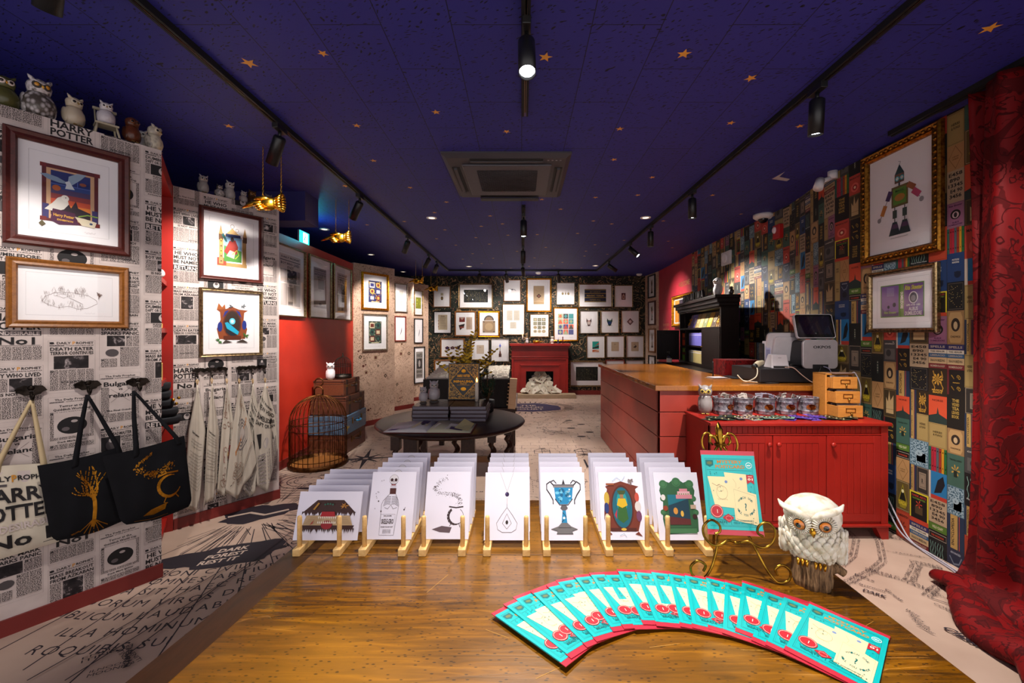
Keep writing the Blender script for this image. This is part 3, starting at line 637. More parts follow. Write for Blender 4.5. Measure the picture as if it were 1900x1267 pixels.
# ---- artworks (generic drawings in the photograph's colours and layout)
def sig(c, w, h, k=1.0):
    pts = [(w*(.72+.2*i/9), -h*.12+h*.02*math.sin(i*2.3)) for i in range(10)]; c.l(pts, w*.004*k, '#777074')
def leafy(c, x, y, r, m, n=7, rr=R):
    for i in range(n):
        a = rr.uniform(0, 6.28); L = r*rr.uniform(.6, 1.2); q = .35
        c.p([(x, y), (x+L*.5*math.cos(a+q), y+L*.5*math.sin(a+q)), (x+L*math.cos(a), y+L*math.sin(a)), (x+L*.5*math.cos(a-q), y+L*.5*math.sin(a-q))], m)
def art_window(c, w, h):
    c.r(.03*w, 0, .97*w, h, '#5a1a18'); c.r(.10*w, .05*h, .90*w, .93*h, '#caa079'); c.r(.04*w, .05*h, .14*w, .30*h, '#3a3366'); c.r(.86*w, .05*h, .96*w, .30*h, '#3a3366'); c.r(.17*w, .12*h, .83*w, .90*h, '#1c2a68')
    for k, m in enumerate(('#27407f', '#4a3a60', '#8d3a34', '#c8502a', '#e0802c')): c.r(.17*w, (.58-.09*k)*h, .83*w, (.68-.09*k)*h, m)
    c.p([(.17*w, .12*h), (.17*w, .30*h), (.4*w, .26*h), (.45*w, .36*h), (.5*w, .28*h), (.58*w, .42*h), (.62*w, .30*h), (.83*w, .24*h), (.83*w, .12*h)], '#2a1a20')
    c.r(.60*w, .66*h, .615*w, .90*h, '#4c5ea0'); c.r(.17*w, .66*h, .83*w, .675*h, '#4c5ea0')
    for (x, y) in ((0, 0), (.9, 0), (0, .93), (.9, .93)): c.r(x*w, y*h, (x+.1)*w, (y+.07)*h, '#6e1c16')
    c.e(.26*w, .60*h, .07*w, .05*h, '#b05a2c', 14); c.e(.7*w, .74*h, .06*w, .03*h, '#8a4a30', 14)
    # pale bird in flight and a white bird at rest
    c.p([(.0*w, .80*h), (.1*w, .82*h), (.28*w, .79*h), (.40*w, .74*h), (.44*w, .70*h), (.3*w, .70*h), (.12*w, .73*h)], '#7d93aa'); c.p([(.44*w, .70*h), (.46*w, .84*h), (.60*w, .92*h), (.76*w, .93*h), (.66*w, .82*h), (.52*w, .70*h)], '#8ea3b8')
    c.p([(.40*w, .73*h), (.47*w, .76*h), (.52*w, .68*h), (.56*w, .62*h), (.40*w, .61*h), (.42*w, .68*h)], '#cfd6dc')
    c.p([(.07*w, .20*h), (.2*w, .33*h), (.28*w, .43*h), (.36*w, .47*h), (.44*w, .44*h), (.46*w, .34*h), (.38*w, .24*h), (.24*w, .18*h)], '#ded9d0'); c.e(.40*w, .44*h, .065*w, .055*h, '#ebe6dc', 16); c.e(.41*w, .45*h, .01*w, .01*h, '#2a1a10', 6)
    c.p([(.16*w, .02*h), (.20*w, .23*h), (.56*w, .20*h), (.63*w, 0), (.3*w, -.04*h)], '#4a1838'); c.t('Harry Potter', .38*w, .10*h, .05*h, '#d9a53a', w=.34*w, rot=-.04); c.t('EXHIBITION', .40*w, .03*h, .03*h, '#d9a53a', w=.26*w, rot=-.04)
    c.p([(.56*w, .14*h), (.72*w, .13*h), (.94*w, .09*h), (.90*w, -.02*h), (.68*w, .0)], '#d8ccb0'); c.e(.84*w, .05*h, .03*w, .02*h, '#38466a', 10); c.l([(.62*w, .15*h), (.78*w, .20*h), (.97*w, .19*h)], .02*h, '#7da03a')
    c.p([(-.02*w, -.06*h), (.03*w, -.11*h), (.09*w, -.06*h), (.03*w, .0)], '#5a5030'); sig(c, w, h)
def art_island(c, w, h):
    rr = random.Random(4); ink = '#6d5148'
    out = [(.04, .42), (.0, .25), (.1, .14), (.28, .05), (.45, .12), (.6, .02), (.78, .06), (.97, .24), (.95, .36), (.8, .52), (.5, .6), (.2, .56)]
    c.l([(x*w, y*h) for x, y in out], .006*w, ink, True)
    for k in range(90):
        t = rr.random(); i = int(t*6); x0 = out[i % 12][0]*w+rr.uniform(-.02, .1)*w; y0 = out[i % 12][1]*h+rr.uniform(.02, .2)*h; c.l([(x0, y0), (x0+rr.uniform(-.01, .02)*w, y0-.10*h)], .003*w, ink, adv=False)
    for k in range(26):
        x = rr.uniform(.12, .78)*w; y = (rr.uniform(.42, .66))*h; s_ = rr.uniform(.015, .03)*w; c.l([(x-s_, y), (x-s_, y+2*s_), (x, y+5*s_), (x+s_, y+2*s_), (x+s_, y)], .004*w, ink, True)
    c.l([(.22*w, .48*h), (.35*w, .40*h), (.47*w, .48*h), (.34*w, .54*h)], .008*w, ink, True); c.l([(.45*w, .42*h), (.7*w, .2*h)], .008*w, ink)
    leafy(c, 1.0*w, .58*h, .07*w, ink, 12, rr); c.l([(1.0*w, .58*h), (.99*w, .42*h)], .012*w, ink); sig(c, w, h, .6)
def art_gate(c, w, h):
    G = '#a5804c'; D = '#5c3c1c'
    c.r(.0, .0, 1.0*w, .09*h, G); c.r(.0, .02*h, .30*w, .2*h, '#8c3a24'); c.r(.84*w, 0, .98*w, .7*h, G); c.r(.06*w, .05*h, .20*w, .78*h, G); c.r(.22*w, .12*h, .82*w, .72*h, '#3e7a2c')
    c.p([(.22*w, .5*h), (.82*w, .4*h), (.82*w, .72*h), (.22*w, .72*h)], '#7da6c8'); c.p([(.22*w, .35*h), (.4*w, .62*h), (.6*w, .66*h), (.7*w, .5*h), (.66*w, .32*h), (.4*w, .25*h)], '#8c2418'); c.e(.5*w, .66*h, .06*w, .06*h, '#3a241c', 12); c.p([(.3*w, .25*h), (.42*w, .4*h), (.6*w, .36*h), (.56*w, .2*h)], '#b9a894'); c.l([(.5*w, .3*h), (.66*w, .42*h), (.72*w, .3*h), (.6*w, .2*h)], .025*w, '#a9c23a')
    c.p([(.2*w, .72*h), (.5*w, .94*h), (.84*w, .72*h)], '#caa56c'); c.r(.28*w, .72*h, .78*w, .79*h, '#2c3a66')
    for x in (.05, .86): c.p([(x*w, .76*h), ((x+.07)*w, .98*h), ((x+.14)*w, .76*h)], G); c.r(x*w, .62*h, (x+.14)*w, .76*h, D)
    c.ring(.5*w, .98*h, .06*w, .05*h, .01*w, D); c.ring(.66*w, .90*h, .05*w, .04*h, .01*w, D); c.e(.13*w, .6*h, .04*w, .05*h, '#d98a2c', 12); c.e(.13*w, .35*h, .045*w, .05*h, '#d9c23a', 12); c.p([(.14*w, .74*h), (.2*w, .8*h), (.34*w, .6*h), (.28*w, .58*h)], '#1f5a5a')
    for k in range(5): c.r((.10+.0)*w, (.1+.12*k)*h, .16*w, (.13+.12*k)*h, D)
    sig(c, w, h)
def art_clock(c, w, h):
    B = '#8a4420'; D = '#5a2812'
    c.p([(.12*w, .10*h), (.05*w, .35*h), (.16*w, .58*h), (.14*w, .76*h), (.04*w, .82*h), (.3*w, .84*h), (.5*w, .9*h), (.7*w, .84*h), (.98*w, .82*h), (.86*w, .76*h), (.84*w, .58*h), (.95*w, .35*h), (.88*w, .10*h)], B)
    c.e(.5*w, .48*h, .27*w, .34*h, D, 26); c.e(.5*w, .48*h, .23*w, .31*h, '#33241c', 26); c.e(.5*w, .54*h, .09*w, .08*h, '#5cc6d8', 18); c.e(.5*w, .54*h, .05*w, .045*h, '#c8f0f4', 14)
    c.p([(.28*w, .50*h), (.36*w, .52*h), (.70*w, .28*h), (.66*w, .20*h), (.34*w, .36*h)], '#1aa6c8'); c.p([(.3*w, .36*h), (.62*w, .2*h), (.5*w, .17*h), (.32*w, .26*h)], '#10202c')
    for x, y in ((.14, .4), (.86, .45)): c.e(x*w, y*h, .07*w, .12*h, '#1c2f80', 14)
    c.p([(.22*w, .62*h), (.28*w, .78*h), (.4*w, .82*h), (.3*w, .7*h)], '#1c2f80'); c.p([(.78*w, .62*h), (.72*w, .78*h), (.6*w, .82*h), (.7*w, .7*h)], '#1c2f80')
    c.r(.24*w, .08*h, .76*w, .18*h, D); c.p([(.05*w, .82*h), (.1*w, .98*h), (.2*w, .88*h), (.28*w, .96*h), (.3*w, .84*h)], '#a05828'); leafy(c, .45*w, .9*h, .09*w, '#2a3238'); leafy(c, .82*w, .93*h, .10*w, '#596266', 10); leafy(c, .88*w, .18*h, .12*w, '#356a2c', 10); leafy(c, .1*w, .05*h, .12*w, '#356a2c', 9); c.p([(.2*w, 0), (.3*w, .08*h), (.5*w, .02*h)], '#3c332c'); c.p([(.6*w, .02*h), (.8*w, .09*h), (.98*w, .0)], '#3c332c'); sig(c, w, h)
def art_paper(head, extra=None, dark=False, seed=0):
    def f(c, w, h):
        P = NP if not dark else '#9b918d'; c.r(0, 0, w, h, P); c.t('DAILY', .08*w, .93*h, .035*h, INK, w=.36*w, al='l'); c.t('PROPHET', .47*w, .93*h, .035*h, INK, w=.48*w, al='l'); c.r(.03*w, .88*h, .97*w, .90*h, FINE2)
        y = .87*h
        for s_ in head: c.t(s_, .5*w, y-.06*h, .05*h, INK, wmax=.92*w, w=.88*w if len(s_) > 8 else None); y -= .068*h
        c.r(.34*w, y-.26*h, .8*w, y-.01*h, PHOTO if not dark else '#3a3434'); 
        for x0, x1, y0, y1 in ((.04, .32, y-.26*h, y-.01*h), (.82, .96, y-.26*h, y-.01*h), (.04, .34, .04*h, y-.28*h), (.36, .64, .04*h, y-.34*h), (.66, .96, .04*h, y-.28*h)): c.r(x0*w, y0, x1*w, y1, FINE, False)
        c.k += 1; c.t(extra or 'WHO?', .5*w, y-.32*h, .03*h, INK, wmax=.5*w); c.r(.4*w, .06*h, .6*w, .12*h, INK2)
    return f
def art_labels(bg, dots, seed):
    def f(c, w, h):
        rr = random.Random(seed); c.r(0, 0, w, h, bg[0])
        for k in range(60): c.e(rr.uniform(.03, .97)*w, rr.uniform(.03, .97)*h, rr.uniform(.02, .06)*w, rr.uniform(.015, .04)*h, bg[1], 7, adv=False)
        c.k += 1
        for i in range(2):
            for j in range(3):
                x, y = (.08+.46*i)*w, (.08+.30*j)*h; m = dots[(i*3+j) % len(dots)]; m2 = dots[(i*3+j+2) % len(dots)]
                if (i+j) % 2: c.e(x+.19*w, y+.13*h, .17*w, .12*h, m, 20); c.e(x+.19*w, y+.13*h, .09*w, .07*h, m2, 16)
                else: c.r(x, y, x+.38*w, y+.25*h, m); c.r(x+.06*w, y+.05*h, x+.32*w, y+.2*h, m2)
        c.r(.2*w, .01*h, .8*w, .05*h, '#cfc4a0'); sig(c, w, h)
    return f
def art_feather(ink):
    def f(c, w, h):
        pts = [(w*(.5+.22*math.sin(t*1.9)), h*(.1+.5*t)) for t in [i/12 for i in range(13)]]
        for i in range(12): c.l([pts[i], pts[i+1]], .09*w*math.sin(math.pi*(i+1)/13)+.01*w, ink)
        for k in range(3): c.l([(w*(.2+.2*k+.1*math.cos(a)), h*(.86+.05*math.sin(a))) for a in [i*.6 for i in range(9)]], .012*w, '#b3a8a8')
        sig(c, w, h)
    return f
def art_tan(layout, seed=1, cols=('#b39a7c', '#6b5240')):
    def f(c, w, h):
        rr = random.Random(seed)
        for (x0, y0, x1, y1, m) in layout:
            c.r(x0*w, y0*h, x1*w, y1*h, m)
            for k in range(int((y1-y0)*16)):
                yy = y0+(k+.7)*(y1-y0)/max(1, int((y1-y0)*16)); c.r((x0+.08*(x1-x0))*w, yy*h-.006*h, (x0+rr.uniform(.6, .92)*(x1-x0))*w, yy*h, cols[1], False)
            c.k += 1
        sig(c, w, h)
    return f
def art_grid(nx, ny, colsx, seed, gap=.06, big=False):
    def f(c, w, h):
        rr = random.Random(seed)
        for i in range(nx):
            for j in range(ny):
                x0, y0 = (i+gap)/nx*w, (j+gap)/ny*h; x1, y1 = (i+1-gap)/nx*w, (j+1-gap)/ny*h; m = colsx[rr.randrange(len(colsx))]; m2 = colsx[rr.randrange(len(colsx))]
                if not big and rr.random() < .35: c.e((x0+x1)/2, (y0+y1)/2, (x1-x0)/2, (y1-y0)/2.2, m, 12); c.e((x0+x1)/2, (y0+y1)/2, (x1-x0)/4, (y1-y0)/5, m2, 10)
                else: c.r(x0, y0, x1, y1, m); c.p([(x0, y0), ((x0+x1)/2, y1), (x1, y0)] if rr.random() < .3 else [((x0+x1)/2, y0+.1*(y1-y0)), (x1-.15*(x1-x0), (y0+y1)/2), ((x0+x1)/2, y1-.1*(y1-y0)), (x0+.15*(x1-x0), (y0+y1)/2)], m2)
        sig(c, w, h)
    return f
def art_shapes(fn): 
    def f(c, w, h): fn(c, w, h); sig(c, w, h)
    return f
def a_dragon(c, w, h):
    c.l([(0, .45*h), (.1*w, .6*h), (.3*w, .72*h), (.5*w, .7*h), (.7*w, .72*h), (.9*w, .6*h), (w, .45*h)], .05*w, '#5b5660'); c.p([(.42*w, .7*h), (.5*w, .82*h), (.58*w, .7*h), (.5*w, .45*h)], '#4a4650')
    for k in (.15, .3, .7, .85): c.l([(.5*w, .7*h), (k*w, .55*h)], .02*w, '#5b5660')
def a_coin(c, w, h): c.r(.2*w, .62*h, .8*w, .95*h, '#b5a88c'); c.e(.5*w, .28*h, .26*w, .24*h, '#2a2018', 20); c.e(.5*w, .28*h, .15*w, .14*h, '#8a6a34', 16)
def a_badges(c, w, h):
    for k in range(3):
        x = (.17+.33*k)*w; c.p([(x+.16*w*math.sin(a), .5*h+.32*h*math.cos(a)) for a in [i*2*math.pi/5 for i in range(5)]], '#6b3a24'); c.p([(x+.12*w*math.sin(a), .5*h+.24*h*math.cos(a)) for a in [i*2*math.pi/5 for i in range(5)]], '#2c1a38'); c.e(x, .5*h, .05*w, .1*h, '#8a6a50' if k == 1 else '#3a2a6a', 10)
def a_tall(c, w, h): c.r(.25*w, .0, .75*w, .25*h, '#4a2a22'); c.r(.35*w, .25*h, .65*w, .4*h, '#6b3a2c'); c.p([(.42*w, .4*h), (.58*w, .4*h), (.52*w, .62*h), (.62*w, .8*h), (.38*w, .8*h), (.46*w, .6*h)], '#3a2a24'); c.p([(.34*w, .78*h), (.5*w, 1.0*h), (.66*w, .78*h)], '#2a3cc0'); c.e(.5*w, .8*h, .2*w, .05*h, '#3448c8', 14)
def a_parc(c, w, h): c.r(0, 0, w, h, '#c2a98c'); c.t('MAP', .5*w, .7*h, .08*h, '#7a5a40'); c.l([(.15*w, .5*h), (.5*w, .4*h), (.85*w, .5*h)], .01*w, '#8a6a50'); c.box(.06*w, .04*h, .94*w, .96*h, .02*w, '#93765a')
def a_arch(c, w, h): c.r(0, 0, w, .68*h, '#8c6c44'); c.e(.5*w, .7*h, .4*w, .3*h, '#2c2018', 24, 0, 180); c.e(.5*w, .7*h, .3*w, .22*h, '#7a5a34', 24, 0, 180); c.e(.5*w, .34*h, .32*w, .22*h, '#a98a5c', 20); [c.e(x*w, y*h, .06*w, .04*h, '#3a2a1c', 10) for x, y in ((.1, .06), (.9, .06), (.1, .62), (.9, .62))]
def a_mapfold(c, w, h): c.r(0, 0, w, h, '#b39878'); c.r(0, .0, w, .12*h, '#a08460'); c.p([(.5*w-.24*w, .45*h), (.5*w, .33*h), (.5*w+.24*w, .45*h), (.5*w, .57*h)], '#3a1616'); c.p([(.5*w-.15*w, .45*h), (.5*w, .38*h), (.5*w+.15*w, .45*h), (.5*w, .52*h)], '#8a5a4a'); c.box(.02*w, .02*h, .98*w, .98*h, .02*w, '#8f7454'); c.l([(.1*w, .8*h), (.5*w, .7*h), (.9*w, .82*h)], .015*w, '#8a6a4a'); c.l([(.1*w, .2*h), (.5*w, .28*h), (.9*w, .18*h)], .015*w, '#8a6a4a')
def a_earr(c, w, h):
    for k, s_ in ((0.15, .16), (.5, .09), (.85, .16)): c.l([(k*w, .9*h), (k*w, .6*h)], .02*w, '#7a6a4c'); c.e(k*w, .5*h, s_*w*.8, .17*h, '#5e5238', 14); c.e(k*w, .5*h, s_*w*.4, .09*h, '#b59a5c', 12)
    c.t('xxx', .5*w, .15*h, .1*h, '#9a9296')
def a_banner(c, w, h):
    c.r(0, 0, w, h, '#141a38')
    for y in (.33, .64, .02, .92): c.r(0, y*h, w, (y+.05)*h, '#a3853c')
    c.t('MAGIC TOUR', .5*w, .44*h, .12*h, '#b99a4c', w=.8*w); c.t('BY NIGHT', .5*w, .74*h, .1*h, '#8a743c', w=.5*w); c.t('OPEN ALL', .5*w, .14*h, .1*h, '#8a743c', w=.5*w)
def a_card(c, w, h): c.r(0, 0, w, h, '#4a1c1a'); c.p([(.2*w, .1*h), (.8*w, .1*h), (.8*w, .6*h), (.5*w, .9*h), (.2*w, .6*h)], '#b59a84'); c.e(.5*w, .4*h, .14*w, .14*h, '#6b3a34', 12)
def a_mask(m1, m2, m3):
    def f(c, w, h): c.p([(.1*w, .95*h), (.3*w, .7*h), (.7*w, .7*h), (.9*w, .95*h), (.95*w, .6*h), (.7*w, .1*h), (.5*w, 0), (.3*w, .1*h), (.05*w, .6*h)], m1); c.e(.5*w, .45*h, .28*w, .26*h, m2, 16); c.e(.4*w, .62*h, .08*w, .06*h, m3, 10); c.e(.6*w, .62*h, .08*w, .06*h, m3, 10); c.l([(.1*w, .05*h), (.5*w, .12*h), (.9*w, .05*h)], .05*w, m1)
    return f
def a_diam(c, w, h): c.p([(0, .5*h), (.5*w, 0), (w, .5*h), (.5*w, h)], '#4a2c22'); c.p([(.14*w, .5*h), (.5*w, .14*h), (.86*w, .5*h), (.5*w, .86*h)], '#6b5a58'); c.e(.5*w, .5*h, .18*w, .2*h, '#cfc4bc', 14)
def a_poster(c, w, h): c.r(0, .3*h, w, h, '#1c9a8c'); c.p([(0, .3*h), (w, .42*h), (w, .62*h), (.5*w, .5*h), (0, .42*h)], '#2a1c18'); c.p([(.3*w, .55*h), (w, .75*h), (w, .9*h)], '#b8442a'); c.r(0, 0, w, .22*h, '#b8542a'); c.p([(0, .03*h), (w, .2*h), (w, .1*h)], '#e8dcc0')
def a_bird(c, w, h): a_parc(c, w, h); c.p([(.25*w, .4*h), (.6*w, .65*h), (.75*w, .55*h), (.6*w, .35*h)], '#3a2c24')
def a_letters(c, w, h): c.r(.05*w, .62*h, .46*w, .95*h, '#6b1c1c'); c.p([(.1*w, .92*h), (.25*w, .75*h), (.42*w, .92*h)], '#a88c7c'); c.p([(0, .4*h), (.45*w, .5*h), (.4*w, .3*h), (.1*w, .05*h)], '#2c1814'); c.r(.1*w, .2*h, .4*w, .3*h, '#8a3a2c'); c.r(.56*w, .1*h, 1.0*w, .95*h, '#b59a84'); [c.r(.62*w, (.2+.07*k)*h, .94*w, (.215+.07*k)*h, '#7a5a4c', False) for k in range(9)]; c.k += 1
def a_scroll(c, w, h): c.r(0, 0, w, h, '#b9a78c'); [c.r(.2*w, (.12+.09*k)*h, (.8+.08*math.sin(k))*w, (.135+.09*k)*h, '#4a3c34', False) for k in range(9)]; c.k += 1; c.t('Decree', .5*w, .88*h, .06*h, '#3a2c24'); [c.e(.03*w, (.2+.2*k)*h, .05*w, .03*h, '#7a2018', 8) for k in range(3)]
def a_dark(c, w, h):
    rr = random.Random(int(w*1e4)); c.r(0, 0, w, h, '#15150f')
    for k in range(60): c.e(rr.uniform(.03, .97)*w, rr.uniform(.05, .95)*h, .012*w, .016*w, rr.choice(['#6b6444', '#8a7a54', '#4c5038']), 6, adv=False)
    c.k += 1
    for k in range(8): x = rr.uniform(.05, .9)*w; c.l([(x+.02*w*math.sin(i), i*.12*h+.04*h) for i in range(8)], .006*w, '#5c5638', adv=False)
    c.k += 1
def a_statue(c, w, h): c.r(.2*w, 0, .8*w, .12*h, '#4c3420'); c.p([(.3*w, .12*h), (.7*w, .12*h), (.62*w, .5*h), (.75*w, .75*h), (.5*w, 1.0*h), (.25*w, .75*h), (.38*w, .5*h)], '#6b5034'); c.e(.5*w, .6*h, .14*w, .12*h, '#2c1c12', 12); c.r(.22*w, .85*h, .3*w, 1.0*h, '#8a6a44'); c.r(.7*w, .85*h, .78*w, 1.0*h, '#8a6a44')
def a_green(c, w, h): a_statue(c, w, h); leafy(c, .4*w, .8*h, .3*w, '#2c5a34', 8); leafy(c, .6*w, .3*h, .3*w, '#3a6a3c', 8); c.e(.6*w, .55*h, .15*w, .12*h, '#b03a24', 10)
# ---- left walls
framed(W_p1, (5, 227, 451, 242, 291, 474), 'wide dark red framed print of a night window with pale birds on the newspaper wall', FR_DKRED, .045, art_window, (.20, .19), .03)
framed(W_p1, (11, 477, 608, 239.5, 495, 609), 'wide brown wooden frame with a line drawing of an island, below the dark red frame', FR_BRN, .036, art_island, (.22, .22), .028)
framed(W_p2, (370, 380, 518, 489, 402, 525), 'dark red framed print of a carved golden gateway on the far newspaper wall', FR_DKRED, .030, art_gate, (.23, .17), .026)
framed(W_p2, (371, 533, 663, 488, 541, 659), 'thin antique gold framed print of a carved brown clock case above the tea towels', FR_AGED, .022, art_clock, (.2, .17), .024, orn=1)
framed(W_red, (513, 447, 588, 568.8, 467.8, 588), 'framed newspaper page nearest the newspaper wall on the red wall', FR_AGED, .016, art_paper(['BOY WHO LIVED', 'IS NOT']), (.13, .11), .03)
framed(W_red, (575.6, 469.8, 590, 616.6, 486, 592), 'middle framed newspaper page of three on the red wall', FR_AGED, .016, art_paper(['DEATH EATER TO', 'RECRUIT'], 'SNARED', True), (.2, .16), .03)
framed(W_red, (620.7, 488, 593, 653.6, 500.6, 595), 'framed newspaper page on the red wall closest to the map-print wall', FR_AGED, .016, art_paper(['DUMBLEDORE', 'IS IT TRUE?'], 'SHOCK'), (.2, .12), .03)
framed(W_m1, (672, 503.7, 574.5, 722, 510, 576), 'ornate bright gold frame with six labels, upper on the near map-print wall', FR_GOLD, .032, art_labels(('#2c2e5a', '#b08a3a'), ['#2c2e6a', '#c9a34c', '#cfc8c0', '#7a2c2c'], 3), (.22, .17), .03, orn=2)
framed(W_m1, (673.5, 581.7, 650.5, 720, 583.4, 650), 'silver framed print of green and brown labels below the ornate gold frame', FR_SIL, .022, art_labels(('#3c4a40', '#9a9a80'), ['#6b2c24', '#2f5a50', '#cfc0a0', '#2a2a2c'], 9), (.22, .17), .026)
framed(W_m2, (733, 524, 579, 756.7, 527.7, 579.7), 'pale framed manuscript print, upper on the middle map-print wall', FR_SIL, .018, art_tan([(.3, .1, .8, .9, '#cfc6bc')], 3), (.15, .15), .024)
framed(W_m2, (733, 586, 633, 754, 586.4, 633), 'dark red framed feather drawing, lower on the middle map-print wall', FR_REDB, .018, art_feather('#3a2422'), (.2, .15), .024)
framed(W_m3, (769, 538.5, 585, 785, 539.6, 585.4), 'thin framed yellow-green leaf print, topmost on the far map-print wall', FR_THIN, .016, lambda c, w, h: (c.r(0, .1*h, w, .9*h, '#8a8c2c'), [leafy(c, R.uniform(.1, .9)*w, R.uniform(.2, .8)*h, .2*w, '#c2c04a', 5) for _ in range(6)]), (.14, .2), .024)
framed(W_m3, (769, 590.5, 636, 785.4, 591, 637), 'black framed dark sketch, second down on the far map-print wall', FR_BLK, .016, art_feather('#1c181c'), (.2, .2), .024)
def a_wanted(c, w, h): c.r(0, 0, w, h, '#8f8780'); c.t('WANTED', .5*w, .80*h, .13*h, INK, w=.86*w); c.r(.12*w, .36*h, .88*w, .74*h, '#2a2628'); c.e(.5*w, .55*h, .16*w, .13*h, '#a39a94', 14); c.t('REWARD', .5*w, .2*h, .1*h, INK, w=.8*w); c.r(.1*w, .05*h, .9*w, .15*h, FINE2)
framed(W_m3, (769, 643, 710, 789, 643, 712), 'black framed grey WANTED poster, lowest on the far map-print wall', FR_BLK, .02, a_wanted, (.14, .12), .024)
# ---- back wall
BW = [((803.7, 530, 836, 570), 'brown thin frame with a small coin print, top left of the back wall', FR_BRN, .018, art_shapes(a_coin), (.36, .30), 0),
 ((850.6, 525.3, 915, 573), 'wide antique gold frame with a dark flowered panel at upper left of the back wall', FR_AGED, .034, a_dark, (.12, .22), 1),
 ((934.4, 518.6, 966.2, 559), 'dark thin frame with a small grey winged creature beside the tall gold frame', FR_BRN, .016, art_shapes(a_dragon), (.26, .36), 0),
 ((976.5, 516, 1023.2, 578.6), 'large bright gold frame with a folded tan map, top centre of the back wall', FR_GOLD, .034, art_shapes(a_mapfold), (.26, .20), 2),
 ((804.5, 577, 838, 618.7), 'black frame with a lettered decree at the left edge of the back wall', FR_BLK, .018, art_shapes(a_scroll), (.22, .14), 0),
 ((843.4, 577, 883.4, 624), 'brown and gold frame with red envelope and letter print', FR_BRN, .03, art_shapes(a_letters), (.14, .18), 0),
 ((886.5, 576.5, 927.6, 625.5), 'ornate yellow gold frame with an arched tan astrolabe print', FR_GOLD, .04, art_shapes(a_arch), (.16, .12), 2),
 ((931.8, 563.4, 973.8, 621.8), 'tall thin gold frame with three small cream letters', FR_THIN, .018, art_tan([(.0, .45, .42, 1, '#c9bfae'), (.52, .45, .95, 1, '#c9bfae'), (.25, 0, .7, .35, '#c9bfae')], 6), (.18, .2), 0),
 ((982.8, 581.8, 1019.2, 625.6), 'gold frame with twelve small beige labels above the mantelpiece', FR_THIN, .02, art_grid(3, 4, ['#8a8468', '#b5a582', '#6b6a54', '#a08a5c'], 4), (.14, .14), 0),
 ((1026.8, 570, 1072.8, 632.6), 'tall gold frame with a grid of bright coloured book covers', FR_GOLD, .028, art_grid(3, 4, ['#1f8a8c', '#c99a2c', '#b8341f', '#2c2f7a', '#d8561f', '#33281c', '#9aa67c'], 11, .04, True), (.14, .16), 0),
 ((1032, 523.7, 1067, 565.7), 'silver gold frame with three small earrings drawn', FR_SIL, .02, art_shapes(a_earr), (.26, .32), 0),
 ((1073, 525.6, 1136.8, 571), 'wide gold frame with a navy and gold banner print', FR_AGED, .03, art_shapes(a_banner), (.16, .20), 0),
 ((1140, 528.8, 1174.5, 570.5), 'thin frame with a small dark red card, top right of the back wall', FR_THIN, .016, art_shapes(a_card), (.38, .34), 0),
 ((1075.6, 576, 1110.3, 619), 'thin silver gold frame with a small horned brown figure print', FR_SIL, .018, art_shapes(a_mask('#4a3030', '#c9b8b0', '#a8341f')), (.33, .30), 0),
 ((1114, 576, 1149, 618.4), 'gold thin frame with a round blue green emblem', FR_THIN, .018, art_shapes(a_mask('#1f3a2c', '#22386a', '#5a8a4c')), (.32, .30), 0),
 ((1153, 576, 1186.4, 617.4), 'thin dark frame with a small brown diamond emblem', FR_BRN, .012, art_shapes(a_diam), (.30, .33), 0),
 ((1088, 622, 1123, 664.8), 'gold thin frame with a small teal and orange poster', FR_THIN, .018, art_shapes(a_poster), (.31, .25), 0),
 ((1124.3, 622, 1159, 663.8), 'gold thin frame with a plain parchment page', FR_THIN, .018, art_shapes(a_parc), (.28, .28), 0),
 ((1161.4, 622, 1195.5, 663.8), 'gold thin frame with a parchment page and dark bird sketch', FR_THIN, .018, art_shapes(a_bird), (.28, .28), 0),
 ((1056.3, 669, 1122, 717.8), 'wide antique frame with a dark botanical panel low beside the fireplace', FR_AGED, .036, a_dark, (.16, .2), 1),
 ((1124, 667.6, 1159, 709), 'dark red frame whose top edge shows above the sales counter', FR_REDB, .018, art_shapes(a_parc), (.28, .28), 0),
 ((1161, 667.6, 1195, 709), 'pale thin frame low in the corner above the sales counter', FR_SIL, .018, art_shapes(a_card), (.3, .3), 0),
 ((817, 627.5, 862, 663.4), 'brown frame with three pentagon badges in a row', FR_BRN, .024, art_shapes(a_badges), (.14, .34), 0),
 ((874, 628.6, 908, 668), 'thin gold frame half hidden by the golden branches', FR_THIN, .018, art_shapes(a_parc), (.28, .28), 0),
 ((910.7, 628, 945, 671), 'silver frame with a tall trophy topped by a blue flame', FR_SIL, .016, art_shapes(a_tall), (.34, .18), 0),
 ((805, 667, 848, 710), 'brown gold frame with a dark tapestry print low at the left of the back wall', FR_BRN, .034, a_dark, (.18, .2), 0)]
for bx, lab, fr, fw, art, mar, orn in BW: framed(W_back, bx, lab, fr, fw, art, mar, .026, orn)
for k, (l, t, bt, r, t2, b2, fr, lab, art) in enumerate(((1201.6, 512, 551, 1214.6, 507.5, 554.5, FR_BLK, 'topmost dark frame in the column on the narrow map-print wall', a_statue), (1201.8, 560, 602, 1214.8, 557.5, 604.5, FR_DKRED, 'dark red frame with a green print, second in the narrow wall column', a_green), (1202.4, 610.5, 652.5, 1215, 608.5, 655, FR_BRN, 'golden brown frame, third down the narrow wall column', a_statue), (1202.4, 660, 703, 1215, 659, 706, FR_BLK, 'dark frame just above the far end of the sales counter', a_statue))):
    framed(W_fin, (l, t, bt, r, t2, b2), lab, fr, .03, art, (.24, .16), .026)
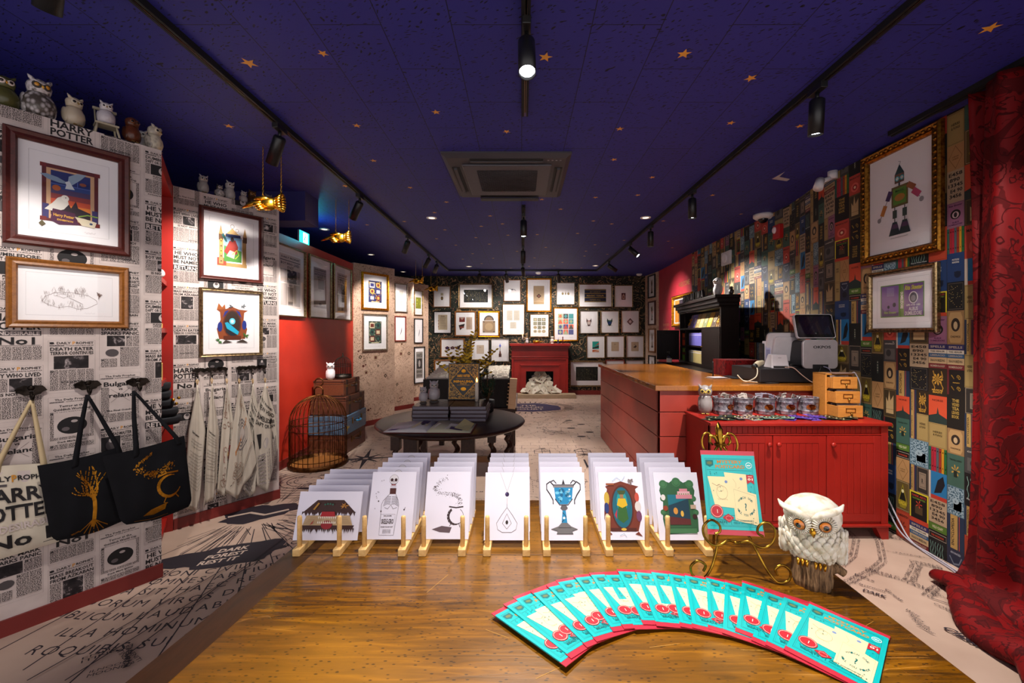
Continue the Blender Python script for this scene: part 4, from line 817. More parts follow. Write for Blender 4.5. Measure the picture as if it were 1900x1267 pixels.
# gilt mirror picture leaning half behind the dark cabinet
framed(W_rr, (1248, 556, 606, 1284, 535, 606), 'gilt framed portrait print half hidden behind the black cabinet', FR_GOLD, .06, lambda c, w, h: (c.r(0, 0, w, h, '#2a2438'), c.r(.0*w, 0, .3*w, h, '#d88a2c'), c.p([(.55*w, .45*h), (.65*w, .8*h), (.75*w, .45*h)], '#3a8ad0'), c.e(.65*w, .36*h, .09*w, .12*h, '#d8a890', 12)), (.05, .05), .04, orn=2, off=.02, lines=False)
# ================================================================ RIGHT WALL, PAPERED WITH BOOK COVERS
def cover(k, seed=0):
    m = M(); c = Cv(m, lambda x, y, h: (x, -h, y), 0.00012); rr = random.Random(k*13+5)
    def border(col, i=.05, wd=.015): c.box(i, i*.7, 1-i, 1-i*.7, wd, col)
    def em(col, cx=.5, cy=.5, r=.2, n=9):
        for i in range(n): a = i*2*math.pi/n; c.p([(cx, cy), (cx+r*math.cos(a-.2), cy+r*.7*math.sin(a-.2)), (cx+r*1.25*math.cos(a), cy+r*.9*math.sin(a)), (cx+r*math.cos(a+.2), cy+r*.7*math.sin(a+.2))], col)
    if k == 0: c.r(0, 0, 1, 1, '#8c5a76'); border('#3f5a2c'); c.e(.5, .52, .3, .19, '#17130f', 20); c.e(.5, .5, .2, .13, '#b59a9c', 18); c.e(.5, .5, .1, .1, '#2a2024', 14); c.t('Rita Skeeter', .5, .84, .07, '#4a1c44', w=.8, shear=.2); c.t('ALBUS', .5, .18, .06, '#4a1c44', w=.4); c.t('DUMBLEDORE', .5, .09, .06, '#4a1c44', w=.8)
    elif k == 1: c.r(0, 0, 1, 1, '#a87e50'); c.p([(.1, .5), (.5, .04), (.9, .5), (.5, .96)], '#7a5630'); c.p([(.13, .5), (.5, .08), (.87, .5), (.5, .92)], '#a87e50'); c.t('A HISTORY', .5, .5, .05, '#5c3c1c', w=.4); c.t('OF MAGIC', .5, .41, .05, '#5c3c1c', w=.36)
    elif k == 2: c.r(0, 0, 1, 1, '#1c3560'); c.t('POTION', .5, .74, .06, '#c9c2b4', w=.4); c.t('MAKING', .5, .65, .06, '#c9c2b4', w=.4); c.e(.62, .25, .2, .12, '#0f1a30', 18); c.e(.62, .33, .22, .03, '#0f1a30', 14)
    elif k == 3: c.r(0, 0, 1, 1, '#54707e'); [c.r(rr.uniform(.02, .9), rr.uniform(.02, .95), rr.uniform(.05, .98), rr.uniform(.02, .95), '#54707e', False) for _ in range(1)]; c.r(.04, .03, .96, .97, mk_covertex) ; c.e(.5, .5, .2, .1, '#8da2aa', 14); c.t('fx', .5, .46, .08, '#26343c')
    elif k == 4: c.r(0, 0, 1, 1, '#2a1f12'); c.k += 1; [c.l([(x, .1), (x+.1, .3), (x-.05, .5), (x+.08, .7), (x, .9)], .05, '#a57a2c') for x in (.25, .7)]; em('#b88a34', .5, .6, .25); c.t('MAGICAL', .5, .18, .06, '#c99a3c', w=.6); c.t('BEASTS', .5, .1, .06, '#c99a3c', w=.5)
    elif k == 5: c.r(0, 0, 1, 1, '#a83c24'); border('#5a1c10'); em('#5a1c10', .5, .5, .2, 6); c.t('QUIDDITCH', .5, .8, .07, '#2c100c', w=.8)
    elif k == 6: c.r(0, 0, 1, 1, '#0f1114'); border('#8a8478', .08, .01); [c.e(rr.uniform(.1, .9), rr.uniform(.08, .92), .018, .012, '#c9b26c', 6, adv=False) for _ in range(34)]
    elif k == 7:
        for i, cl in enumerate(('#24564c', '#94202c', '#a01c34', '#4a5258', '#8a2c1c', '#b8801c', '#1c5a2c')): c.r(i/7, 0, (i+1)/7-.01, 1, cl, False); c.e((i+.5)/7, .2, .03, .03, '#17110f', 6, adv=False); c.e((i+.5)/7, .85, .03, .03, '#17110f', 6, adv=False)
    elif k == 8: c.r(0, 0, 1, 1, '#0e1012'); [c.l([(.12+.13*i+.03*math.sin(j*1.4+i), .25+.08*j) for j in range(9)], .02, '#7fa89a') for i in range(6)]; c.t('Magical Water Plants', .5, .2, .05, '#b5b8b4', w=.84); c.t('OF THE HIGHLAND LOCHS', .5, .12, .03, '#5c6264', w=.6)
    elif k == 9:
        for i, (cl, tx, y0, y1) in enumerate((('#6b1f24', 'NUMEROLOGY', .0, .2), ('#b89c74', 'DRAGON BREEDING', .2, .46), ('#35587a', 'LIBERACIO', .46, .62), ('#c9c0ae', 'THE HEALER', .62, .78), ('#2c2a58', 'SPELLS', .78, 1))): c.r(0, y0, 1, y1-.01, cl, False); c.k += 1; c.t(tx, .5, y0+.3*(y1-y0), .4*(y1-y0), '#17130f' if i in (1, 3) else '#a89a84', w=.8)
    elif k == 10: c.r(0, 0, 1, 1, '#a38e72'); c.t('E458', .5, .82, .11, '#17130f', w=.8); c.t('890', .45, .65, .11, '#17130f', w=.6); c.t('13345', .5, .48, .11, '#17130f', w=.84); c.t('E4 90', .55, .31, .11, '#17130f', w=.7); c.t('3456', .5, .14, .11, '#17130f', w=.7)
    elif k == 11: c.r(0, 0, 1, 1, '#17140f'); [c.t(s_, .5, .8-.12*i, .09, '#a3853c', w=.42) for i, s_ in enumerate(('THE', 'WIZARD', 'TEA', 'LEAVES', 'BOOK'))]
    elif k == 12: c.r(0, 0, 1, 1, '#c8b82c'); c.r(.07, .05, .93, .95, '#120f0c'); c.t('DARK ARTS', .5, .84, .07, '#a8342c', w=.74); c.t('OUTSMARTED', .5, .76, .05, '#6a8a2c', w=.7); c.r(.3, .3, .7, .55, '#4a3a24'); em('#b8402c', .5, .62, .15, 5); c.r(0, 0, 1, .14, '#b03a24')
    elif k == 13: c.r(0, 0, 1, 1, '#3a3838'); c.r(.1, .1, .9, .6, '#55524f'); c.e(.4, .4, .2, .16, '#2c2a2a', 16); c.t('THE', .78, .88, .05, '#bdb5a8'); c.t('CONSPIRACY', .5, .8, .055, '#bdb5a8', w=.8)
    elif k == 14: c.r(0, 0, 1, 1, '#5c4a22'); c.p([(.5, .9), (.15, .3), (.3, .1), (.7, .1), (.85, .3)], '#8a7a1c'); c.p([(.5, .8), (.25, .35), (.75, .35)], '#17130a'); c.e(.5, .66, .09, .06, '#d8cfa4', 12); c.t('DADA', .5, .2, .12, '#c9b02c', w=.6); border('#b8a084')
    elif k == 15: c.r(0, 0, 1, .5, '#14110f'); c.r(0, .5, 1, 1, '#14110f'); c.box(.03, .08, .97, .42, .03, '#a89c8c'); c.r(0, .55, 1, .98, '#4a6a24'); c.t('WILD CRAFT', .5, .7, .16, '#b8b894', w=.6); c.t('THE WANDERER', .5, .18, .12, '#a83c24', w=.7)
    elif k == 16: c.r(0, 0, 1, 1, '#3b2f1c'); c.p([(.2, .15), (.2, .7), (.35, .55), (.45, .95), (.55, .6), (.8, .8), (.8, .15)], '#ae9468'); c.l([(.2, .3), (.8, .3)], .01, '#3b2f1c'); border('#8a7040')
    elif k == 17: c.r(0, 0, 1, 1, '#8a6a44'); c.p([(.1, .2), (.2, .05), (.8, .05), (.9, .2), (.9, .8), (.8, .95), (.2, .95), (.1, .8)], '#a88658'); c.e(.5, .58, .26, .2, '#2a2018', 18); c.e(.5, .56, .12, .12, '#b39a74', 12); c.t('CHADWICK', .5, .2, .06, '#3a2414', w=.6)
    elif k == 18: c.r(0, 0, 1, 1, '#a83a2c'); c.e(.5, .36, .34, .24, '#c8594a', 20); c.e(.5, .36, .2, .15, '#8a1f1c', 18); c.e(.5, .36, .09, .07, '#d9c4a4', 12); c.t('MAGIOLOGY', .5, .8, .09, '#2c100c', w=.86)
    elif k == 19: c.r(0, 0, 1, 1, '#1f6a9a'); c.p([(.3, .2), (.5, .7), (.8, .9), (.9, .6), (.7, .3)], '#12161c'); c.r(0, 0, 1, .14, '#a83424'); c.r(0, 0, .12, 1, '#b5a89a')
    elif k == 20: c.r(0, 0, 1, 1, '#37564a'); em('#a8843c', .5, .5, .22, 7); c.r(.4, .3, .6, .5, '#17241c'); c.t('TRAVELS WITH', .5, .8, .05, '#17241c', w=.7)
    elif k == 21: c.r(0, 0, 1, 1, '#15110f'); c.k += 1; [c.l([(x+.12*math.cos(t*.5+x*4)*(1-t/22), .5+y+.10*math.sin(t*.5)*(1-t/22)) for t in range(18)], .025, '#a8822c') for x in (.35, .7) for y in (-.25, .2)]; c.r(0, 0, .12, 1, '#5a1c20'); c.t('FANTASTIC', .55, .47, .04, '#c99a3c', w=.4)
    elif k == 22: c.r(0, 0, 1, 1, '#22263c'); c.e(.5, .3, .26, .16, '#10121c', 16); c.l([(.15, .75), (.4, .55), (.7, .6), (.85, .8)], .05, '#6c7484'); c.t('ADVANCED', .5, .85, .06, '#9aa0ac', w=.6)
    elif k == 23: c.r(0, 0, 1, 1, '#c0482a'); c.p([(0, 0), (0, .25), (.45, .35), (.5, .6), (.58, .35), (1, .22), (1, 0)], '#20302c'); c.t('NORSE', .5, .8, .07, '#5a1a10', w=.6)
    elif k == 24: c.r(0, 0, 1, 1, '#97804e'); border('#4a3a1c'); c.t('HERBS', .5, .6, .08, '#3a2c14', w=.5); c.t('& FUNGI', .5, .48, .08, '#3a2c14', w=.5)
    elif k == 25: c.r(0, 0, 1, 1, '#2a2622'); border('#8c7c68', .04, .03); c.r(.2, .2, .8, .8, '#847462'); c.box(.27, .26, .73, .74, .02, '#2a2622'); c.t('R', .5, .4, .18, '#2a2622')
    elif k == 26: c.r(0, 0, 1, 1, '#1c2c44'); c.r(.2, 0, .62, 1, '#a8884c'); c.t('ENCYCLOPEDIA', .41, .5, .16, '#1c1410', w=.8, rot=math.pi/2); c.r(.7, 0, .74, 1, '#a8442c')
    elif k == 27: c.r(0, 0, 1, 1, '#191a17'); c.p([(.44, .3), (.56, .3), (.56, .75), (.44, .75)], '#3f4a40'); c.e(.5, .5, .05, .12, '#5a6a5a'); [c.e(.5, y, .05, .02, '#a59c8c', 8, adv=False) for y in (.4, .5, .6, .7)]
    return m
_t = NT('speckled_cover'); mk_covertex = _t.out(_t.ramp(_t.noise(_t.co(), 110, 1), [(0.46, '#33505f'), (0.52, '#8ba0a9')]), .7, 0, .3)
COV = [cover(k) for k in range(28)]
def book_wall(name, a, b_, seed):
    W = Wl(a, b_); b = M(); b.box(0, W.len, 0, 0.08, 0, CEIL, plain('#1a1713', .5, 0, .45)); rr = random.Random(seed); x = 0.0; order = []
    while x < W.len-.001:
        wd = rr.choice([.10, .115, .13, .15]); wd = min(wd, W.len-x)
        if W.len-x-wd < .05: wd = W.len-x
        z = -rr.uniform(0, .15)
        while z < CEIL:
            if not order: order = list(range(28)); rr.shuffle(order)
            k = order.pop(); h = rr.choice([.15, .17, .19, .2])
            if k in (15,): h = .10
            if k in (7, 9): h = .15
            cells = [(k, x, wd)]
            if wd >= .13 and rr.random() < .35 and k not in (7, 9, 15): cells = [(26 if rr.random() < .5 else 24, x, wd*.38), (k, x+wd*.38, wd*.62)]
            z0, z1 = max(z, 0.0), min(z+h, CEIL)
            if z1-z0 > .01:
                for kk, xx, ww in cells:
                    pg = COV[kk]; base = len(b.v); b.v.extend([(xx+.001+vx*(ww-.002), vy, min(max(z+vz*h, z0), z1)) for vx, vy, vz in pg.v]); mp = [b.mid(q) for q in pg.mats]
                    for f, q in zip(pg.f, pg.mi):
                        zz = [b.v[base+t][2] for t in f]
                        if max(zz)-min(zz) < 1e-6: continue
                        b.f.append(tuple(t+base for t in f)); b.mi.append(mp[q]); b.sm.append(False)
            z += h
        x += wd
    struct(b.build(name, loc=(*W.a, 0), rot=(0, 0, W.rz))); return W
W_b1 = book_wall('wall_right_book_far', RP[0], RP[1], 3); W_b2 = book_wall('wall_right_book_bend', RP[1], RP[2], 5); W_b3 = book_wall('wall_right_book_near', RP[2], RP[3], 9)
def a_robot(c, w, h):
    def q(x, y, a, ww, hh, m):
        ca, sa = math.cos(a), math.sin(a); c.p([(x*w+(dx*ca-dy*sa)*w, y*h+(dx*sa+dy*ca)*w) for dx, dy in ((-ww, -hh), (ww, -hh), (ww, hh), (-ww, hh))], m)
    c.l([(.5*w, .98*h), (.53*w, 1.02*h), (.48*w, 1.03*h)], .01*w, '#3a3a40'); c.p([(.39*w, .86*h), (.5*w, .99*h), (.61*w, .86*h)], '#22403c'); c.r(.39*w, .74*h, .61*w, .86*h, '#6b4a34')
    for x in (.45, .56): c.e(x*w, .80*h, .05*w, .035*h, '#3aa0a8', 14); c.e(x*w, .80*h, .028*w, .02*h, '#e8e4dc', 12); c.e(x*w, .80*h, .01*w, .008*h, '#17130f', 8)
    c.r(.48*w, .70*h, .52*w, .74*h, '#3a3a40'); c.r(.32*w, .42*h, .70*w, .70*h, '#6a5a2a'); c.r(.36*w, .45*h, .66*w, .67*h, '#5a8a2c'); c.e(.51*w, .54*h, .12*w, .05*h, '#a8742c', 14); c.t('MAGIC', .51*w, .62*h, .03*h, '#22401c', w=.2*w)
    for (x0, y0, x1, y1) in ((.34, .68, .2, .52), (.2, .52, .05, .32), (.68, .7, .82, .58), (.82, .58, .95, .46)): c.l([(x0*w, y0*h), (x1*w, y1*h)], .012*w, '#3a3436')
    q(.26, .60, 1.15, .10, .055, '#4a3466'); q(.13, .42, 1.15, .11, .05, '#c07a2c'); q(.77, .64, -.65, .10, .055, '#9a5a2c'); q(.88, .53, -.75, .10, .06, '#b8486a')
    for x, y in ((.02, .30), (.99, .42)): c.e(x*w, y*h, .05*w, .035*h, '#8e8c8e', 9)
    for x in (.40, .63): c.r((x-.01)*w, .20*h, (x+.01)*w, .42*h, '#3a3436'); c.r((x-.05)*w, .27*h, (x+.05)*w, .38*h, '#3c4a3c'); c.p([((x-.14)*w, .04*h), ((x-.05)*w, .22*h), ((x+.05)*w, .22*h), ((x+.13)*w, .04*h)], '#2a3a34'); c.p([((x-.09)*w, .13*h), ((x-.05)*w, .19*h), ((x+.05)*w, .19*h), ((x+.09)*w, .13*h)], '#5c3c5a')
    c.r(.3*w, .0*h, .7*w, .006*h, '#8a8688'); sig(c, w, h)
framed(W_b3, (1595, 293.7, 493.4, 1744, 222.5, 465.6), 'large ornate gold frame with a figure built of book covers on the right wall', FR_GOLD if False else metal('#a8742c', .36, '#6e4518', 60), .062, a_robot, (.16, .13), .035, orn=2, lines=False)
def a_cover2(c, w, h):
    c.r(0, 0, w, h, '#5d8a3c'); c.r(.02*w, .03*h, .44*w, .97*h, '#7a5a96'); c.r(.56*w, .03*h, .98*w, .97*h, '#6d4a86'); c.r(.45*w, 0, .55*w, h, '#4f7a2c'); c.t('DUMBLEDORE', .485*w, .5*h, .06*w, '#dcd6d8', w=.5*h, rot=-math.pi/2)
    c.t('Rita Skeeter', .77*w, .80*h, .13*h, '#c8c42c', w=.38*w, shear=.2); c.e(.77*w, .56*h, .10*w, .18*h, '#dcd6d8', 22); c.e(.77*w, .56*h, .08*w, .15*h, '#4a4650', 22); c.e(.77*w, .54*h, .05*w, .09*h, '#8a868c', 16); c.t('LIFE AND LIES', .77*w, .32*h, .05*h, '#dcd6d8', w=.3*w); c.t('ALBUS', .77*w, .18*h, .11*h, '#dcd6d8', w=.2*w); c.t('DUMBLEDORE', .77*w, .05*h, .11*h, '#dcd6d8', w=.36*w)
    c.p([(.04*w, .3*h), (.1*w, .2*h), (.2*w, .24*h), (.3*w, .1*h), (.44*w, .15*h), (.44*w, .03*h), (.04*w, .03*h)], '#54406a'); c.t('Rita Skeeter', .24*w, .12*h, .07*h, '#8fae4a', w=.3*w, shear=.2)
    c.e(.34*w, .38*h, .04*w, .07*h, '#2c2438', 12); c.e(.2*w, .32*h, .03*w, .05*h, '#2c2438', 12); c.p([(.16*w, .65*h), (.16*w, .92*h), (.34*w, .92*h), (.34*w, .65*h)], '#8a78a6')
framed(W_b3, (1607.5, 507, 616.7, 1737.5, 486.5, 616.7), 'antique gold frame with a purple and green book jacket, below the large gold frame', FR_AGED, .03, a_cover2, (.15, .2), .03, orn=1)
# small fixtures on and by the right wall
def onwall(px, py, W=W_b1, off=0.0):
    u, z = W.uv(px, py, off); return W.at(u, z, off)
t_ = thing('fire_alarm', 'red wall call box high on the book-cover wall', 'fire alarm', onwall(1448, 430), W_b1.rz); b = M(); b.box(-.06, .06, -.05, 0, -.075, .075, plain('#b01c1c', .35)); b.build('housing', t_, bev=.008); b = M(); b.ball((-.02, -.052, .02), .03, .02, .035, '#e8d8dc'); b.build('strobe', t_)
t_ = thing('wall_speaker', 'white round speaker on the far part of the book-cover wall', 'speaker', onwall(1350, 479), W_b1.rz); b = M(); b.box(-.13, .13, -.03, 0, -.09, .09, '#d9d4d6'); b.build('housing', t_, bev=.01)
b = M(); b.T = Matrix.Rotation(math.pi/2, 4, 'X'); b.lathe([(.06, .03), (.06, .05), (.045, .05), (.03, .044), (.001, .042)], '#e8e4e6', 24); b.build('speaker_cone', t_)
x, y, z = onz(1416, 398, CEIL); t_ = thing('dome_camera', 'white dome security camera on the ceiling beside the book-cover wall', 'camera', (x, y, CEIL)); b = M(); b.lathe([(.10, 0), (.10, -.03), (.075, -.05), (.06, -.052)], '#e3dfe0', 28); b.build('housing', t_); b = M(); b.ball((0, 0, -.05), .05, .05, .045, plain('#17161a', .1, 0, .6)); b.build('dome', t_)
x, y, z = 2.44, 3.42, CEIL-.05; t_ = thing('bullet_camera', 'white bracket camera high at the bend of the book-cover wall', 'camera', (x, y, z)); b = M(); b.cyl((0.08, 0, .05), (0.08, 0, -.01), .035, '#cfc9cc', 16); b.cyl((.08, 0, 0), (-.03, -.01, -.04), .018, '#cfc9cc', 12); b.build('bracket', t_); b = M(); b.cyl((-.02, 0, -.02), (-.06, -.03, -.10), .032, '#d9d4d6', 18, .036); b.build('camera_body', t_)
# curtain rail and damask curtain
b = M(); b.box(2.385, 2.40, .4, 2.75, CEIL-.03, CEIL, '#0e0e10'); b.box(2.405, 2.42, .4, 2.75, CEIL-.035, CEIL-.005, '#0e0e10'); b.box(2.425, 2.44, .4, 2.45, CEIL-.03, CEIL, '#0e0e10'); tag(b.build('curtain_rail'), 'black double curtain rail on the ceiling above the red curtain', 'curtain rail')
b = M(); ny, nz = 130, 46; vs = []
for j in range(nz+1):
    t = j/nz; z = 2.66*(1-t)+.02*t
    for i in range(ny+1):
        s_ = i/ny; y = 2.27-s_*1.35; fl = 1.0+.5*t; x = 2.40+.045*math.sin(s_*38+.6*math.sin(t*3))*fl+.03*math.sin(s_*15+1.0)*t+.02*math.sin(s_*71+2*t); y -= .05*math.sin(t*2.5)*s_ - .06*t*(1-s_)
        if t > .93: q = (t-.93)/.07; x -= q*q*(.10+.06*math.sin(s_*9)); z = max(.02, z-.02*q)
        vs.append((x, y, z))
fs = [(j*(ny+1)+i, j*(ny+1)+i+1, (j+1)*(ny+1)+i+1, (j+1)*(ny+1)+i) for j in range(nz) for i in range(ny)]
b.add(vs, fs, VELVET, True); cu_ = b.build('curtain'); m_ = cu_.modifiers.new('solid', 'SOLIDIFY'); m_.thickness = .006
tag(cu_, 'floor-length red damask curtain at the right edge', 'curtain')
# puddled hem in folds on the floor, part of the curtain
b = M()
for k, (x0, y0, x1, y1, r) in enumerate(((2.30, 2.34, 2.12, 1.55, .07), (2.2, 2.15, 2.0, 1.5, .08), (2.38, 2.2, 2.2, 1.4, .11), (2.14, 1.86, 1.92, 1.4, .07))):
    pts = []; rad = []
    for i in range(17): t = i/16; pts.append((x0+(x1-x0)*t+.03*math.sin(t*7+k*2), y0+(y1-y0)*t, r*.55+.02*math.sin(t*9+k))); rad.append(r*(.35+.8*math.sin(math.pi*min(.97, t*.9+.06))**.6))
    b.tube(pts, r, VELVET, 14, rad=rad, flat=.62)
b.build('hem_folds', cu_)
# ================================================================ CEILING FITTINGS
x0, y0, _ = onz(817, 279.5, CEIL); x1, y1, _ = onz(1061, 279.5, CEIL); ya = 783*1.32/340.5; yb = 783*1.32/258; acx = (x0+x1)/2; acy = (ya+yb)/2; hw = .475
ac = thing('air_conditioner', 'grey square ceiling cassette air conditioner with honeycomb grille', 'air conditioner', (acx, acy, CEIL))
ACM = plain('#3f3d43', .5, 0, .4); ACD = plain('#121214', .6)
b = M(); b.loft([[(sx*hw, sy*hw, 0) for sx, sy in ((-1, -1), (1, -1), (1, 1), (-1, 1))], [(sx*hw, sy*hw, -.012) for sx, sy in ((-1, -1), (1, -1), (1, 1), (-1, 1))], [(sx*.44, sy*.44, -.035) for sx, sy in ((-1, -1), (1, -1), (1, 1), (-1, 1))]], ACM, False); b.build('housing', ac)
b = M(); b.box(-.34, .34, -.34, .34, -.052, -.034, plain('#47444c', .45)); b.build('inner_panel', ac, bev=.012)
b = M(); b.box(-.235, .235, -.25, .22, -.0535, -.052, ACD)
for i in range(-13, 15):
    for s_ in (1, -1):
        xa = i*.035; L = .235
        p0 = (-L, xa-L*s_*1.0); p1 = (L, xa+L*s_*1.0); pts = []
        t0, t1 = 0.0, 1.0
        for (lo, hi) in ((-.25, .22),):
            d = p1[1]-p0[1]; ta = (lo-p0[1])/d; tb = (hi-p0[1])/d; t0 = max(t0, min(ta, tb)); t1 = min(t1, max(ta, tb))
        if t1 > t0+.01: b.tube([(p0[0]+(p1[0]-p0[0])*t, p0[1]+(p1[1]-p0[1])*t, -.055) for t in (t0, t1)], .0028, ACM, 4)
b.build('grille', ac)
for k, (ax, ay, bx, by) in enumerate(((-.27, -.425, .27, -.365), (-.27, .365, .27, .425), (-.425, -.27, -.365, .27), (.365, -.27, .425, .27))):
    b = M(); b.box(ax, bx, ay, by, -.040, -.030, ACD); b.build('air_slot', ac); b = M()
    if k == 0: b.box(ax, bx, -.40, -.375, -.046, -.038, ACM)
    elif k == 1: b.box(ax, bx, .40, .47, -.062, -.050, plain('#2b2a2e', .5))
    elif k == 2: b.box(-.41, -.385, ay, by, -.055, -.038, ACM)
    else: b.box(.385, .41, ay, by, -.055, -.038, ACM)
    b.build('louvre', ac, bev=.002)
b = M()
for k in range(4): b.lathe([(.008, 0), (.008, -.002), (.001, -.002)], '#8a878e', 10, c=(.33+.03*k-.02, -.40, -.034))
b.build('indicator', ac)
# tracks
def track(name, a, c_, label):
    a = Vector(a); c_ = Vector(c_); d = (c_-a); L = d.length; rz = math.atan2(d.y, d.x); o = thing(name, label, 'light track', (a.x, a.y, CEIL), rz)
    b = M(); b.box(0, L, -.018, -.006, -.032, 0, '#0f0f11'); b.box(0, L, .006, .018, -.032, 0, '#0f0f11'); b.box(0, L, -.006, .006, -.008, 0, '#0f0f11'); b.build('rail', o)
    b = M(); b.box(0, L, -.005, -.0035, -.030, -.027, metal('#c9a890', .3)); b.box(0, L, .0035, .005, -.030, -.027, metal('#c9a890', .3)); b.build('conductor', o); return o
track('track_rail', (-1.50, .5), (-1.50, 8.62), 'long black light track along the left side of the ceiling'); track('track_rail', (1.54, .5), (1.54, 8.62), 'long black light track along the right side of the ceiling')
track('track_rail', (-1.50, 8.62), (1.54, 8.62), 'black light track crossing the ceiling in front of the back wall')
track('track_rail', (.015, .6), (.02, 2.5), 'short black light track above the front table'); track('track_rail', (.02, 4.3), (.02, 8.4), 'black light track down the middle of the ceiling behind the air conditioner')
LENS = emis('#eef4ff', 14.0)
def spot(pos, tgt, label, power=1.0, ang=38, lit=True, L=.17, col=(1.0, .93, .86), blend=.55):
    p = Vector((pos[0], pos[1], CEIL-.03)); o = thing('track_spotlight', label, 'spotlight', p, 0, 'track spotlights' if False else None)
    T = Vector(tgt); j = Vector((0, 0, -.075)); d = (T-(p+j)).normalized()
    b = M(); b.box(-.018, .018, -.055, .055, -.032, .004, BLACKM); b.build('adapter', o, bev=.003)
    b = M(); b.tube([(0, 0, -.03), tuple(j)], .010, BLACKM, 10); b.ball(tuple(j), .017, .017, .017, BLACKM, 10, 6); b.build('swivel_arm', o)
    q = d.to_track_quat('-Z', 'Y'); h = M(); h.T = Matrix.Translation(j+d*.0) @ q.to_matrix().to_4x4()
    r = .036; h.lathe([(.004, .012), (r*.8, .010), (r, 0.0), (r, -L), (r*.93, -L), (r*.90, -L+.02), (r*.5, -L+.03)], BLACKM, 28, caps=False); h.build('lamp_head', o)
    h = M(); h.T = Matrix.Translation(j) @ q.to_matrix().to_4x4(); h.lathe([(r*.88, -L+.014), (r*.6, -L+.016), (.001, -L+.018)], LENS, 24, caps=False); h.build('lens', o)
    if lit:
        ld = bpy.data.lights.new('lamp_light', 'SPOT'); ld.energy = SPOT_W*power; ld.spot_size = math.radians(ang); ld.spot_blend = blend; ld.shadow_soft_size = .03; ld.color = col
        lo = bpy.data.objects.new('lamp_light', ld); C.objects.link(lo); lo.parent = o; lo.location = j+d*(L+.01); lo.rotation_euler = q.to_euler()
    return o
WRM = (1.0, .90, .80)
spot((-1.5, 1.35), (-2.35, 1.95, 1.25), 'left track spotlight nearest the camera, aimed at the tote bags', .8, 62)
spot((-1.5, 2.617), (-2.3, 3.15, 1.3), 'second spotlight on the left track, tilted toward the tea towel wall', 1.8, 84)
spot((-1.5, 3.91), (-2.5, 4.55, 1.15), 'third spotlight on the left track, tilted toward the red wall', 3.2, 56)
spot((-1.5, 5.56), (-2.2, 6.5, 1.5), 'fourth spotlight on the left track, tilted toward the map-print wall', 1.6, 62)
spot((-1.5, 6.83), (-2.3, 7.7, 1.5), 'fifth spotlight on the left track above the middle map-print wall', 1.5, 55)
spot((-1.5, 7.47), (-2.2, 8.6, 1.6), 'last spotlight on the left track, lens showing', 1.5, 55)
spot((-.86, 8.62), (-1.3, 9.5, 1.3), 'leftmost spotlight on the cross track before the back wall', .55, 110)
spot((-.32, 8.62), (-.1, 9.5, 1.3), 'second spotlight on the cross track, dark and tilted to the right', .5, 110)
spot((.75, 8.62), (.9, 9.4, 1.4), 'lit spotlight on the cross track above the fireplace', .8, 110)
spot((1.54, 2.2), (1.62, 2.5, 0), 'large downward spotlight on the right track nearest the camera', 3.0, 82)
spot((1.54, 3.81), (1.56, 3.86, 0), 'second downward spotlight on the right track', 1.8, 60)
spot((1.54, 5.04), (1.52, 5.08, 0), 'third downward spotlight on the right track above the counter', 1.5, 50)
spot((1.54, 6.0), (2.45, 5.3, 1.5), 'fourth spotlight on the right track, tilted toward the black cabinet', 3.2, 75)
spot((1.54, 7.47), (2.8, 7.5, 1.7), 'last spotlight on the right track, tilted toward the crimson wall', 2.2, 75, blend=1.0)
spot((.02, 1.76), (.05, 1.05, .6), 'large lit spotlight above the front table', 1.15, 60, blend=.8)
spot((.02, 4.55), (.03, 4.3, 0), 'middle spotlight hanging behind the air conditioner', 2.6, 70)
spot((.02, 6.2), (.02, 6.6, 0), 'spotlight below the middle track, second behind the air conditioner', 1.8, 95, blend=.9)
spot((.02, 7.8), (.2, 9.4, 1.2), 'farthest spotlight on the middle track', .8, 130, blend=.9)
spot((.02, .75), (.15, .55, .8), 'spotlight on the short track just above the camera', 2.1, 60, blend=.9)
spot((1.54, 1.2), (2.3, 2.3, 1.2), 'spotlight on the right track aimed at the curtain, beside the camera', .8, 70)
# downlights, detectors
def downlight(px, py, lab, r=.045, on=False):
    x, y, z = onz(px, py, CEIL); o = thing('downlight', lab, 'downlight', (x, y, CEIL)); b = M(); b.lathe([(r*1.3, 0), (r*1.3, -.006), (r, -.008), (r*.8, -.002)], '#dfd9d6', 24, caps=False); b.build('trim_ring', o); b = M(); b.lathe([(r*.8, -.003), (.001, -.004)], emis('#ffe9d0', 1.2), 20, caps=False); b.build('lamp_disc', o)
for px, py, lab in ((801, 404, 'small recessed downlight left of the middle spotlights'), (1198, 403.5, 'small recessed downlight beside the right track'), (688, 472, 'small recessed downlight above the near map-print wall'), (748, 504, 'small recessed downlight above the middle map-print wall'), (602, 425, 'small recessed downlight beside the second golden hand'), (870, 494, 'small recessed downlight near the far left of the middle track'), (1105, 492.6, 'small recessed downlight near the far end of the right track')): downlight(px, py, lab)
for px, py, lab in ((999, 505, 'white smoke detector on the ceiling in front of the large gold frame'), (1186, 508, 'white smoke detector on the ceiling in the far right corner')):
    x, y, z = onz(px, py, CEIL); y = min(y, 9.3); x = (px-CX)*y/F; o = thing('smoke_detector', lab, 'smoke detector', (x, y, CEIL)); b = M(); b.lathe([(.06, 0), (.062, -.02), (.045, -.035), (.03, -.045), (.001, -.046)], '#e0dcdc', 24); b.build('housing', o)
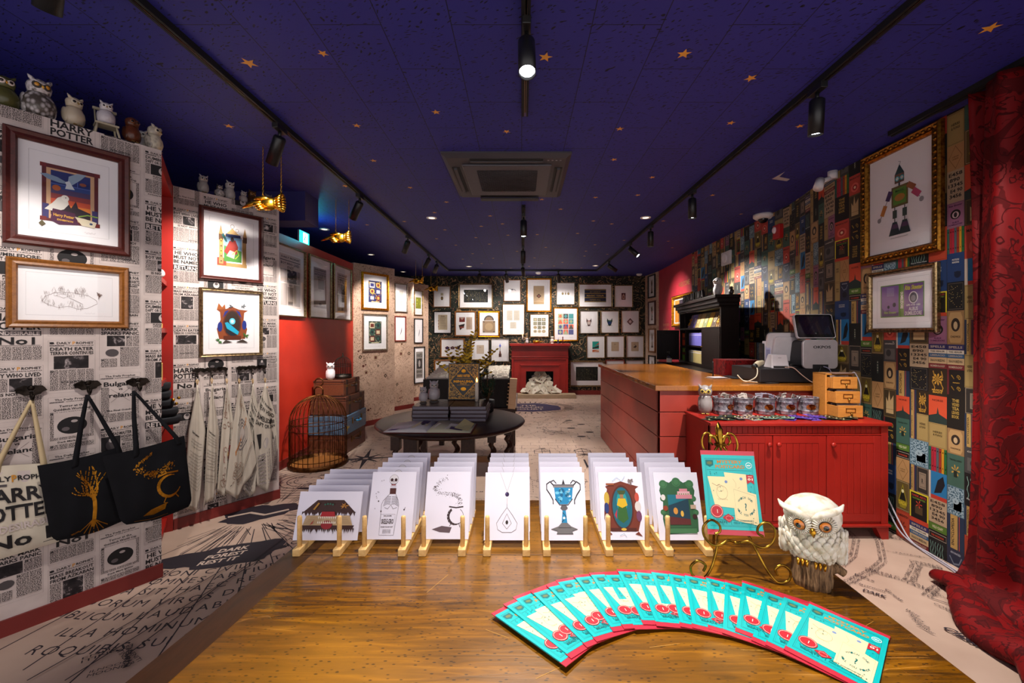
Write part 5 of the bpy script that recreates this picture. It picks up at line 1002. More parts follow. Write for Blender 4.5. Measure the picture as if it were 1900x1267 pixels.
# exit sign with its green glow
o = thing('exit_sign', 'green lit running-figure exit sign above the red wall', 'exit sign', (-2.46, 4.78, 2.421), math.pi/2); b = M(); b.box(-.11, .11, 0, .02, -.03, .11, '#cfd8d4'); b.build('housing', o, bev=.004)
b = M(); c = Cv(b, lambda x, y, h: (x, -.0-h, y), .0004); c.r(-.105, -.025, .105, .105, emis('#12b58c', 3.0)); c.r(-.03, -.015, .07, .095, emis('#c8fff0', 4.0)); c.e(.02, .075, .012, .012, emis('#0a8060', 1.5), 10); c.l([(.02, .06), (.0, .03), (-.02, .0)], .016, emis('#0a8060', 1.5)); c.l([(.02, .06), (.04, .04)], .01, emis('#0a8060', 1.5)); c.l([(.0, .03), (.03, .01)], .012, emis('#0a8060', 1.5)); b.build('sign_face', o)
ld = bpy.data.lights.new('sign_glow', 'POINT'); ld.energy = 2.2; ld.color = (.05, .75, 1.0); ld.shadow_soft_size = .06; lo = bpy.data.objects.new('sign_glow', ld); C.objects.link(lo); lo.parent = o; lo.location = (0, -.10, .06)
# golden pointing hands on chains
def gold_hand(loc, rz, label, s=1.0, h1=.35, h2=.35, sep=.10):
    o = thing('hanging_hand', label, 'hanging ornament', loc, rz); b = M(); b.T = Matrix.Scale(s, 4)
    G = metal('#e3b13c', .22, '#b8801c')
    # local: finger points to -x; palm about the origin
    b.tube([(.060, 0, .002), (.03, 0, .001), (.0, 0, -.002), (-.018, 0, -.002)], .03, G, 14, rad=[.021, .028, .028, .018], flat=1.4)
    b.tube([(-.01, 0, .012), (-.045, -.002, .006), (-.085, -.004, -.010), (-.122, -.004, -.026)], .01, G, 10, rad=[.0138, .0128, .0115, .005])
    for k, (zz, cu) in enumerate(((-.006, 0), (-.018, .008), (-.028, .017))):
        b.tube([(.0, -.006, zz), (-.030+cu, -.018, zz-.004), (-.040+cu, -.026, zz-.008), (-.026+cu, -.034, zz-.010), (-.006+cu, -.030, zz-.008)], .01, G, 10, rad=[.010, .0118, .0118, .0105, .006])
    b.tube([(.03, -.012, .022), (.005, -.020, .026), (-.028, -.020, .024), (-.052, -.016, .020)], .01, G, 10, rad=[.011, .0115, .010, .0055])
    b.build('hand', o)
    b = M(); b.T = Matrix.Scale(s, 4); b.tube([(.054, 0, .003), (.057, 0, .003), (.066, 0, .004), (.069, 0, .004)], .03, G, 20, rad=[.022, .027, .027, .022], flat=1.35)
    for k in range(18):
        a = k*2*math.pi/18; ca, sa = math.cos(a), math.sin(a); b.tube([(.064, .022*ca, .004+.032*sa), (.078, .028*ca, .006+.040*sa), (.098, .032*ca, .008+.050*sa)], .006, G, 8, rad=[.0055, .0068, .0072])
    b.build('ruffled_cuff', o)
    for (xx, hh) in ((-.012, h1), (sep-.012, h2)):
        b = M(); z = .024*s+.004; k = 0; zt = CEIL-loc[2]
        while z < zt:
            r = .0075 if k < 6 else .0055; pts = [(xx*s+(r*.6*math.cos(a) if k % 2 else 0), (0 if k % 2 else r*.6*math.cos(a)), z+r*1.4+r*1.4*math.sin(a)) for a in [i*math.pi/4 for i in range(8)]]
            b.tube(pts, .0016, G, 5, close=True); z += r*2.3; k += 1
        b.build('chain', o)
    return o
gold_hand(pix(492, 378, 2.97), .05, 'golden pointing hand on chains nearest the newspaper wall', 1.25)
gold_hand(pix(626, 441, 4.13), .05, 'second golden pointing hand, hanging before the red wall', 1.25)
gold_hand(pix(773, 521, 7.5), .05, 'third golden pointing hand, before the far map-print wall', 1.15)
gold_hand(pix(801, 535.5, 8.5), .05, 'farthest golden pointing hand, by the left end of the back wall', 1.2)
# ================================================================ LEFT WALL: HOOKS, BAGS, TOWELS
IRON = metal('#3a332e', .5, '#1c1815'); COTTON = plain('#cfc4b0', .85, 0, .2); BLKC = plain('#111115', .9, 0, .2, 0, .25); GPR = metal('#c98a2a', .45, '#a06c1c')
def leafshape(b, x, z, r, a, m, y0=-.012, y1=-.004):
    pts = []
    for i in range(14):
        t = i/14*2*math.pi; q = r*(1+.12*math.cos(5*t)); px_, pz = q*math.cos(t), q*.62*math.sin(t); pts.append((x+px_*math.cos(a)-pz*math.sin(a), z+px_*math.sin(a)+pz*math.cos(a)))
    b.prism(pts, y0, y1, m)
def hook(W, px, py, label):
    u, z = W.uv(px, py, .02); o = thing('wall_hook', label, 'hook', W.at(u, z, .004), W.rz); b = M()
    for s_ in (-1, 1): leafshape(b, s_*.024, .012, .026, s_*-.3, IRON); leafshape(b, s_*.02, -.004, .018, s_*.5, IRON, -.016, -.004)
    b.ball((0, -.012, .018), .012, .010, .012, IRON, 10, 6); b.build('leaf_plate', o); b = M(); b.tube([(0, -.01, .0), (0, -.022, -.022), (0, -.045, -.038), (0, -.06, -.026), (0, -.062, -.012)], .005, IRON, 8, rad=[.006, .006, .005, .005, .006]); b.build('hook_arm', o); return W.at(u, z-.03, .05)
def bag(W, corners, off, mt, label, draw, apex, straps, th=.05, name='tote_bag', sag=.02):
    C4 = [W.uv(x, y, off) for x, y in corners]   # TL TR BR BL
    ox, oz = C4[0]; o = thing(name, label, 'bag', W.at(ox, oz, off), W.rz); q = [(a-ox, c_-oz) for a, c_ in C4]
    def S(s_, t, side=1, h=0.0):
        x = (q[0][0]*(1-s_)+q[1][0]*s_)*(1-t)+(q[3][0]*(1-s_)+q[2][0]*s_)*t; z = (q[0][1]*(1-s_)+q[1][1]*s_)*(1-t)+(q[3][1]*(1-s_)+q[2][1]*s_)*t
        pil = (max(0, math.sin(math.pi*s_))**.45)*(max(0, math.sin(math.pi*min(1, t*.97+.03)))**.5); z -= sag*math.sin(math.pi*s_)*(1-t)*.5+ (sag*.8*math.sin(math.pi*s_)*t)
        cr = 1 if t < .88 else 1-.35*((t-.88)/.12)**2
        x = x+(.5-s_)*(1-cr)*.35*(q[2][0]-q[3][0])
        wr = .003*math.sin(s_*17+t*4)+.003*math.sin(t*13-s_*6)
        return (x, -side*(th*.5*pil*(.35+.65*t)+wr*pil)-h, z)
    n = 26; b = M()
    for side in (1, -1):
        vs = [S(i/n, j/n, side) for j in range(n+1) for i in range(n+1)]; fs = [((j*(n+1)+i), (j*(n+1)+i+1), ((j+1)*(n+1)+i+1), ((j+1)*(n+1)+i)) for j in range(n) for i in range(n)]
        if side < 0: fs = [f[::-1] for f in fs]
        b.add(vs, fs, mt, True)
    b.build('bag_body', o)
    b = M(); c = Cv(b, lambda x, y, h: S(min(.999, max(.001, x)), min(.999, max(.001, 1-y)), 1, h+.0022), .0002); draw(c); b.build('print', o)
    A = W.uv(apex[0], apex[1], off); ax, az = A[0]-ox, A[1]-oz; ay = off-.05
    for k, (s0, s1) in enumerate(straps):
        for dy in ((-.006), (.006)):
            b = M()
            for ss in (s0, s1):
                p = S(ss, 0.02); P = [Vector((p[0], p[1]+dy, p[2]-.03)), Vector((p[0]*.94+ax*.06, p[1]+dy, p[2]+.01)), Vector((p[0]*.45+ax*.55, ay*.4+dy, p[2]*.45+az*.55-.0)), Vector((ax, ay*.6+dy, az))]
                wv = Vector((1, .25, 0)).normalized(); vs = []; N = 14
                for i in range(N+1):
                    t = i/N; 
                    f = t*3; k0 = min(2, int(f)); r = f-k0; pt = P[k0].lerp(P[k0+1], r); ww = .013*(1-.55*t); vs += [pt-wv*ww, pt+wv*ww]
                b.add(vs, [(2*i, 2*i+1, 2*i+3, 2*i+2) for i in range(N)], mt if mt is not COTTON else plain('#c3ae88', .85, 0, .2), True)
            st = b.build('strap', o); md = st.modifiers.new('s', 'SOLIDIFY'); md.thickness = .003
    return o
hook(W_p1, 58, 727, 'leaf-shaped iron hook holding the cream bag'); hook(W_p1, 163.5, 717, 'leaf-shaped iron hook holding the black bag with the golden tree'); hook(W_p1, 256.5, 711, 'leaf-shaped iron hook holding the black bag with the golden cauldron')
def d_paper(c):
    c.r(.02, .80, .98, .93, NP); c.k -= 0; c.t('DAILY', .12, .83, .055, INK, w=.34, al='l'); c.t('P', .49, .82, .075, '#c98a2c', w=.06); c.t('ROPHET', .53, .83, .055, INK, w=.40, al='l'); c.r(.03, .775, .4, .80, INK2)
    c.t('HARRY', .5, .60, .155, INK, w=.92); c.t('POTTER', .5, .40, .165, INK, w=.92); c.r(.02, .27, .98, .375, INK2); c.t('UNDESIRABLE', .5, .285, .075, NP, w=.88); c.t('No 1', .5, .10, .15, INK, w=.7); c.l([(.04, .06), (.96, .06)], .006, INK)
def d_tree(c):
    rr = random.Random(2); m = GPR
    c.l([(.50, .10), (.53, .2), (.56, .32), (.57, .42), (.56, .5)], .05, m)
    for k in range(15):
        a = 2.95-k*.165; pts = []; L = rr.uniform(.28, .40)
        for i in range(8): t = i/7; pts.append((.56+L*.62*t*math.cos(a)+.03*math.sin(t*6+k), .48+L*t*math.sin(a)*1.0+.05*t*t))
        for i in range(7): c.l([pts[i], ((pts[i][0]*.25+pts[i+1][0]*.75), (pts[i][1]*.25+pts[i+1][1]*.75))], .014*(1-.08*i)+.004, m, adv=False)
    c.k += 1
    for k in range(7):
        a = -2.6+k*.33; c.l([(.52, .2), (.52+.10*math.cos(a), .17+.06*math.sin(a)), (.52+.22*math.cos(a), .15+.15*math.sin(a))], .011, m, adv=False)
    c.k += 1; c.t('WILLOW', .28, .06, .02, m, rot=.3)
def d_cauld(c):
    rr = random.Random(5); m = GPR
    for k in range(170):
        t = rr.random(); x = .30+.48*t+rr.gauss(0, .025); y = .72-.10*math.sin(t*3.0)+rr.gauss(0, .025)+(.10 if t < .2 else 0)*rr.random(); c.t(rr.choice('*#xoa&'), x, y, .02, m, adv=False, rot=rr.uniform(-1, 1))
    c.k += 1
    for k in range(50): t = rr.random(); c.t(rr.choice('aeox'), .36+.2*t, .80+.10*t+rr.gauss(0, .01), .018, m, adv=False)
    c.k += 1
    for i in range(16):
        a0 = math.radians(60+i*17); a1 = math.radians(60+(i+1)*17); w_ = .008+.038*math.sin(math.pi*(i+.5)/16); c.l([(.70+.155*math.cos(a0), .42+.145*math.sin(a0)), (.70+.155*math.cos(a1), .42+.145*math.sin(a1))], w_, m, adv=False)
    c.k += 1; c.l([(.56, .58), (.68, .60), (.84, .57)], .02, m); c.l([(.62, .28), (.58, .22), (.63, .20)], .014, m); c.l([(.76, .28), (.8, .22)], .014, m)
    c.p([(.28, .10), (.40, .17), (.62, .21), (.58, .13), (.42, .09)], m); c.l([(.14, .04), (.40, .03), (.62, .05)], .005, m)
bag(W_p1, ((-62, 868), (103, 858), (118, 1002), (-48, 1052)), .045, COTTON, 'cream tote bag with black newspaper headline print, leftmost bag', d_paper, (59, 742), ((.30, .86),), .05, sag=.0)
bag(W_p1, ((69, 864), (224, 828), (240, 962), (96, 1006)), .095, BLKC, 'black tote bag printed with a golden tree, middle of the three bags', d_tree, (165, 733), ((.42, .98), ), .07)
bag(W_p1, ((189, 846), (342, 808), (357, 938), (226, 976)), .17, BLKC, 'black tote bag printed with a golden cauldron, rightmost of the three bags', d_cauld, (257, 727), ((.38, .92),), .08)
# hook racks and tea towels on the far newspaper wall
def rack(x0, x1, y, label, hooks):
    u0, z = W_p2.uv(x0, y, .02); u1, _ = W_p2.uv(x1, y, .02); o = thing('hook_rack', label, 'hook rack', W_p2.at(u0, z, .004), W_p2.rz); b = M(); n = 6
    for k in range(n): leafshape(b, (k+.5)*(u1-u0)/n, 0, .021, .3*(-1)**k, IRON); leafshape(b, (k+.9)*(u1-u0)/n, -.008, .014, .9, IRON, -.016)
    b.box(0, u1-u0, -.008, -.002, -.006, .006, IRON); b.build('leaf_plate', o)
    for hx in hooks:
        uh, _ = W_p2.uv(hx, y, .03); b = M(); x = uh-u0; b.tube([(x, -.008, -.01), (x, -.015, -.045), (x, -.035, -.055), (x, -.042, -.04)], .004, IRON, 8); b.build('hook_arm', o)
rack(359, 421, 687, 'left iron leaf hook rack above the tea towels', (366, 393, 420)); rack(440, 492, 683, 'right iron leaf hook rack above the tea towels', (444, 469, 491))
LINEN = plain('#b9aea0', .85, 0, .2)
def towel(apex, bot, off, label, draw, k, mt=LINEN):
    """bot: outline below the apex, left shoulder, left bottom, tip, right bottom, right shoulder in photo pixels"""
    P = [W_p2.uv(x, y, off) for x, y in [apex]+bot]; ox, oz = P[0]; o = thing('tea_towel', label, 'tea towel', W_p2.at(ox, oz, off), W_p2.rz)
    P = [(a-ox, c_-oz) for a, c_ in P]; L = [P[0], P[1], P[2]]; Rr = [P[0], P[5], P[4]]; tip = P[3]
    def ln(pl, t):
        if t < .35: q = t/.35; a, b_ = pl[0], pl[1]; q = q**.8
        else: q = (t-.35)/.65; a, b_ = pl[1], pl[2]
        return (a[0]+(b_[0]-a[0])*q, a[1]+(b_[1]-a[1])*q)
    def S(s_, t, h=0.0):
        l_, r_ = ln(L, t), ln(Rr, t); x = l_[0]*(1-s_)+r_[0]*s_; z = l_[1]*(1-s_)+r_[1]*s_
        ts = (tip[0]-P[2][0])/(P[4][0]-P[2][0]+1e-6); ts = min(.95, max(.05, ts)); tri = s_/ts if s_ < ts else (1-s_)/(1-ts); base = P[2][1]*(1-ts)+P[4][1]*ts
        z += (tip[1]-base)*tri*t**3
        amp = .004+.014*t; y = -amp*math.sin(s_*9.5+k*1.7+t*.8)-.006*math.sin(s_*23+k)*t-.010*math.sin(math.pi*s_); return (x, y-h, z)
    n = 24; m_ = 30; b = M(); b.add([S(i/n, j/m_) for j in range(m_+1) for i in range(n+1)], [(j*(n+1)+i, j*(n+1)+i+1, (j+1)*(n+1)+i+1, (j+1)*(n+1)+i) for j in range(m_) for i in range(n)], mt, True)
    cl = b.build('cloth', o); md = cl.modifiers.new('s', 'SOLIDIFY'); md.thickness = .002; md.offset = 0
    b = M(); c = Cv(b, lambda x, y, h: S(min(.99, max(.01, x)), min(.995, max(.005, 1-y)), h+.0028), .00015); draw(c); b.build('print', o)
    b = M(); b.tube([(0, 0, .0), (-.006, 0, .03), (0, .01, .038), (.006, 0, .03), (0, 0, 0)], .0025, '#c9a46c', 6); b.build('hanging_loop', o)
def d_lines(seed, n=16):
    def f(c):
        rr = random.Random(seed); c.t('Dear Student', .4, .62, .02, INK, w=.4, rot=-.12)
        for k in range(n):
            y = .58-.028*k
            if rr.random() < .2: continue
            c.t(rr.choice(['pleased to inform you that you have', 'been accepted at the school of', 'enclosed a list of all necessary books', 'term begins in the first week of', 'await your owl by no later']), .48, y, .013, INK, w=rr.uniform(.5, .8), rot=-.12, bold=False)
    return f
def d_scrolls(c):
    for k in range(34): x, y = R.uniform(.15, .85), R.uniform(.08, .9); c.ring(x, y, R.uniform(.04, .1), R.uniform(.015, .035), .008, '#8a6a5c', 12)
    c.p([(.2, .45), (.75, .5), (.7, .36), (.25, .3)], '#7a1c20'); c.t('MAP', .5, .38, .05, '#a88c5c')
def d_plat(c):
    for k in range(4): c.ring(.52, .55, .10+.06*k, .06+.034*k, .012, '#6b6468', 30)
    c.e(.52, .55, .15, .085, '#b5aaa2', 24); c.p([(.40, .55), (.52, .47), (.64, .55), (.52, .62)], '#8d8488'); c.t('Platform', .52, .53, .045, '#a8682c', w=.74, rot=.5); c.t('HOGWARTS', .42, .74, .03, INK2, w=.4, rot=.5); c.t('LONDON TO', .6, .38, .018, INK2, w=.3, rot=.4)
    for k in range(40): c.ring(R.uniform(.3, .8), R.uniform(.80, .93), .03, .012, .005, '#9a7c64', 9)
    for k in range(26): c.ring(R.uniform(.15, .6), R.uniform(.12, .28), .04, .016, .006, '#8a7464', 9)
    c.l([(.1, .07), (.5, .14), (.92, .34)], .008, INK2); c.l([(.14, .10), (.5, .17), (.9, .38)], .012, '#8a7464')
def d_news(c):
    for k, (st, y, h) in enumerate((('DAILY PROPHET', .80, .03), ('NEW HEAD', .72, .05), ('DUMBLEDORE:', .62, .055), ('DAFT OR DAN', .55, .045))): c.t(st, .5, y, h, INK, w=.86, rot=-.22)
    c.p([(.1, .52), (.8, .42), (.85, .28), (.2, .36)], '#1d1a1c'); c.e(.45, .40, .1, .05, '#a59c98', 14); c.e(.72, .6, .09, .04, '#1d1a1c', 12)
    for k in range(9): y = .30-.033*k; c.p([(.1, y), (.5, y-.01), (.5, y-.028), (.1, y-.018)], FINE); c.p([(.54, y), (.93, y-.01), (.93, y-.028), (.54, y-.018)], FINE)
    c.t('M', .3, .24, .05, INK)
towel((366, 714), [(349, 800), (338, 940), (361, 948), (374, 905), (382, 800)], .055, 'plain cream tea towel with letter script, leftmost of the towels', d_lines(1), 0)
towel((393, 712), [(383, 800), (377, 941), (392, 925), (404, 897), (407, 800)], .065, 'plain cream tea towel with letter script, second from the left', d_lines(2), 1)
towel((421, 712), [(412, 790), (404, 912), (414, 920), (425, 915), (436, 800)], .05, 'narrow tea towel with brown swirls and a dark red patch', d_scrolls, 2)
towel((444, 712), [(433, 790), (418, 912), (440, 926), (476, 858), (462, 785)], .085, 'tea towel with a round platform emblem and orange lettering', d_plat, 3)
towel((469, 712), [(458, 780), (448, 905), (463, 921), (478, 900), (488, 790)], .045, 'newspaper-print tea towel half behind the platform towel', d_news, 4)
towel((492, 710), [(470, 785), (477, 900), (493, 912), (517, 828), (512, 770)], .075, 'newspaper-print tea towel with a black photograph, rightmost of the towels', d_news, 5)
# ================================================================ SUITCASES, BIRDCAGES
def suitcase(loc, w, d, h, m, label, style=0, rz=0.0):
    """w along y (long side, faces +x), d along x"""
    o = thing('suitcase', label, 'suitcase', loc, rz); TR = plain('#2a1712', .5) if style != 1 else plain('#3c5164', .5); MT = metal('#8a6a3c', .4, '#4c3418')
    b = M(); b.box(0, d, 0, w, .003, h*.74, m); b.box(0, d, 0, w, h*.76, h, m); b.box(.004, d-.004, .004, w-.004, h*.73, h*.77, TR); b.build('case_body', o, bev=.012 if style != 1 else .022, seg=3)
    e = .008
    for (cx, cy) in ((0, 0), (d, 0), (d, w), (0, w)):
        for zz in (.0, h):
            b = M(); sx = -1 if cx else 1; sy = -1 if cy else 1; q = .035; b.box(min(cx-sx*.002, cx+sx*q), max(cx-sx*.002, cx+sx*q), min(cy-sy*.002, cy+sy*q), max(cy-sy*.002, cy+sy*q), zz if not zz else zz-q, zz+q if not zz else zz+.002, TR if style == 1 else plain('#4a2416', .45)); b.build('corner_guard', o, bev=.010)
    if style in (0,):
        for yy in (.18, .76): b = M(); b.box(d-.01, d+.006, w*yy-.022, w*yy+.022, 0, h+.003, TR); b.box(d-.012, d+.010, w*yy-.026, w*yy+.026, h*.55, h*.70, MT); b.box(d*.02, d, w*yy-.02, w*yy+.02, h, h+.004, TR); b.build('strap', o, bev=.003)
        for zz in (.06, .92): b = M(); b.box(-.002, d+.002, -.002, .004, h*zz-.006, h*zz+.002, TR); b.build('piping', o)
    for yy in (.28, .72) if style else (): b = M(); b.box(d, d+.010, w*yy-.014, w*yy+.014, h*.48, h*.82, MT); b.build('latch', o, bev=.003)
    b = M(); hm = plain('#2c7fae', .4) if style == 1 else TR; b.tube([(d, w*.5-.06, h*.60), (d+.035, w*.5-.05, h*.58), (d+.045, w*.5, h*.56), (d+.035, w*.5+.05, h*.58), (d, w*.5+.06, h*.60)], .009, hm, 10, rad=[.006, .009, .012, .009, .006]); b.build('handle', o)
    for yy in (-.06, .06): b = M(); b.box(d, d+.012, w*.5+yy-.012, w*.5+yy+.012, h*.54, h*.66, MT); b.build('handle_mount', o, bev=.003)
    if style == 1:
        b = M(); c = Cv(b, lambda x, y, hh: (d+hh, x, y), .0006); c.t('CHECK', .045, h*.35, .02, '#d9b01c'); c.r(.02, h*.2, .03, h*.5, '#d9b01c'); b.build('sticker', o)
    return o
LEA = wood('#4a2414', '#6b3820', None, 10, (6, 6, 6), .45); LEA2 = wood('#3a1c12', '#5a2f1c', None, 10, (6, 6, 6), .45); BLU = wood('#3f566c', '#56708a', '#4c5a64', 7, (3, 3, 3), .42)
suitcase((-2.425, 4.81, 0), .60, .42, .215, LEA, 'brown leather suitcase at the bottom of the stack', 2)
suitcase((-2.43, 4.80, .217), .61, .435, .215, BLU, 'slate blue suitcase, second from the bottom of the stack', 1)
suitcase((-2.425, 4.84, .434), .57, .41, .215, LEA2, 'dark brown strapped suitcase resting on the blue one', 0)
suitcase((-2.40, 4.86, .651), .48, .35, .185, LEA, 'smallest brown strapped suitcase on top of the stack', 0)
def cage(loc, R0, hc, hd, n, wire, m, label, floor=True, top='ring', name='birdcage'):
    o = thing(name, label, 'birdcage', loc); b = M()
    for k in range(n):
        a = 2*math.pi*k/n; pts = [(R0*math.cos(a), R0*math.sin(a), .02)]
        pts.append((R0*math.cos(a), R0*math.sin(a), hc))
        for i in range(1, 11): t = i/10*math.pi/2; r = R0*math.cos(t); pts.append((max(r, .03*R0*4)*math.cos(a) if i < 10 else .12*R0*math.cos(a), max(r, .12*R0)*math.sin(a) if i < 10 else .12*R0*math.sin(a), hc+(hd-hc)*math.sin(t)))
        b.tube(pts, wire, m, 5)
    b.build('bars', o)
    for z in (hc*.99, hc*.84, hc*.18): b = M(); b.tube([(R0*math.cos(a), R0*math.sin(a), z) for a in [i*2*math.pi/48 for i in range(48)]], wire*1.3, m, 6, close=True); b.build('hoop', o)
    b = M(); b.lathe([(R0*1.04, 0), (R0*1.06, .045), (R0*1.0, .045), (R0*.99, .012), (.001, .010)], m, 48); b.build('base_tray', o)
    if floor: b = M(); b.lathe([(R0*.98, .014), (.001, .015)], wood('#7a4a20', '#9a6430', None, 5), 40, caps=False); b.build('tray_floor', o)
    b = M()
    b.lathe([(.13*R0, hd-.004), (.14*R0, hd+.006), (.001, hd+.008)], m, 20)
    if top == 'ring':
        b.tube([(-.045, 0, hd), (-.045, 0, hd+.06), (-.02, 0, hd+.085), (.02, 0, hd+.085), (.045, 0, hd+.06), (.045, 0, hd)], .008, m, 8); b.tube([(.005+.042*math.cos(a), 0, hd+.135+.042*math.sin(a)) for a in [i*math.pi/10-1.4 for i in range(17)]], .008, m, 8, rad=[.007]*14+[.006, .004, .002])
        b.build('carrying_hook', o)
    else: b.ball((0, 0, hd+.012), .012, .012, .014, m, 10, 6); b.ball((0, 0, hd+.035), .008, .008, .014, m, 10, 6); b.build('finial', o)
    return o
RUST = metal('#6b4526', .55, '#3c2414')
cage((-2.142, 4.45, 0), .275, .46, .73, 34, .0032, RUST, 'large rusty domed birdcage standing on the floor before the suitcases')
cage((-2.17, 5.12, .838), .095, .17, .26, 22, .0018, metal('#4a443e', .5, '#2a2622'), 'small dark wire birdcage on the topmost suitcase', top='f')
# ================================================================ OWL FIGURINES
def feath(a, b_, sc=60, nm='feather_glaze', rough=.35):
    k = ('fe', a, b_, sc)
    if k not in MATS:
        t = NT(nm); d = t.vor(t.co((1, 1, .7)), sc); t.bump(d, .35, .003); MATS[k] = t.out(t.ramp(d, [(.1, a), (.6, b_)]), rough, 0, .45)
    return MATS[k]
def owl(label, loc, rz, H, body='#cfc9c4', head=None, wing=None, disc='#e8e2da', iris='#17120e', beak='#8a6a2c', tufts=1.0, fat=1.0, turn=0.0, base=None, sc=60, group=None, feet='#8a6a3c', name='owl_figurine'):
    o = thing(name, label, 'owl figurine', loc, rz, group); z0 = 0.0
    bm_ = feath(body, head or body, sc/ max(.6, H*6)); hm = feath(head or body, body, sc); wm = feath(wing or body, body, sc)
    if base:
        z0 = H*.10; b = M(); b.lathe([(H*.20, 0), (H*.22, H*.03), (H*.19, H*.07), (H*.16, H*.11)], base, 14); b.build('perch', o); 
    s = H-z0; K = [(0, .10, .09, .02), (.03, .17, .15, .01), (.14, .235, .22, -.01), (.30, .265, .25, -.02), (.45, .25, .235, -.01), (.56, .205, .19, 0), (.63, .19, .175, 0), (.70, .21, .185, -.008), (.80, .225, .195, -.012), (.88, .20, .175, -.006), (.95, .13, .12, 0), (.985, .05, .05, 0)]
    b = M(); n = 22; rings = []
    for z, rx, ry, yo in K: f = fat if z < .58 else 1.0; rings.append([(rx*f*s*math.cos(2*math.pi*j/n), yo*s+ry*f*s*math.sin(2*math.pi*j/n), z0+z*s) for j in range(n)])
    b.loft(rings[:7], bm_); b.loft(rings[6:], hm, caps=True)
    Rt = Matrix.Rotation(turn, 3, 'Z')
    if tufts:
        for sx in (-1, 1): b.tube([tuple(Rt @ Vector((sx*.10*s, -.08*s, z0+.88*s))), tuple(Rt @ Vector((sx*.17*s, -.09*s, z0+.95*s))), tuple(Rt @ Vector((sx*(.21)*s, -.06*s, z0+(.97+.06*tufts)*s)))], .03, hm, 8, rad=[.06*s, .045*s, .008*s])
        b.tube([tuple(Rt @ Vector((-.16*s, -.15*s, z0+.90*s))), tuple(Rt @ Vector((0, -.20*s, z0+.83*s))), tuple(Rt @ Vector((.16*s, -.15*s, z0+.90*s)))], .02, hm, 8, rad=[.02*s, .028*s, .02*s])
    b.build('body', o)
    for sx in (-1, 1):
        e = Rt @ Vector((sx*.088*s, -.178*s, 0)); cz = z0+.79*s; nrm = Vector((e.x*.6, e.y, 0)).normalized(); q = nrm.to_track_quat('Z', 'Y').to_matrix()
        b = M(); b.ball((e.x, e.y, cz), .085*s, .085*s, .028*s, disc, 16, 6, q); pe = Vector((e.x, e.y, cz))+nrm*.022*s; b.ball(tuple(pe), .045*s, .045*s, .018*s, plain(iris, .15, 0, .6), 12, 6, q); b.build('eye', o)
    b = M(); bp = Rt @ Vector((0, -.20*s, 0)); tp = Rt @ Vector((0, -.25*s, 0)); b.tube([(bp.x, bp.y, z0+.78*s), (tp.x, tp.y, z0+.75*s), (tp.x*.96, tp.y*.96, z0+.70*s)], .02, beak, 8, rad=[.022*s, .024*s, .005*s]); b.build('beak', o)
    for sx in (-1, 1):
        b = M(); b.ball((sx*.215*s*fat, .03*s, z0+.33*s), .06*s, .15*s, .26*s, wm, 12, 9, Matrix.Rotation(-.25, 3, 'X')); b.build('wing', o)
    if not base or feet:
        for sx in (-1, 1):
            b = M(); [b.ball((sx*.07*s+d*.035*s, -.20*s, z0+.03*s), .018*s, .04*s, .02*s, feet, 8, 5) for d in (-1, 0, 1)]; b.build('foot', o)
    return o
def topof(W, px, py, off=-.1):
    u, z = W.uv(px, py, off); return W.at(u, PH+.001, off)
def facing(loc): return math.atan2(-(0-loc[0]), (0-loc[1]))*1.0 if False else math.atan2(loc[0], -loc[1])+math.pi
def put(W, px, py, H, lab, dz=0.0, **k):
    p = topof(W, px, py, k.pop('off', -.07)); a = math.atan2(-p[0], p[1]) ; 
    return owl(lab, p, a+k.pop('da', .5), H*1.27, **k)
put(W_p1, 8, 190, .125, 'olive green owl with big white eyes at the far left of the wall top', body='#4c4a24', disc='#d9c9c0', iris='#2c1c14', beak='#c98a2a', fat=1.15, da=.2)
put(W_p1, 72, 213, .155, 'large owl with dark speckled head and white breast on the wall top', body='#c4bcbc', head='#4c443e', wing='#8c8480', sc=70, fat=1.15, disc='#3c3630', iris='#c98a2a', beak='#d9a23a', tufts=.8, da=.3)
put(W_p1, 137, 230, .13, 'beige owl with folded wings, third along the near wall top', body='#b5a690', disc='#c4b8a4', base='#5a5248', fat=1.05)
# little owl on a chair
p = topof(W_p1, 197, 250, -.06); o = thing('toy_chair', 'miniature pale wooden chair under the small white owl', 'miniature chair', p, .9); o.scale = (1.3, 1.3, 1.3); CH = plain('#a89c84', .6)
b = M(); b.box(-.035, .035, -.03, .03, .045, .052, CH); b.build('seat', o)
for sx in (-1, 1):
    for sy in (-1, 1): b = M(); b.cyl((sx*.036, sy*.034, 0), (sx*.028, sy*.024, .046), .004, CH, 8); b.build('leg', o)
b = M()
for i in range(4): b.cyl((-.027+.018*i, .028, .05), (-.03+.02*i, .04, .125), .003, CH, 6)
b.box(-.036, .036, .034, .044, .12, .13, CH); b.build('backrest', o)
owl('small round white owl seated on the miniature chair', (p[0], p[1], p[2]+.0685), .9, .12, body='#b8b0b4', fat=1.15, disc='#d8d0d0', tufts=1)
put(W_p1, 245, 258, .125, 'glossy brown wooden owl on the wall top', body='#4a2414', head='#5a2c16', wing='#38180c', disc='#6b3a20', base='#3a1c10', tufts=0, beak='#2c140a')
put(W_p1, 286, 274, .12, 'grey and cream owl at the end of the near wall top', body='#9a9084', head='#bdb29c', wing='#5a5248', disc='#c9bda8', tufts=.5, da=.9)
p = W_s.at(.12, 2.412, -.10); owl('white porcelain owl on top of the red recess, behind the wall corner', p, .6, .13, body='#cfcac4', disc='#dcd6d0')
p = W_s.at(.46, 2.412, -.10); o = owl('fluffy brown toy owl with a purple ribbon on the recess top', p, .9, .135, body='#6b4a2a', head='#8a6438', wing='#4c3018', disc='#a8824c', tufts=.4, fat=1.1, name='owl_toy')
b = M(); rr = random.Random(3)
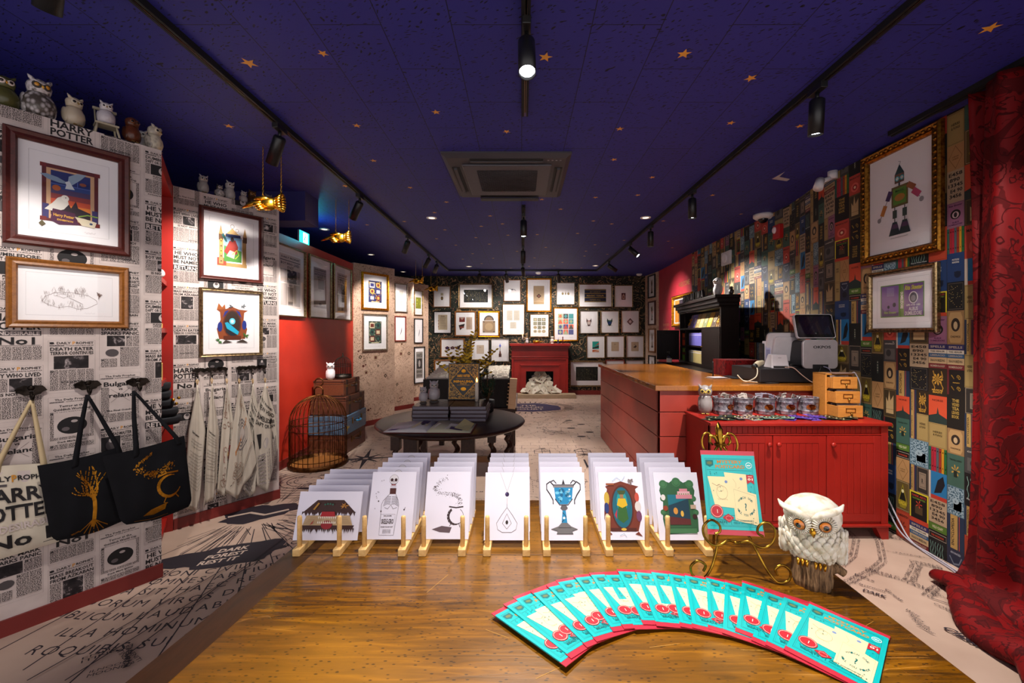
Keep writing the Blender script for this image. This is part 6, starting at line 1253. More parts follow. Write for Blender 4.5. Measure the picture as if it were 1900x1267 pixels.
for k in range(900):
    t = rr.uniform(.02, 1.0); a = rr.uniform(0, 6.28); rr_ = (.036*math.sin(math.pi*min(1, t*.55+.28)))+.002; cx, cy, cz = rr_*math.cos(a), rr_*math.sin(a), .132*t; L = .008; b.add([(cx-.001*math.sin(a), cy+.001*math.cos(a), cz), (cx+.001*math.sin(a), cy-.001*math.cos(a), cz), (cx*(1+L/.036), cy*(1+L/.036), cz-.006)], [(0, 1, 2)], '#8a6438')
o.scale = (1.35, 1.35, 1.35); pf = b.build('fur', o); pf['kind'] = 'stuff'; b = M(); b.ball((-.035, -.02, .055), .02, .012, .012, '#7a5a8a', 10, 6); b.ball((-.04, -.02, .04), .015, .012, .016, '#7a5a8a', 10, 6); b.build('ribbon', o)
put(W_p2, 377, 338, .115, 'pale grey owl looking aside, first on the far newspaper wall', body='#a39c98', disc='#b8b2ae', base='#3c3632', da=.3)
put(W_p2, 407, 355, .075, 'short squat owl with big white eye rings on the far newspaper wall', body='#4c4640', head='#b5aea8', disc='#dcd6d0', iris='#2c1c10', fat=1.3, da=.4, off=-.04)
put(W_p2, 426, 350, .125, 'tall horned owl with brown wings and white breast on the far newspaper wall', body='#b5aca8', wing='#5c4c3c', disc='#d4ccc8', iris='#2c1c10', base='#3c3228', off=-.10, tufts=1.2)
put(W_p2, 452, 368, .075, 'small square-headed white owl with red wings', body='#a89c98', wing='#7a2420', disc='#c9c0bc', fat=1.15, off=-.05)
put(W_p2, 467, 362, .11, 'dark orange-brown owl behind the golden hand', body='#4a2c14', disc='#a86c2c', iris='#17100a', off=-.12)
put(W_p2, 497, 368, .10, 'grey owl at the far end of the newspaper wall top', body='#77706e', disc='#a8a09c', off=-.08)
# owl beside small cage on suitcases
owl('glossy white owl standing beside the small cage on the suitcases', (-2.235, 4.93, .838), .35, .20, body='#d4ced0', disc='#c4bcbc', fat=.9)
# pair of owls by the display books
owl('taller of the two grey porcelain owls beside the display book', (-.665, 3.20, .853), .2, .165, body='#9c9496', disc='#b8b0ae', base='#4a4440', fat=1.1)
owl('shorter of the two grey porcelain owls beside the display book', (-.735, 3.15, .853), -.1, .125, body='#9c9496', disc='#b8b0ae', base='#4a4440', fat=1.1)
owl('grey carved owl with yellow eyes beside the metal buckets', (1.36, 3.13, .781), -.35, .215, body='#8c8482', wing='#6f6866', disc='#c9b05a', iris='#2c1c14', beak='#b8a04c', tufts=.9, fat=.82, feet='#b8a04c')
# ================================================================ FIREPLACE
FX0, FX1, FY = -.222, 1.02, 9.27
o = thing('fireplace', 'red painted mantelpiece with a black opening full of letters', 'fireplace', (0, 0, 0))
b = M(); b.box(FX0-.035, FX1+.04, FY-.11, BACKY-.001, 1.115, 1.165, RED); b.box(FX0-.01, FX1+.01, FY-.05, BACKY-.001, 1.065, 1.115, RED); b.build('mantel_shelf', o, bev=.004)
ox0, ox1, oz = .095, .695, .555
b = M(); b.box(FX0, ox0-.0, FY, BACKY-.001, 0, 1.065, RED); b.box(ox1, FX1, FY, BACKY-.001, 0, 1.065, RED); b.box(ox0, ox1, FY, BACKY-.001, oz, 1.065, RED); b.build('surround', o)
b = M(); b.box(FX0, FX1, FY-.022, FY, .86, .885, RED); b.box(FX0-.005, FX1+.005, FY-.035, FY, .865, .878, RED); b.build('moulding', o, bev=.004)
for (x0, x1, z0, z1) in ((FX0, FX0+.045, .02, .86), (FX1-.045, FX1, .02, .86), (FX0+.045, FX1-.045, .815, .86)): b = M(); b.box(x0, x1, FY-.022, FY, z0, z1, RED); b.build('outer_trim', o, bev=.004)
for (x0, x1, z0, z1) in ((FX0+.18, FX0+.20, .02, .70), (FX1-.20, FX1-.18, .02, .70), (FX0+.18, FX1-.18, .68, .70)): b = M(); b.box(x0, x1, FY-.02, FY, z0, z1, RED); b.build('inner_trim', o, bev=.003)
b = M(); b.box(ox0, ox1, BACKY-.02, BACKY-.004, 0, oz, '#0c0b0b'); b.box(ox0, ox0+.004, FY+.002, BACKY-.02, 0, oz, '#0c0b0b'); b.box(ox1-.004, ox1, FY+.002, BACKY-.02, 0, oz, '#0c0b0b'); b.box(ox0, ox1, FY+.002, BACKY-.02, oz-.004, oz, '#0c0b0b'); b.build('firebox', o)
b = M(); b.box(-.215, 1.16, 8.98, FY-.024, 0, .085, wood('#9a8468', '#b8a184', None, 5, (2, 8, 8), .5)); tag(b.build('hearth_slab', bev=.006), 'pale stone-look hearth slab in front of the fireplace', 'hearth')
ENV = plain('#c9bda8', .75); ENV2 = plain('#d6ccba', .75)

def envelope(loc, rot, k):
    m = ENV if k % 2 else ENV2; b = M(); w_, h_ = .095, .065; b.box(-w_, w_, -.002, .002, -h_, h_, m); c = Cv(b, lambda x, y, h: (x, -.002-h, y), .0003); c.l([(-w_, h_), (0, -.005), (w_, h_)], .002, '#a3947c'); c.e(0, -.002, .013, .013, '#6b1418', 12); 
    o = b.build('letter_envelope', loc=loc, rot=rot); return tag(o, 'cream letter with a dark red wax seal heaped in the fireplace', 'envelope', 'sealed letters piled in the fireplace')
E_ = [envelope((0, 0, 0), (0, 0, 0), k) for k in (0, 1)]
rr = random.Random(12); spots_ = []
for row, (n, z, x0, x1, yb) in enumerate(((7, .15, .02, .80, 9.12), (6, .155, .0, .84, 9.20), (6, .20, .10, .74, 9.28), (5, .28, .18, .64, 9.33), (4, .35, .24, .58, 9.36), (3, .43, .30, .52, 9.39), (2, .48, .36, .46, 9.41))):
    for i in range(n): spots_.append((x0+(x1-x0)*(i+.5)/n+rr.uniform(-.02, .02), yb+rr.uniform(-.02, .02), z+rr.uniform(-.01, .02)))
for k, (x, y, z) in enumerate(spots_):
    e = E_[k] if k < 2 else E_[k % 2].copy()
    if k >= 2: C.objects.link(e)
    e.location = (x, y, z+(.0)); e.rotation_euler = (-rr.uniform(.1, 1.0), rr.uniform(-1.0, 1.0), rr.uniform(-.6, .6))
# things on the mantel
MZ = 1.165; my = 9.25
def candle(loc, h, r, m, label, holder=None, flame=True, name='candle'):
    o = thing(name, label, 'candle', loc); z = 0
    if holder: b = M(); b.lathe([(r*3.2, 0), (r*3, .01), (r*1.2, .018), (r*1.5, .06), (r*2, .075), (r*1.3, .08)], holder, 18); b.build('holder', o); z = .078
    b = M(); b.lathe([(r, z), (r, z+h), (r*.7, z+h+.002), (.001, z+h-.003)], m, 16); b.build('wax_body', o)
    if flame: b = M(); b.lathe([(.001, z+h-.001), (r*.5, z+h+.010), (r*.45, z+h+.016), (.001, z+h+.034)], emis('#ffb040', 12), 10, caps=False); b.build('flame', o)
    return o
candle((.02, my, MZ), .10, .011, '#d9d2cc', 'white candle in a black holder on the mantel', '#141214')
owl('small white owl near the left end of the mantel', (.115, my, MZ), 0, .12, body='#d0c8c8', disc='#b8b0ac')
o = thing('hand_ornament', 'curled golden hand ornament lying on the mantel', 'ornament', (.33, my, MZ+.035)); b = M(); b.tube([(-.06, 0, 0), (0, 0, .004), (.05, 0, 0)], .03, GOLD, 12, rad=[.034, .036, .026]); [b.tube([(.03, -.02, .02-.012*k), (.075, -.03, .018-.012*k), (.06, -.036, .01-.012*k)], .008, GOLD, 8) for k in range(3)]; b.tube([(.04, 0, .02), (.10, 0, .012), (.15, 0, .004)], .008, GOLD, 8, rad=[.01, .008, .004]); b.build('hand', o); b = M(); [b.ball((-.07, .03*math.cos(a), .03*math.sin(a)), .02, .008, .008, GOLD, 8, 5) for a in [i*.63 for i in range(10)]]; b.build('ruffled_cuff', o)
owl('white ceramic owl on a pedestal toward the right of the mantel', (.67, my, MZ), 0, .16, body='#d8d2c8', base='#d8d2c8', disc='#c4bcb0', feet=None)
candle((.80, my, MZ), .05, .010, '#c9c4d4', 'short pale candle in a blue holder on the mantel', '#24304c', False)
candle((.90, my, MZ), .15, .012, '#5a1f2c', 'dark wine-coloured candle at the right of the mantel', None, False)
# ================================================================ ROUND TABLE AND BOOKS
TZ = .745; tcx, tcy, TR_ = -.515, 3.10, .535
o = thing('round_table', 'dark round gateleg table with barley-twist legs in the middle of the room', 'table', (tcx, tcy, 0))
b = M(); b.lathe([(.001, TZ-.03), (TR_-.03, TZ-.03), (TR_-.012, TZ-.028), (TR_, TZ-.018), (TR_+.004, TZ-.012), (TR_-.004, TZ-.004), (TR_-.016, TZ), (.001, TZ)], DARKW, 72); b.build('tabletop', o)
b = M(); 
for x in (-.19, .19): b.box(x-.001, x+.001, -.49, .49, TZ+.0002, TZ+.0006, '#0c0706')
b.build('leaf_joint', o)
def twist(o, x, y, h=.715, r=.021, ph=0.0):
    b = M(); b.box(x-.03, x+.03, y-.03, y+.03, h-.12, h, DARKW); rings = []; N = 70
    for i in range(N+1):
        t = i/N; z = .16+(h-.12-.16)*t; a = t*2*math.pi*4.2+ph; k = min(1, t*12, (1-t)*12); rr_ = r*(1-.15*(1-k)); cx, cy = x+.013*k*math.cos(a), y+.013*k*math.sin(a); rings.append([(cx+rr_*math.cos(q), cy+rr_*math.sin(q), z) for q in [j*2*math.pi/14 for j in range(14)]])
    b.loft(rings, DARKW); b.box(x-.027, x+.027, y-.027, y+.027, .035, .16, DARKW); b.lathe([(.02, 0), (.026, .015), (.022, .035)], DARKW, 14, c=(x, y, 0)); b.build('leg', o, bev=.002)
for x, y in ((-.33, -.26), (.0, .20), (.30, -.06), (.41, .16), (-.30, .24)): twist(o, x, y, ph=x*9)
for x, y in ((-.235, -.24), (.16, -.30)): b = M(); b.box(x-.045, x+.045, y-.03, y+.03, .06, .715, DARKW); b.lathe([(.03, 0), (.034, .03), (.03, .06)], DARKW, 12, c=(x, y, 0)); b.build('leg', o, bev=.004)
b = M(); b.box(-.34, .34, -.20, -.175, .675, .715, DARKW); b.box(-.34, .34, .225, .25, .675, .715, DARKW); b.box(-.34, -.315, -.175, .225, .675, .715, DARKW); b.box(.315, .34, -.175, .225, .675, .715, DARKW); b.build('apron', o, bev=.003)
b = M(); b.box(-.33, .30, -.02, .02, .08, .12, DARKW); b.box(-.32, -.28, -.26, .24, .08, .12, DARKW); b.build('stretcher', o, bev=.004)
MAR = plain('#381418', .32, 0, .5, .1); PAGEM = plain('#6e6872', .6)
def mk_foil():
    t = NT('gold_foil_cover'); f = t.math('PINGPONG', t.math('MULTIPLY', t.noise(t.co(), 34, 4, .6, 1.2), 6.0), .5); k = t.ramp(f, [(.14, 1.0), (.24, 0.0)]); return t.out(t.mix(k, '#100a06', '#b88a3a'), .45, 0, .4, .0)
FOIL = mk_foil()
b0 = (-.785, 3.01)
gi = 0
for sx in (0, 1):
    for k in range(4):
        dx = R.uniform(-.004, .004); x = -.785+sx*.272+dx; z = TZ+.001+k*.0275; lab = ('%s stack of shrink-wrapped purple brown books, %s' % (('left', 'right')[sx], ('bottom book', 'second book from the bottom', 'third book from the bottom', 'top book')[k]))
        o = thing('stacked_book', lab, 'book', (x, 3.01+R.uniform(-.004, .004), z), R.uniform(-.012, .012), 'shrink-wrapped books on the round table'); b = M(); b.box(0, .262, 0, .33, 0, .003, MAR); b.box(0, .262, 0, .33, .023, .026, MAR); b.box(0, .003, 0, .33, .003, .023, MAR); b.build('cover', o, bev=.001); b = M(); b.box(.004, .258, .004, .326, .003, .023, PAGEM); b.build('page_block', o)
        b = M(); c = Cv(b, lambda xx, yy, h: (xx, yy, .026+h), .0003); c.p([(.13, .03), (.24, .16), (.13, .30), (.02, .16)], plain('#5c4a34', .3)); c.p([(.13, .06), (.215, .16), (.13, .27), (.045, .16)], MAR); c.t('MINALIMA', .13, .15, .014, plain('#a8864c', .3)); b.build('cover_print', o)
# open book in front
o = thing('open_book', 'large open picture book lying on the front of the round table', 'book', (-.595, 2.78, TZ+.001), -.03); b = M(); b.box(-.285, .285, -.13, .15, 0, .004, '#5a1c1c'); b.build('cover', o, bev=.001)
for s_, m in ((-1, '#b5b0b0'), (1, '#a8a48c')):
    b = M(); N = 14; prof = [(s_*.275*i/N, .004+.022*math.sin(math.pi*min(1, (i/N)**.5))*.8+.004*(1-i/N)) for i in range(N+1)]; vs = []
    for x, z in prof: vs += [(x, -.122, .004), (x, -.122, z+.004), (x, .143, z+.004), (x, .143, .004)]
    fs = []
    for i in range(N):
        a = 4*i; c_ = 4*(i+1); fs += [(a, a+1, c_+1, c_), (a+1, a+2, c_+2, c_+1), (a+2, a+3, c_+3, c_+2)]
    fs.append((4*N, 4*N+1, 4*N+2, 4*N+3)); b.add(vs, fs, m, True)
    def S(x, y, h, s_=s_): q = min(1, abs(x)/.275); return (x, y, .008+.022*math.sin(math.pi*min(1, q**.5))*.8+.004*(1-q)+h+.0008)
    c = Cv(b, S, .0003)
    if s_ < 0: c.p([(-.25, -.09), (-.13, -.11), (-.12, .0), (-.22, .02)], '#c9bfc4'); c.p([(-.26, -.10), (-.20, -.115), (-.18, -.09), (-.24, -.07)], '#4a2470'); c.p([(-.11, -.10), (-.02, -.04), (-.03, .10), (-.10, .09)], '#d6c69c'); c.p([(-.08, .02), (-.03, .03), (-.03, .12), (-.08, .12)], '#3a2450'); c.e(-.055, .0, .012, .02, '#17130f', 12)
    else: c.p([(.01, .02), (.25, .02), (.25, .13), (.01, .13)], '#3f2c5a'); c.p([(.03, -.10), (.13, -.11), (.14, .02), (.04, .05)], '#d8d4cc'); c.p([(.12, -.02), (.2, -.02), (.2, .05), (.12, .05)], '#dcd8d0'); c.l([(.15, .08), (.24, .06)], .01, '#b8a04c'); c.p([(.14, -.11), (.22, -.11), (.23, -.04), (.14, -.04)], '#4a3466')
    b.build('page_block', o)
b = M(); b.add([(.17, -.10, .03), (.26, -.10, .012), (.27, .10, .016), (.20, .12, .045)], [(0, 1, 2, 3)], '#c9c08c'); b.build('loose_page', o)
# display book, candle
o = thing('display_book', 'dark gilt patterned book displayed upright behind the stacks', 'book', (-.578, 3.30, TZ+.112), -.03, rot=(-.10, 0, -.03)); b = M(); b.box(0, .243, 0, .035, 0, .285, plain('#1c120e', .35, 0, .5, .2)); b.build('cover', o, bev=.003)
b = M(); c = Cv(b); c.r(.006, .006, .237, .279, FOIL); c.box(.012, .012, .231, .273, .003, GPR); c.p([(.12, .03), (.222, .145), (.12, .262), (.02, .145)], plain('#140b08', .4)); c.l([(.12, .026), (.226, .145), (.12, .266), (.016, .145)], .003, GPR, True); c.t('HARRY POTTER', .121, .178, .020, GPR, w=.10); c.t('MINALIMA', .121, .135, .018, GPR, w=.155); c.t('MAGIC OF', .121, .122, .007, GPR, w=.05); c.l([(.06, .165), (.18, .165)], .0015, GPR); c.l([(.07, .115), (.17, .115)], .0015, GPR); c.e(.121, .085, .022, .014, GPR, 12); c.e(.121, .225, .018, .014, GPR, 10); b.build('cover_print', o)
candle((-.345, 3.24, TZ+.112), .145, .0135, '#cfc4b5', 'slim white candle with a glowing flame in front of the display book')
o = thing('potted_conifer', 'dark green dwarf conifer beside the white candle', 'plant', (-.28, 3.44, TZ+.001)); b = M(); b.lathe([(.05, 0), (.06, .09), (.055, .09), (.001, .085)], '#1c1a1a', 18); b.build('pot', o); b = M(); conifer(b, .12, .25, .085, 520, '#1f3a24', '#16281a'); b.build('foliage', o)
# golden branches in a vase
GLEAF = metal('#a8862c', .45, '#6e5618'); o = thing('branch_vase', 'dark vase of golden leaved branches behind the display book', 'vase', (-.48, 3.46, TZ+.001)); b = M(); b.lathe([(.045, 0), (.07, .05), (.075, .12), (.045, .20), (.035, .24), (.045, .25)], '#17120f', 24, caps=True); b.build('vase', o)
rr = random.Random(6)
for (ex, ez, n) in ((.09, .66, 26), (-.15, .50, 16), (-.06, .53, 18), (.03, .57, 20), (.27, .50, 22), (.24, .40, 18), (.22, .30, 14), (-.22, .40, 12)):
    b = M(); ey = rr.uniform(-.06, .10); P = []
    for i in range(12): t = i/11; P.append(Vector((ex*t**1.3, ey*t, .20+(ez-.20)*t)))
    b.tube([tuple(p) for p in P], .003, GLEAF, 6, rad=[.0035-.0002*i for i in range(12)])
    for k in range(n):
        t = .25+.75*k/n; i = min(10, int(t*11)); p = P[i].lerp(P[i+1], t*11-i); a = rr.uniform(-.5, .5)+(0 if k % 2 else math.pi); L = .047*(1.15-t*.45); d = Vector((math.cos(a), rr.uniform(-.3, .3), .5)).normalized(); q = d.cross(Vector((rr.uniform(-.5, .5), 1, rr.uniform(-.4, .4)))).normalized()*L*.24
        b.add([tuple(p+d*L*e_+q*w__) for e_, w__ in ((0, 0), (.3, .85), (.6, 1), (.85, .6), (1, 0), (.85, -.6), (.6, -1), (.3, -.85))], [tuple(range(8))], GLEAF)
    b.build('branch', o)
# print bins on the table behind
o = thing('display_bench', 'dark wooden bench table carrying the print bins', 'table', (-.55, 4.75, 0)); b = M(); b.box(-.50, .50, -.55, .55, .60, .635, DARKW); b.build('tabletop', o, bev=.004)
for sx in (-.44, .44):
    for sy in (-.48, .48): b = M(); b.box(sx-.03, sx+.03, sy-.03, sy+.03, 0, .60, DARKW); b.build('leg', o, bev=.003)
b = M(); b.box(-.44, .44, -.50, -.47, .08, .14, wood('#6b3f1c', '#8a5a2c', None, 5)); b.build('stretcher', o)
for k, (x0, x1, lab) in enumerate(((-.99, -.72, 'black bin of wrapped prints at the left, behind the owls'), (-.70, -.42, 'middle black bin of wrapped prints behind the display book'), (-.40, -.12, 'black bin of wrapped prints at the right, beside the golden branches'))):
    o = thing('print_bin', lab, 'print bin', (x0, 4.24, .636)); w_ = x1-x0; b = M(); b.box(0, w_, 0, .012, 0, .28, BLKW); b.box(0, w_, .95, .962, 0, .20, BLKW); b.box(0, .01, .012, .95, 0, .14, BLKW); b.box(w_-.01, w_, .012, .95, 0, .14, BLKW); b.build('bin_box', o)
    for j in range(9):
        e = thing('print_sleeve', 'white wrapped print, %s from the front in the %s bin' % (('first', 'second', 'third', 'fourth', 'fifth', 'sixth', 'seventh', 'eighth', 'ninth')[j], ('left', 'middle', 'right')[k]), 'print', (x0+.014, 4.27+j*.09, .64), 0, 'wrapped prints in the display bins', rot=(-.16, 0, R.uniform(-.03, .03))); b = M(); h = .295+.008*j; b.box(0, w_-.032, 0, .018, 0, h-.012, '#1f1c1c'); b.build('backing_board', e); b = M(); b.box(-.001, w_-.031, -.004, .022, h-.018, h, '#cfc4b4')
        for i in range(10): b.ball((R.uniform(0, w_-.03), .01, h), .012, .012, .005, '#d8cfc2', 6, 3)
        b.build('wrapped_edge', e)
o = candle((-.105, 4.12, .636), .0, .001, '#cfc4b5', 'x') if False else None
b = M(); b.T = Matrix.Rotation(.07, 4, 'Y'); b.box(-.036, .036, -.02, .02, 0, .30, wood('#b89068', '#c9a57c', None, 5)); 
for i in range(7): b.box(-.052, -.036, -.006, .006, .03+.035*i, .04+.035*i, '#b89068')
tag(b.build('card_ladder', loc=(-.10, 4.16, .636), bev=.003), 'upright pale wooden card ladder at the right end of the bins', 'display stand')
# ================================================================ SALES COUNTER
CT = .975; kx0, kx1, ky0, ky1 = 1.07, 1.88, 3.28, 5.62
o = thing('sales_counter', 'L-shaped red plank-clad counter with a glossy wooden top', 'counter', (0, 0, 0))
b = M(); b.box(kx0, kx1, ky0, ky1, .0, CT-.04, plain('#3a1210', .6)); b.box(kx1, 2.54, ky0, 3.85, 0, CT-.04, plain('#3a1210', .6)); b.build('carcass', o)
PLK = mk_red('brownish_red_plank', '#a3392c', '#8c2e24', .34); zs = [0.0, .19, .385, .575, .765, CT-.04]
for i in range(5):
    b = M(); b.box(kx0-.018, kx0, ky0-.018, ky1, zs[i]+.006, zs[i+1], PLK); b.box(kx0-.018, 2.54, ky0-.018, ky0, zs[i]+.006, zs[i+1], PLK); b.build('plank', o, bev=.002)
b = M(); b.prism([(kx0-.045, ky0-.045), (2.55, ky0-.045), (2.55, 3.90), (kx1+.03, 3.90), (kx1+.03, ky1+.03), (kx0-.045, ky1+.03)], 0, .04, COUNTW); 
b.v = [(x, z, CT-.04+y) for x, y, z in b.v]; b.f = [f[::-1] for f in b.f]; b.build('countertop', o, bev=.004)
def topxy(px, py, z=CT): x, y, _ = onz(px, py, z); return x, y
# ---- black cabinet (hutch) with open shelves on a low dresser
near = Vector((2.315, 4.90)); far = Vector((2.50, 6.68)); W_h = Wl(tuple(far), tuple(near)); HL = W_h.len; HB = .935; HT = 1.83
o = thing('dresser', 'dark low dresser under the black shelf cabinet', 'dresser', (*W_h.a, 0), W_h.rz); b = M(); b.box(-.02, HL+.02, -.28, .20, 0, HB-.05, BLKW); b.build('body', o, bev=.004); b = M(); b.box(-.06, HL+.05, -.34, .20, HB-.05, HB-.004, BLKW); b.build('dresser_top', o, bev=.008)
hu = thing('shelf_cabinet', 'black antique cabinet with open shelves of small books behind the counter', 'cabinet', (*W_h.a, HB), W_h.rz); H_ = HT-HB; D_ = .20
b = M(); b.box(0, .03, -.0, D_, 0, H_-.13, BLKW); b.build('side_panel', hu); b = M(); b.box(HL-.03, HL, 0, D_, 0, H_-.05, BLKW); b.build('side_panel', hu); b = M(); b.box(.03, HL-.03, D_-.015, D_, 0, H_-.05, BLKW); b.build('back_panel', hu)
b = M(); 
for (z0, z1, d) in ((H_-.15, H_-.13, .01), (H_-.13, H_-.09, .03), (H_-.09, H_-.04, .055), (H_-.04, H_, .085)): b.box(-d*.6, HL+d*.6, -d, D_, z0, z1, BLKW)
b.build('cornice', hu, bev=.006)
s1 = .50; cA, cB, cC = .36, .74, 1.12
b = M(); b.box(.03, HL-.03, -.012, D_-.015, s1, s1+.025, BLKW); b.build('shelf', hu, bev=.002); b = M(); b.box(0, HL, -.012, D_, 0, .035, BLKW); b.build('shelf', hu, bev=.002); b = M(); b.box(cA, cB+.3, 0, D_-.015, .255, .275, BLKW); b.build('shelf', hu); b = M(); b.box(.03, cA, 0, D_-.015, .24, .26, BLKW); b.build('shelf', hu)
for x in (cA, cC): b = M(); b.box(x-.012, x+.012, -.010, D_-.015, .035, s1, BLKW); b.build('divider', hu)
b = M()
for x in (.012, HL-.012, cA):
    for k in range(int(H_/.022)-6): b.ball((x, -.014, .03+k*.022), .007, .006, .007, plain('#3a2c28', .25, 0, .6), 6, 4)
b.build('bead_moulding', hu)
dr = M(); dr.box(cC+.012, HL-.03, -.012, .012, .036, s1-.002, BLKW); c = Cv(dr, lambda x, y, h: (x, -.012-h, y), .0012); c.box(cC+.05, .08, HL-.07, s1-.045, .012, BLKW); c.p([(cC+.30, .12), (cC+.42, .27), (cC+.30, .42), (cC+.18, .27)], BLKW); dd = dr.build('door', hu, bev=.002); b = M(); b.ball((cC+.035, -.022, .27), .009, .009, .009, BRASS, 10, 6); b.build('knob', dd)
dr = M(); dr.box(0, .34, -.012, .012, .036, s1-.002, BLKW); dr.box(.05, .29, -.014, .014, .08, s1-.05, BLKW); dd = dr.build('door', hu, rot=(0, 0, math.radians(-92)+0.0), loc=(.02, -.012, 0), bev=.002)
def hb(u, z, d=0.0): p = W_h.a+W_h.d*u+W_h.n*(-d); return (p.x, p.y, HB+z)
# leaning gift books on the top shelf
cols = (('#5d5a9c', 'blue gift book tied with a gold ribbon, leftmost on the top shelf'), ('#6a5fae', 'violet gift book leaning on the top cabinet shelf'), ('#8c7c50', 'olive gold book leaning on the top cabinet shelf'), ('#b39e68', 'cream book leaning in the middle of the top cabinet shelf'), ('#6c7454', 'grey green book leaning on the top cabinet shelf'), ('#b8922c', 'yellow book leaning on the top cabinet shelf'), ('#4a3a30', 'dark book leaning near the right of the top shelf'), ('#7a5a2c', 'brown book with ribbon at the right end of the top shelf'))
for k, (cl, lab) in enumerate(cols):
    u = .26+k*.17; o = thing('gift_book', lab, 'book', hb(u, s1+.026, .05), W_h.rz, 'gift books on the top cabinet shelf', rot=(-.32, 0, W_h.rz+(.0 if k == 0 else .0))); b = M(); b.box(0, .155, 0, .022, 0, .205, cl); b.build('cover', o, bev=.002); b = M(); c = Cv(b); c.box(.012, .012, .143, .193, .004, '#c9a85c'); c.e(.077, .11, .035, .045, '#c9b98c', 14); c.e(.077, .11, .022, .03, cl, 12); b.build('cover_print', o)
    if k in (0, 7): b = M(); [b.tube([(.077, -.004, .10), (.077+dx*.7, -.018, .10+dz), (.077+dx, -.012, .10+dz*.4), (.077, -.006, .10)], .004, GOLD, 6) for dx, dz in ((.05, .04), (-.05, .04), (.04, -.07), (-.04, -.07))]; b.box(.072, .082, -.003, .025, 0, .205, GOLD); b.build('ribbon', o)
def row(u0, u1, z, n, cl, h, lab, grp, name='small_book', d=.02):
    w_ = (u1-u0)/n
    for k in range(n):
        o = thing(name, lab, 'book', hb(u0+k*w_, z, d), W_h.rz, grp); b = M(); b.box(.001, w_-.001, 0, .10, 0, h, cl); b.box(.001, w_-.001, -.001, 0, h*.82, h*.86, '#c9c4dc'); b.box(.003, w_-.003, .004, .098, h, h+.002, '#c4bccc'); b.build('cover', o, bev=.001)
row(cA+.08, cC-.03, .276, 9, plain('#6b66b4', .3, 0, .5, .3), .175, 'violet wrapped booklet standing in the row on the middle cabinet shelf', 'violet booklets on the middle cabinet shelf')
row(cA+.06, cA+.27, .036, 4, plain('#6f6f60', .3, 0, .5, .3), .165, 'grey green booklet standing on the lowest cabinet shelf', 'grey booklets on the lowest cabinet shelf'); row(cA+.28, cC-.02, .036, 8, plain('#b3a26c', .3, 0, .5, .3), .165, 'cream yellow booklet standing on the lowest cabinet shelf', 'cream booklets on the lowest cabinet shelf')
for z, cl, m2, lab in ((.262, '#b5421c', '#5c1a18', 'orange cushion-like gift box on the left cabinet shelf'), (.036, '#4f8a24', '#5c1a18', 'green gift box on the lower left cabinet shelf')):
    o = thing('gift_box', lab, 'box', hb(.12, z, .01), W_h.rz); b = M(); b.box(0, .20, 0, .14, 0, .19, cl); b.build('box_body', o, bev=.004); b = M(); b.box(-.001, .201, -.001, .12, .085, .125, m2); b.build('band', o); b = M(); c = Cv(b); c.e(.10, .155, .03, .022, GOLD, 14); b.build('emblem', o)
# sign letters and owl on the cabinet
def letter3d(ch, h, dep, m, label, loc, rz):
    vs, fs, tw = glyphs(ch, True); n = len(vs); b = M(); V = [(x*h, -dep/2, y*h) for x, y in vs]+[(x*h, dep/2, y*h) for x, y in vs]; F_ = list(fs)+[tuple(i+n for i in f[::-1]) for f in fs]; ed = {}
    for f in fs:
        for i in range(len(f)): e = (f[i], f[(i+1) % len(f)]); ed[e] = 1
    for (a, c_) in list(ed):
        if (c_, a) not in ed: F_.append((c_, a, a+n, c_+n))
    b.add(V, F_, m); o = b.build('sign_letter', loc=loc, rot=(0, 0, rz)); tag(o, label, 'letter', 'standing letters on the black cabinet'); return tw*h
u = .36
for k, ch in enumerate('MINALIMA'):
    names = ('first black letter of the standing sign, an M', 'second black letter of the standing sign, an I', 'third black letter of the standing sign, an N', 'fourth black letter of the standing sign, an A', 'fifth black letter of the standing sign, an L', 'sixth black letter of the standing sign, an I', 'seventh black letter of the standing sign, an M', 'last black letter of the standing sign, an A')
    u += letter3d(ch, .115, .03, plain('#0e0c0c', .35), names[k], hb(u, HT-HB+.001, -.03), W_h.rz)+.035
owl('silver grey owl standing on the near corner of the black cabinet', hb(HL-.20, HT-HB+.001, .03), -1.0, .225, body='#a8a4a4', disc='#c9c4c4', tufts=0, fat=.8, sc=40)
owl('small dark owl on the cabinet behind the silver one', hb(HL-.02, HT-HB+.001, .12), -1.0, .10, body='#2c2420', disc='#5a4a34', tufts=.5)
# bottle on dresser
x, y = 2.18, 5.95; o = thing('pump_bottle', 'small dark pump bottle with a pale label on the dresser', 'bottle', (*W_h.at(.42, 0, .26)[:2], HB-.003)); b = M(); b.lathe([(.035, 0), (.037, .09), (.03, .11), (.012, .12), (.012, .135)], plain('#1c1210', .15, 0, .6), 20); b.build('bottle_body', o); b = M(); b.lathe([(.0378, .02), (.0378, .08)], '#c9c4b8', 20, caps=False); b.build('label_band', o); b = M(); b.cyl((0, 0, .135), (0, 0, .17), .006, BLACKM, 10); b.box(-.03, .008, -.008, .008, .165, .178, BLACKM); b.build('pump', o)
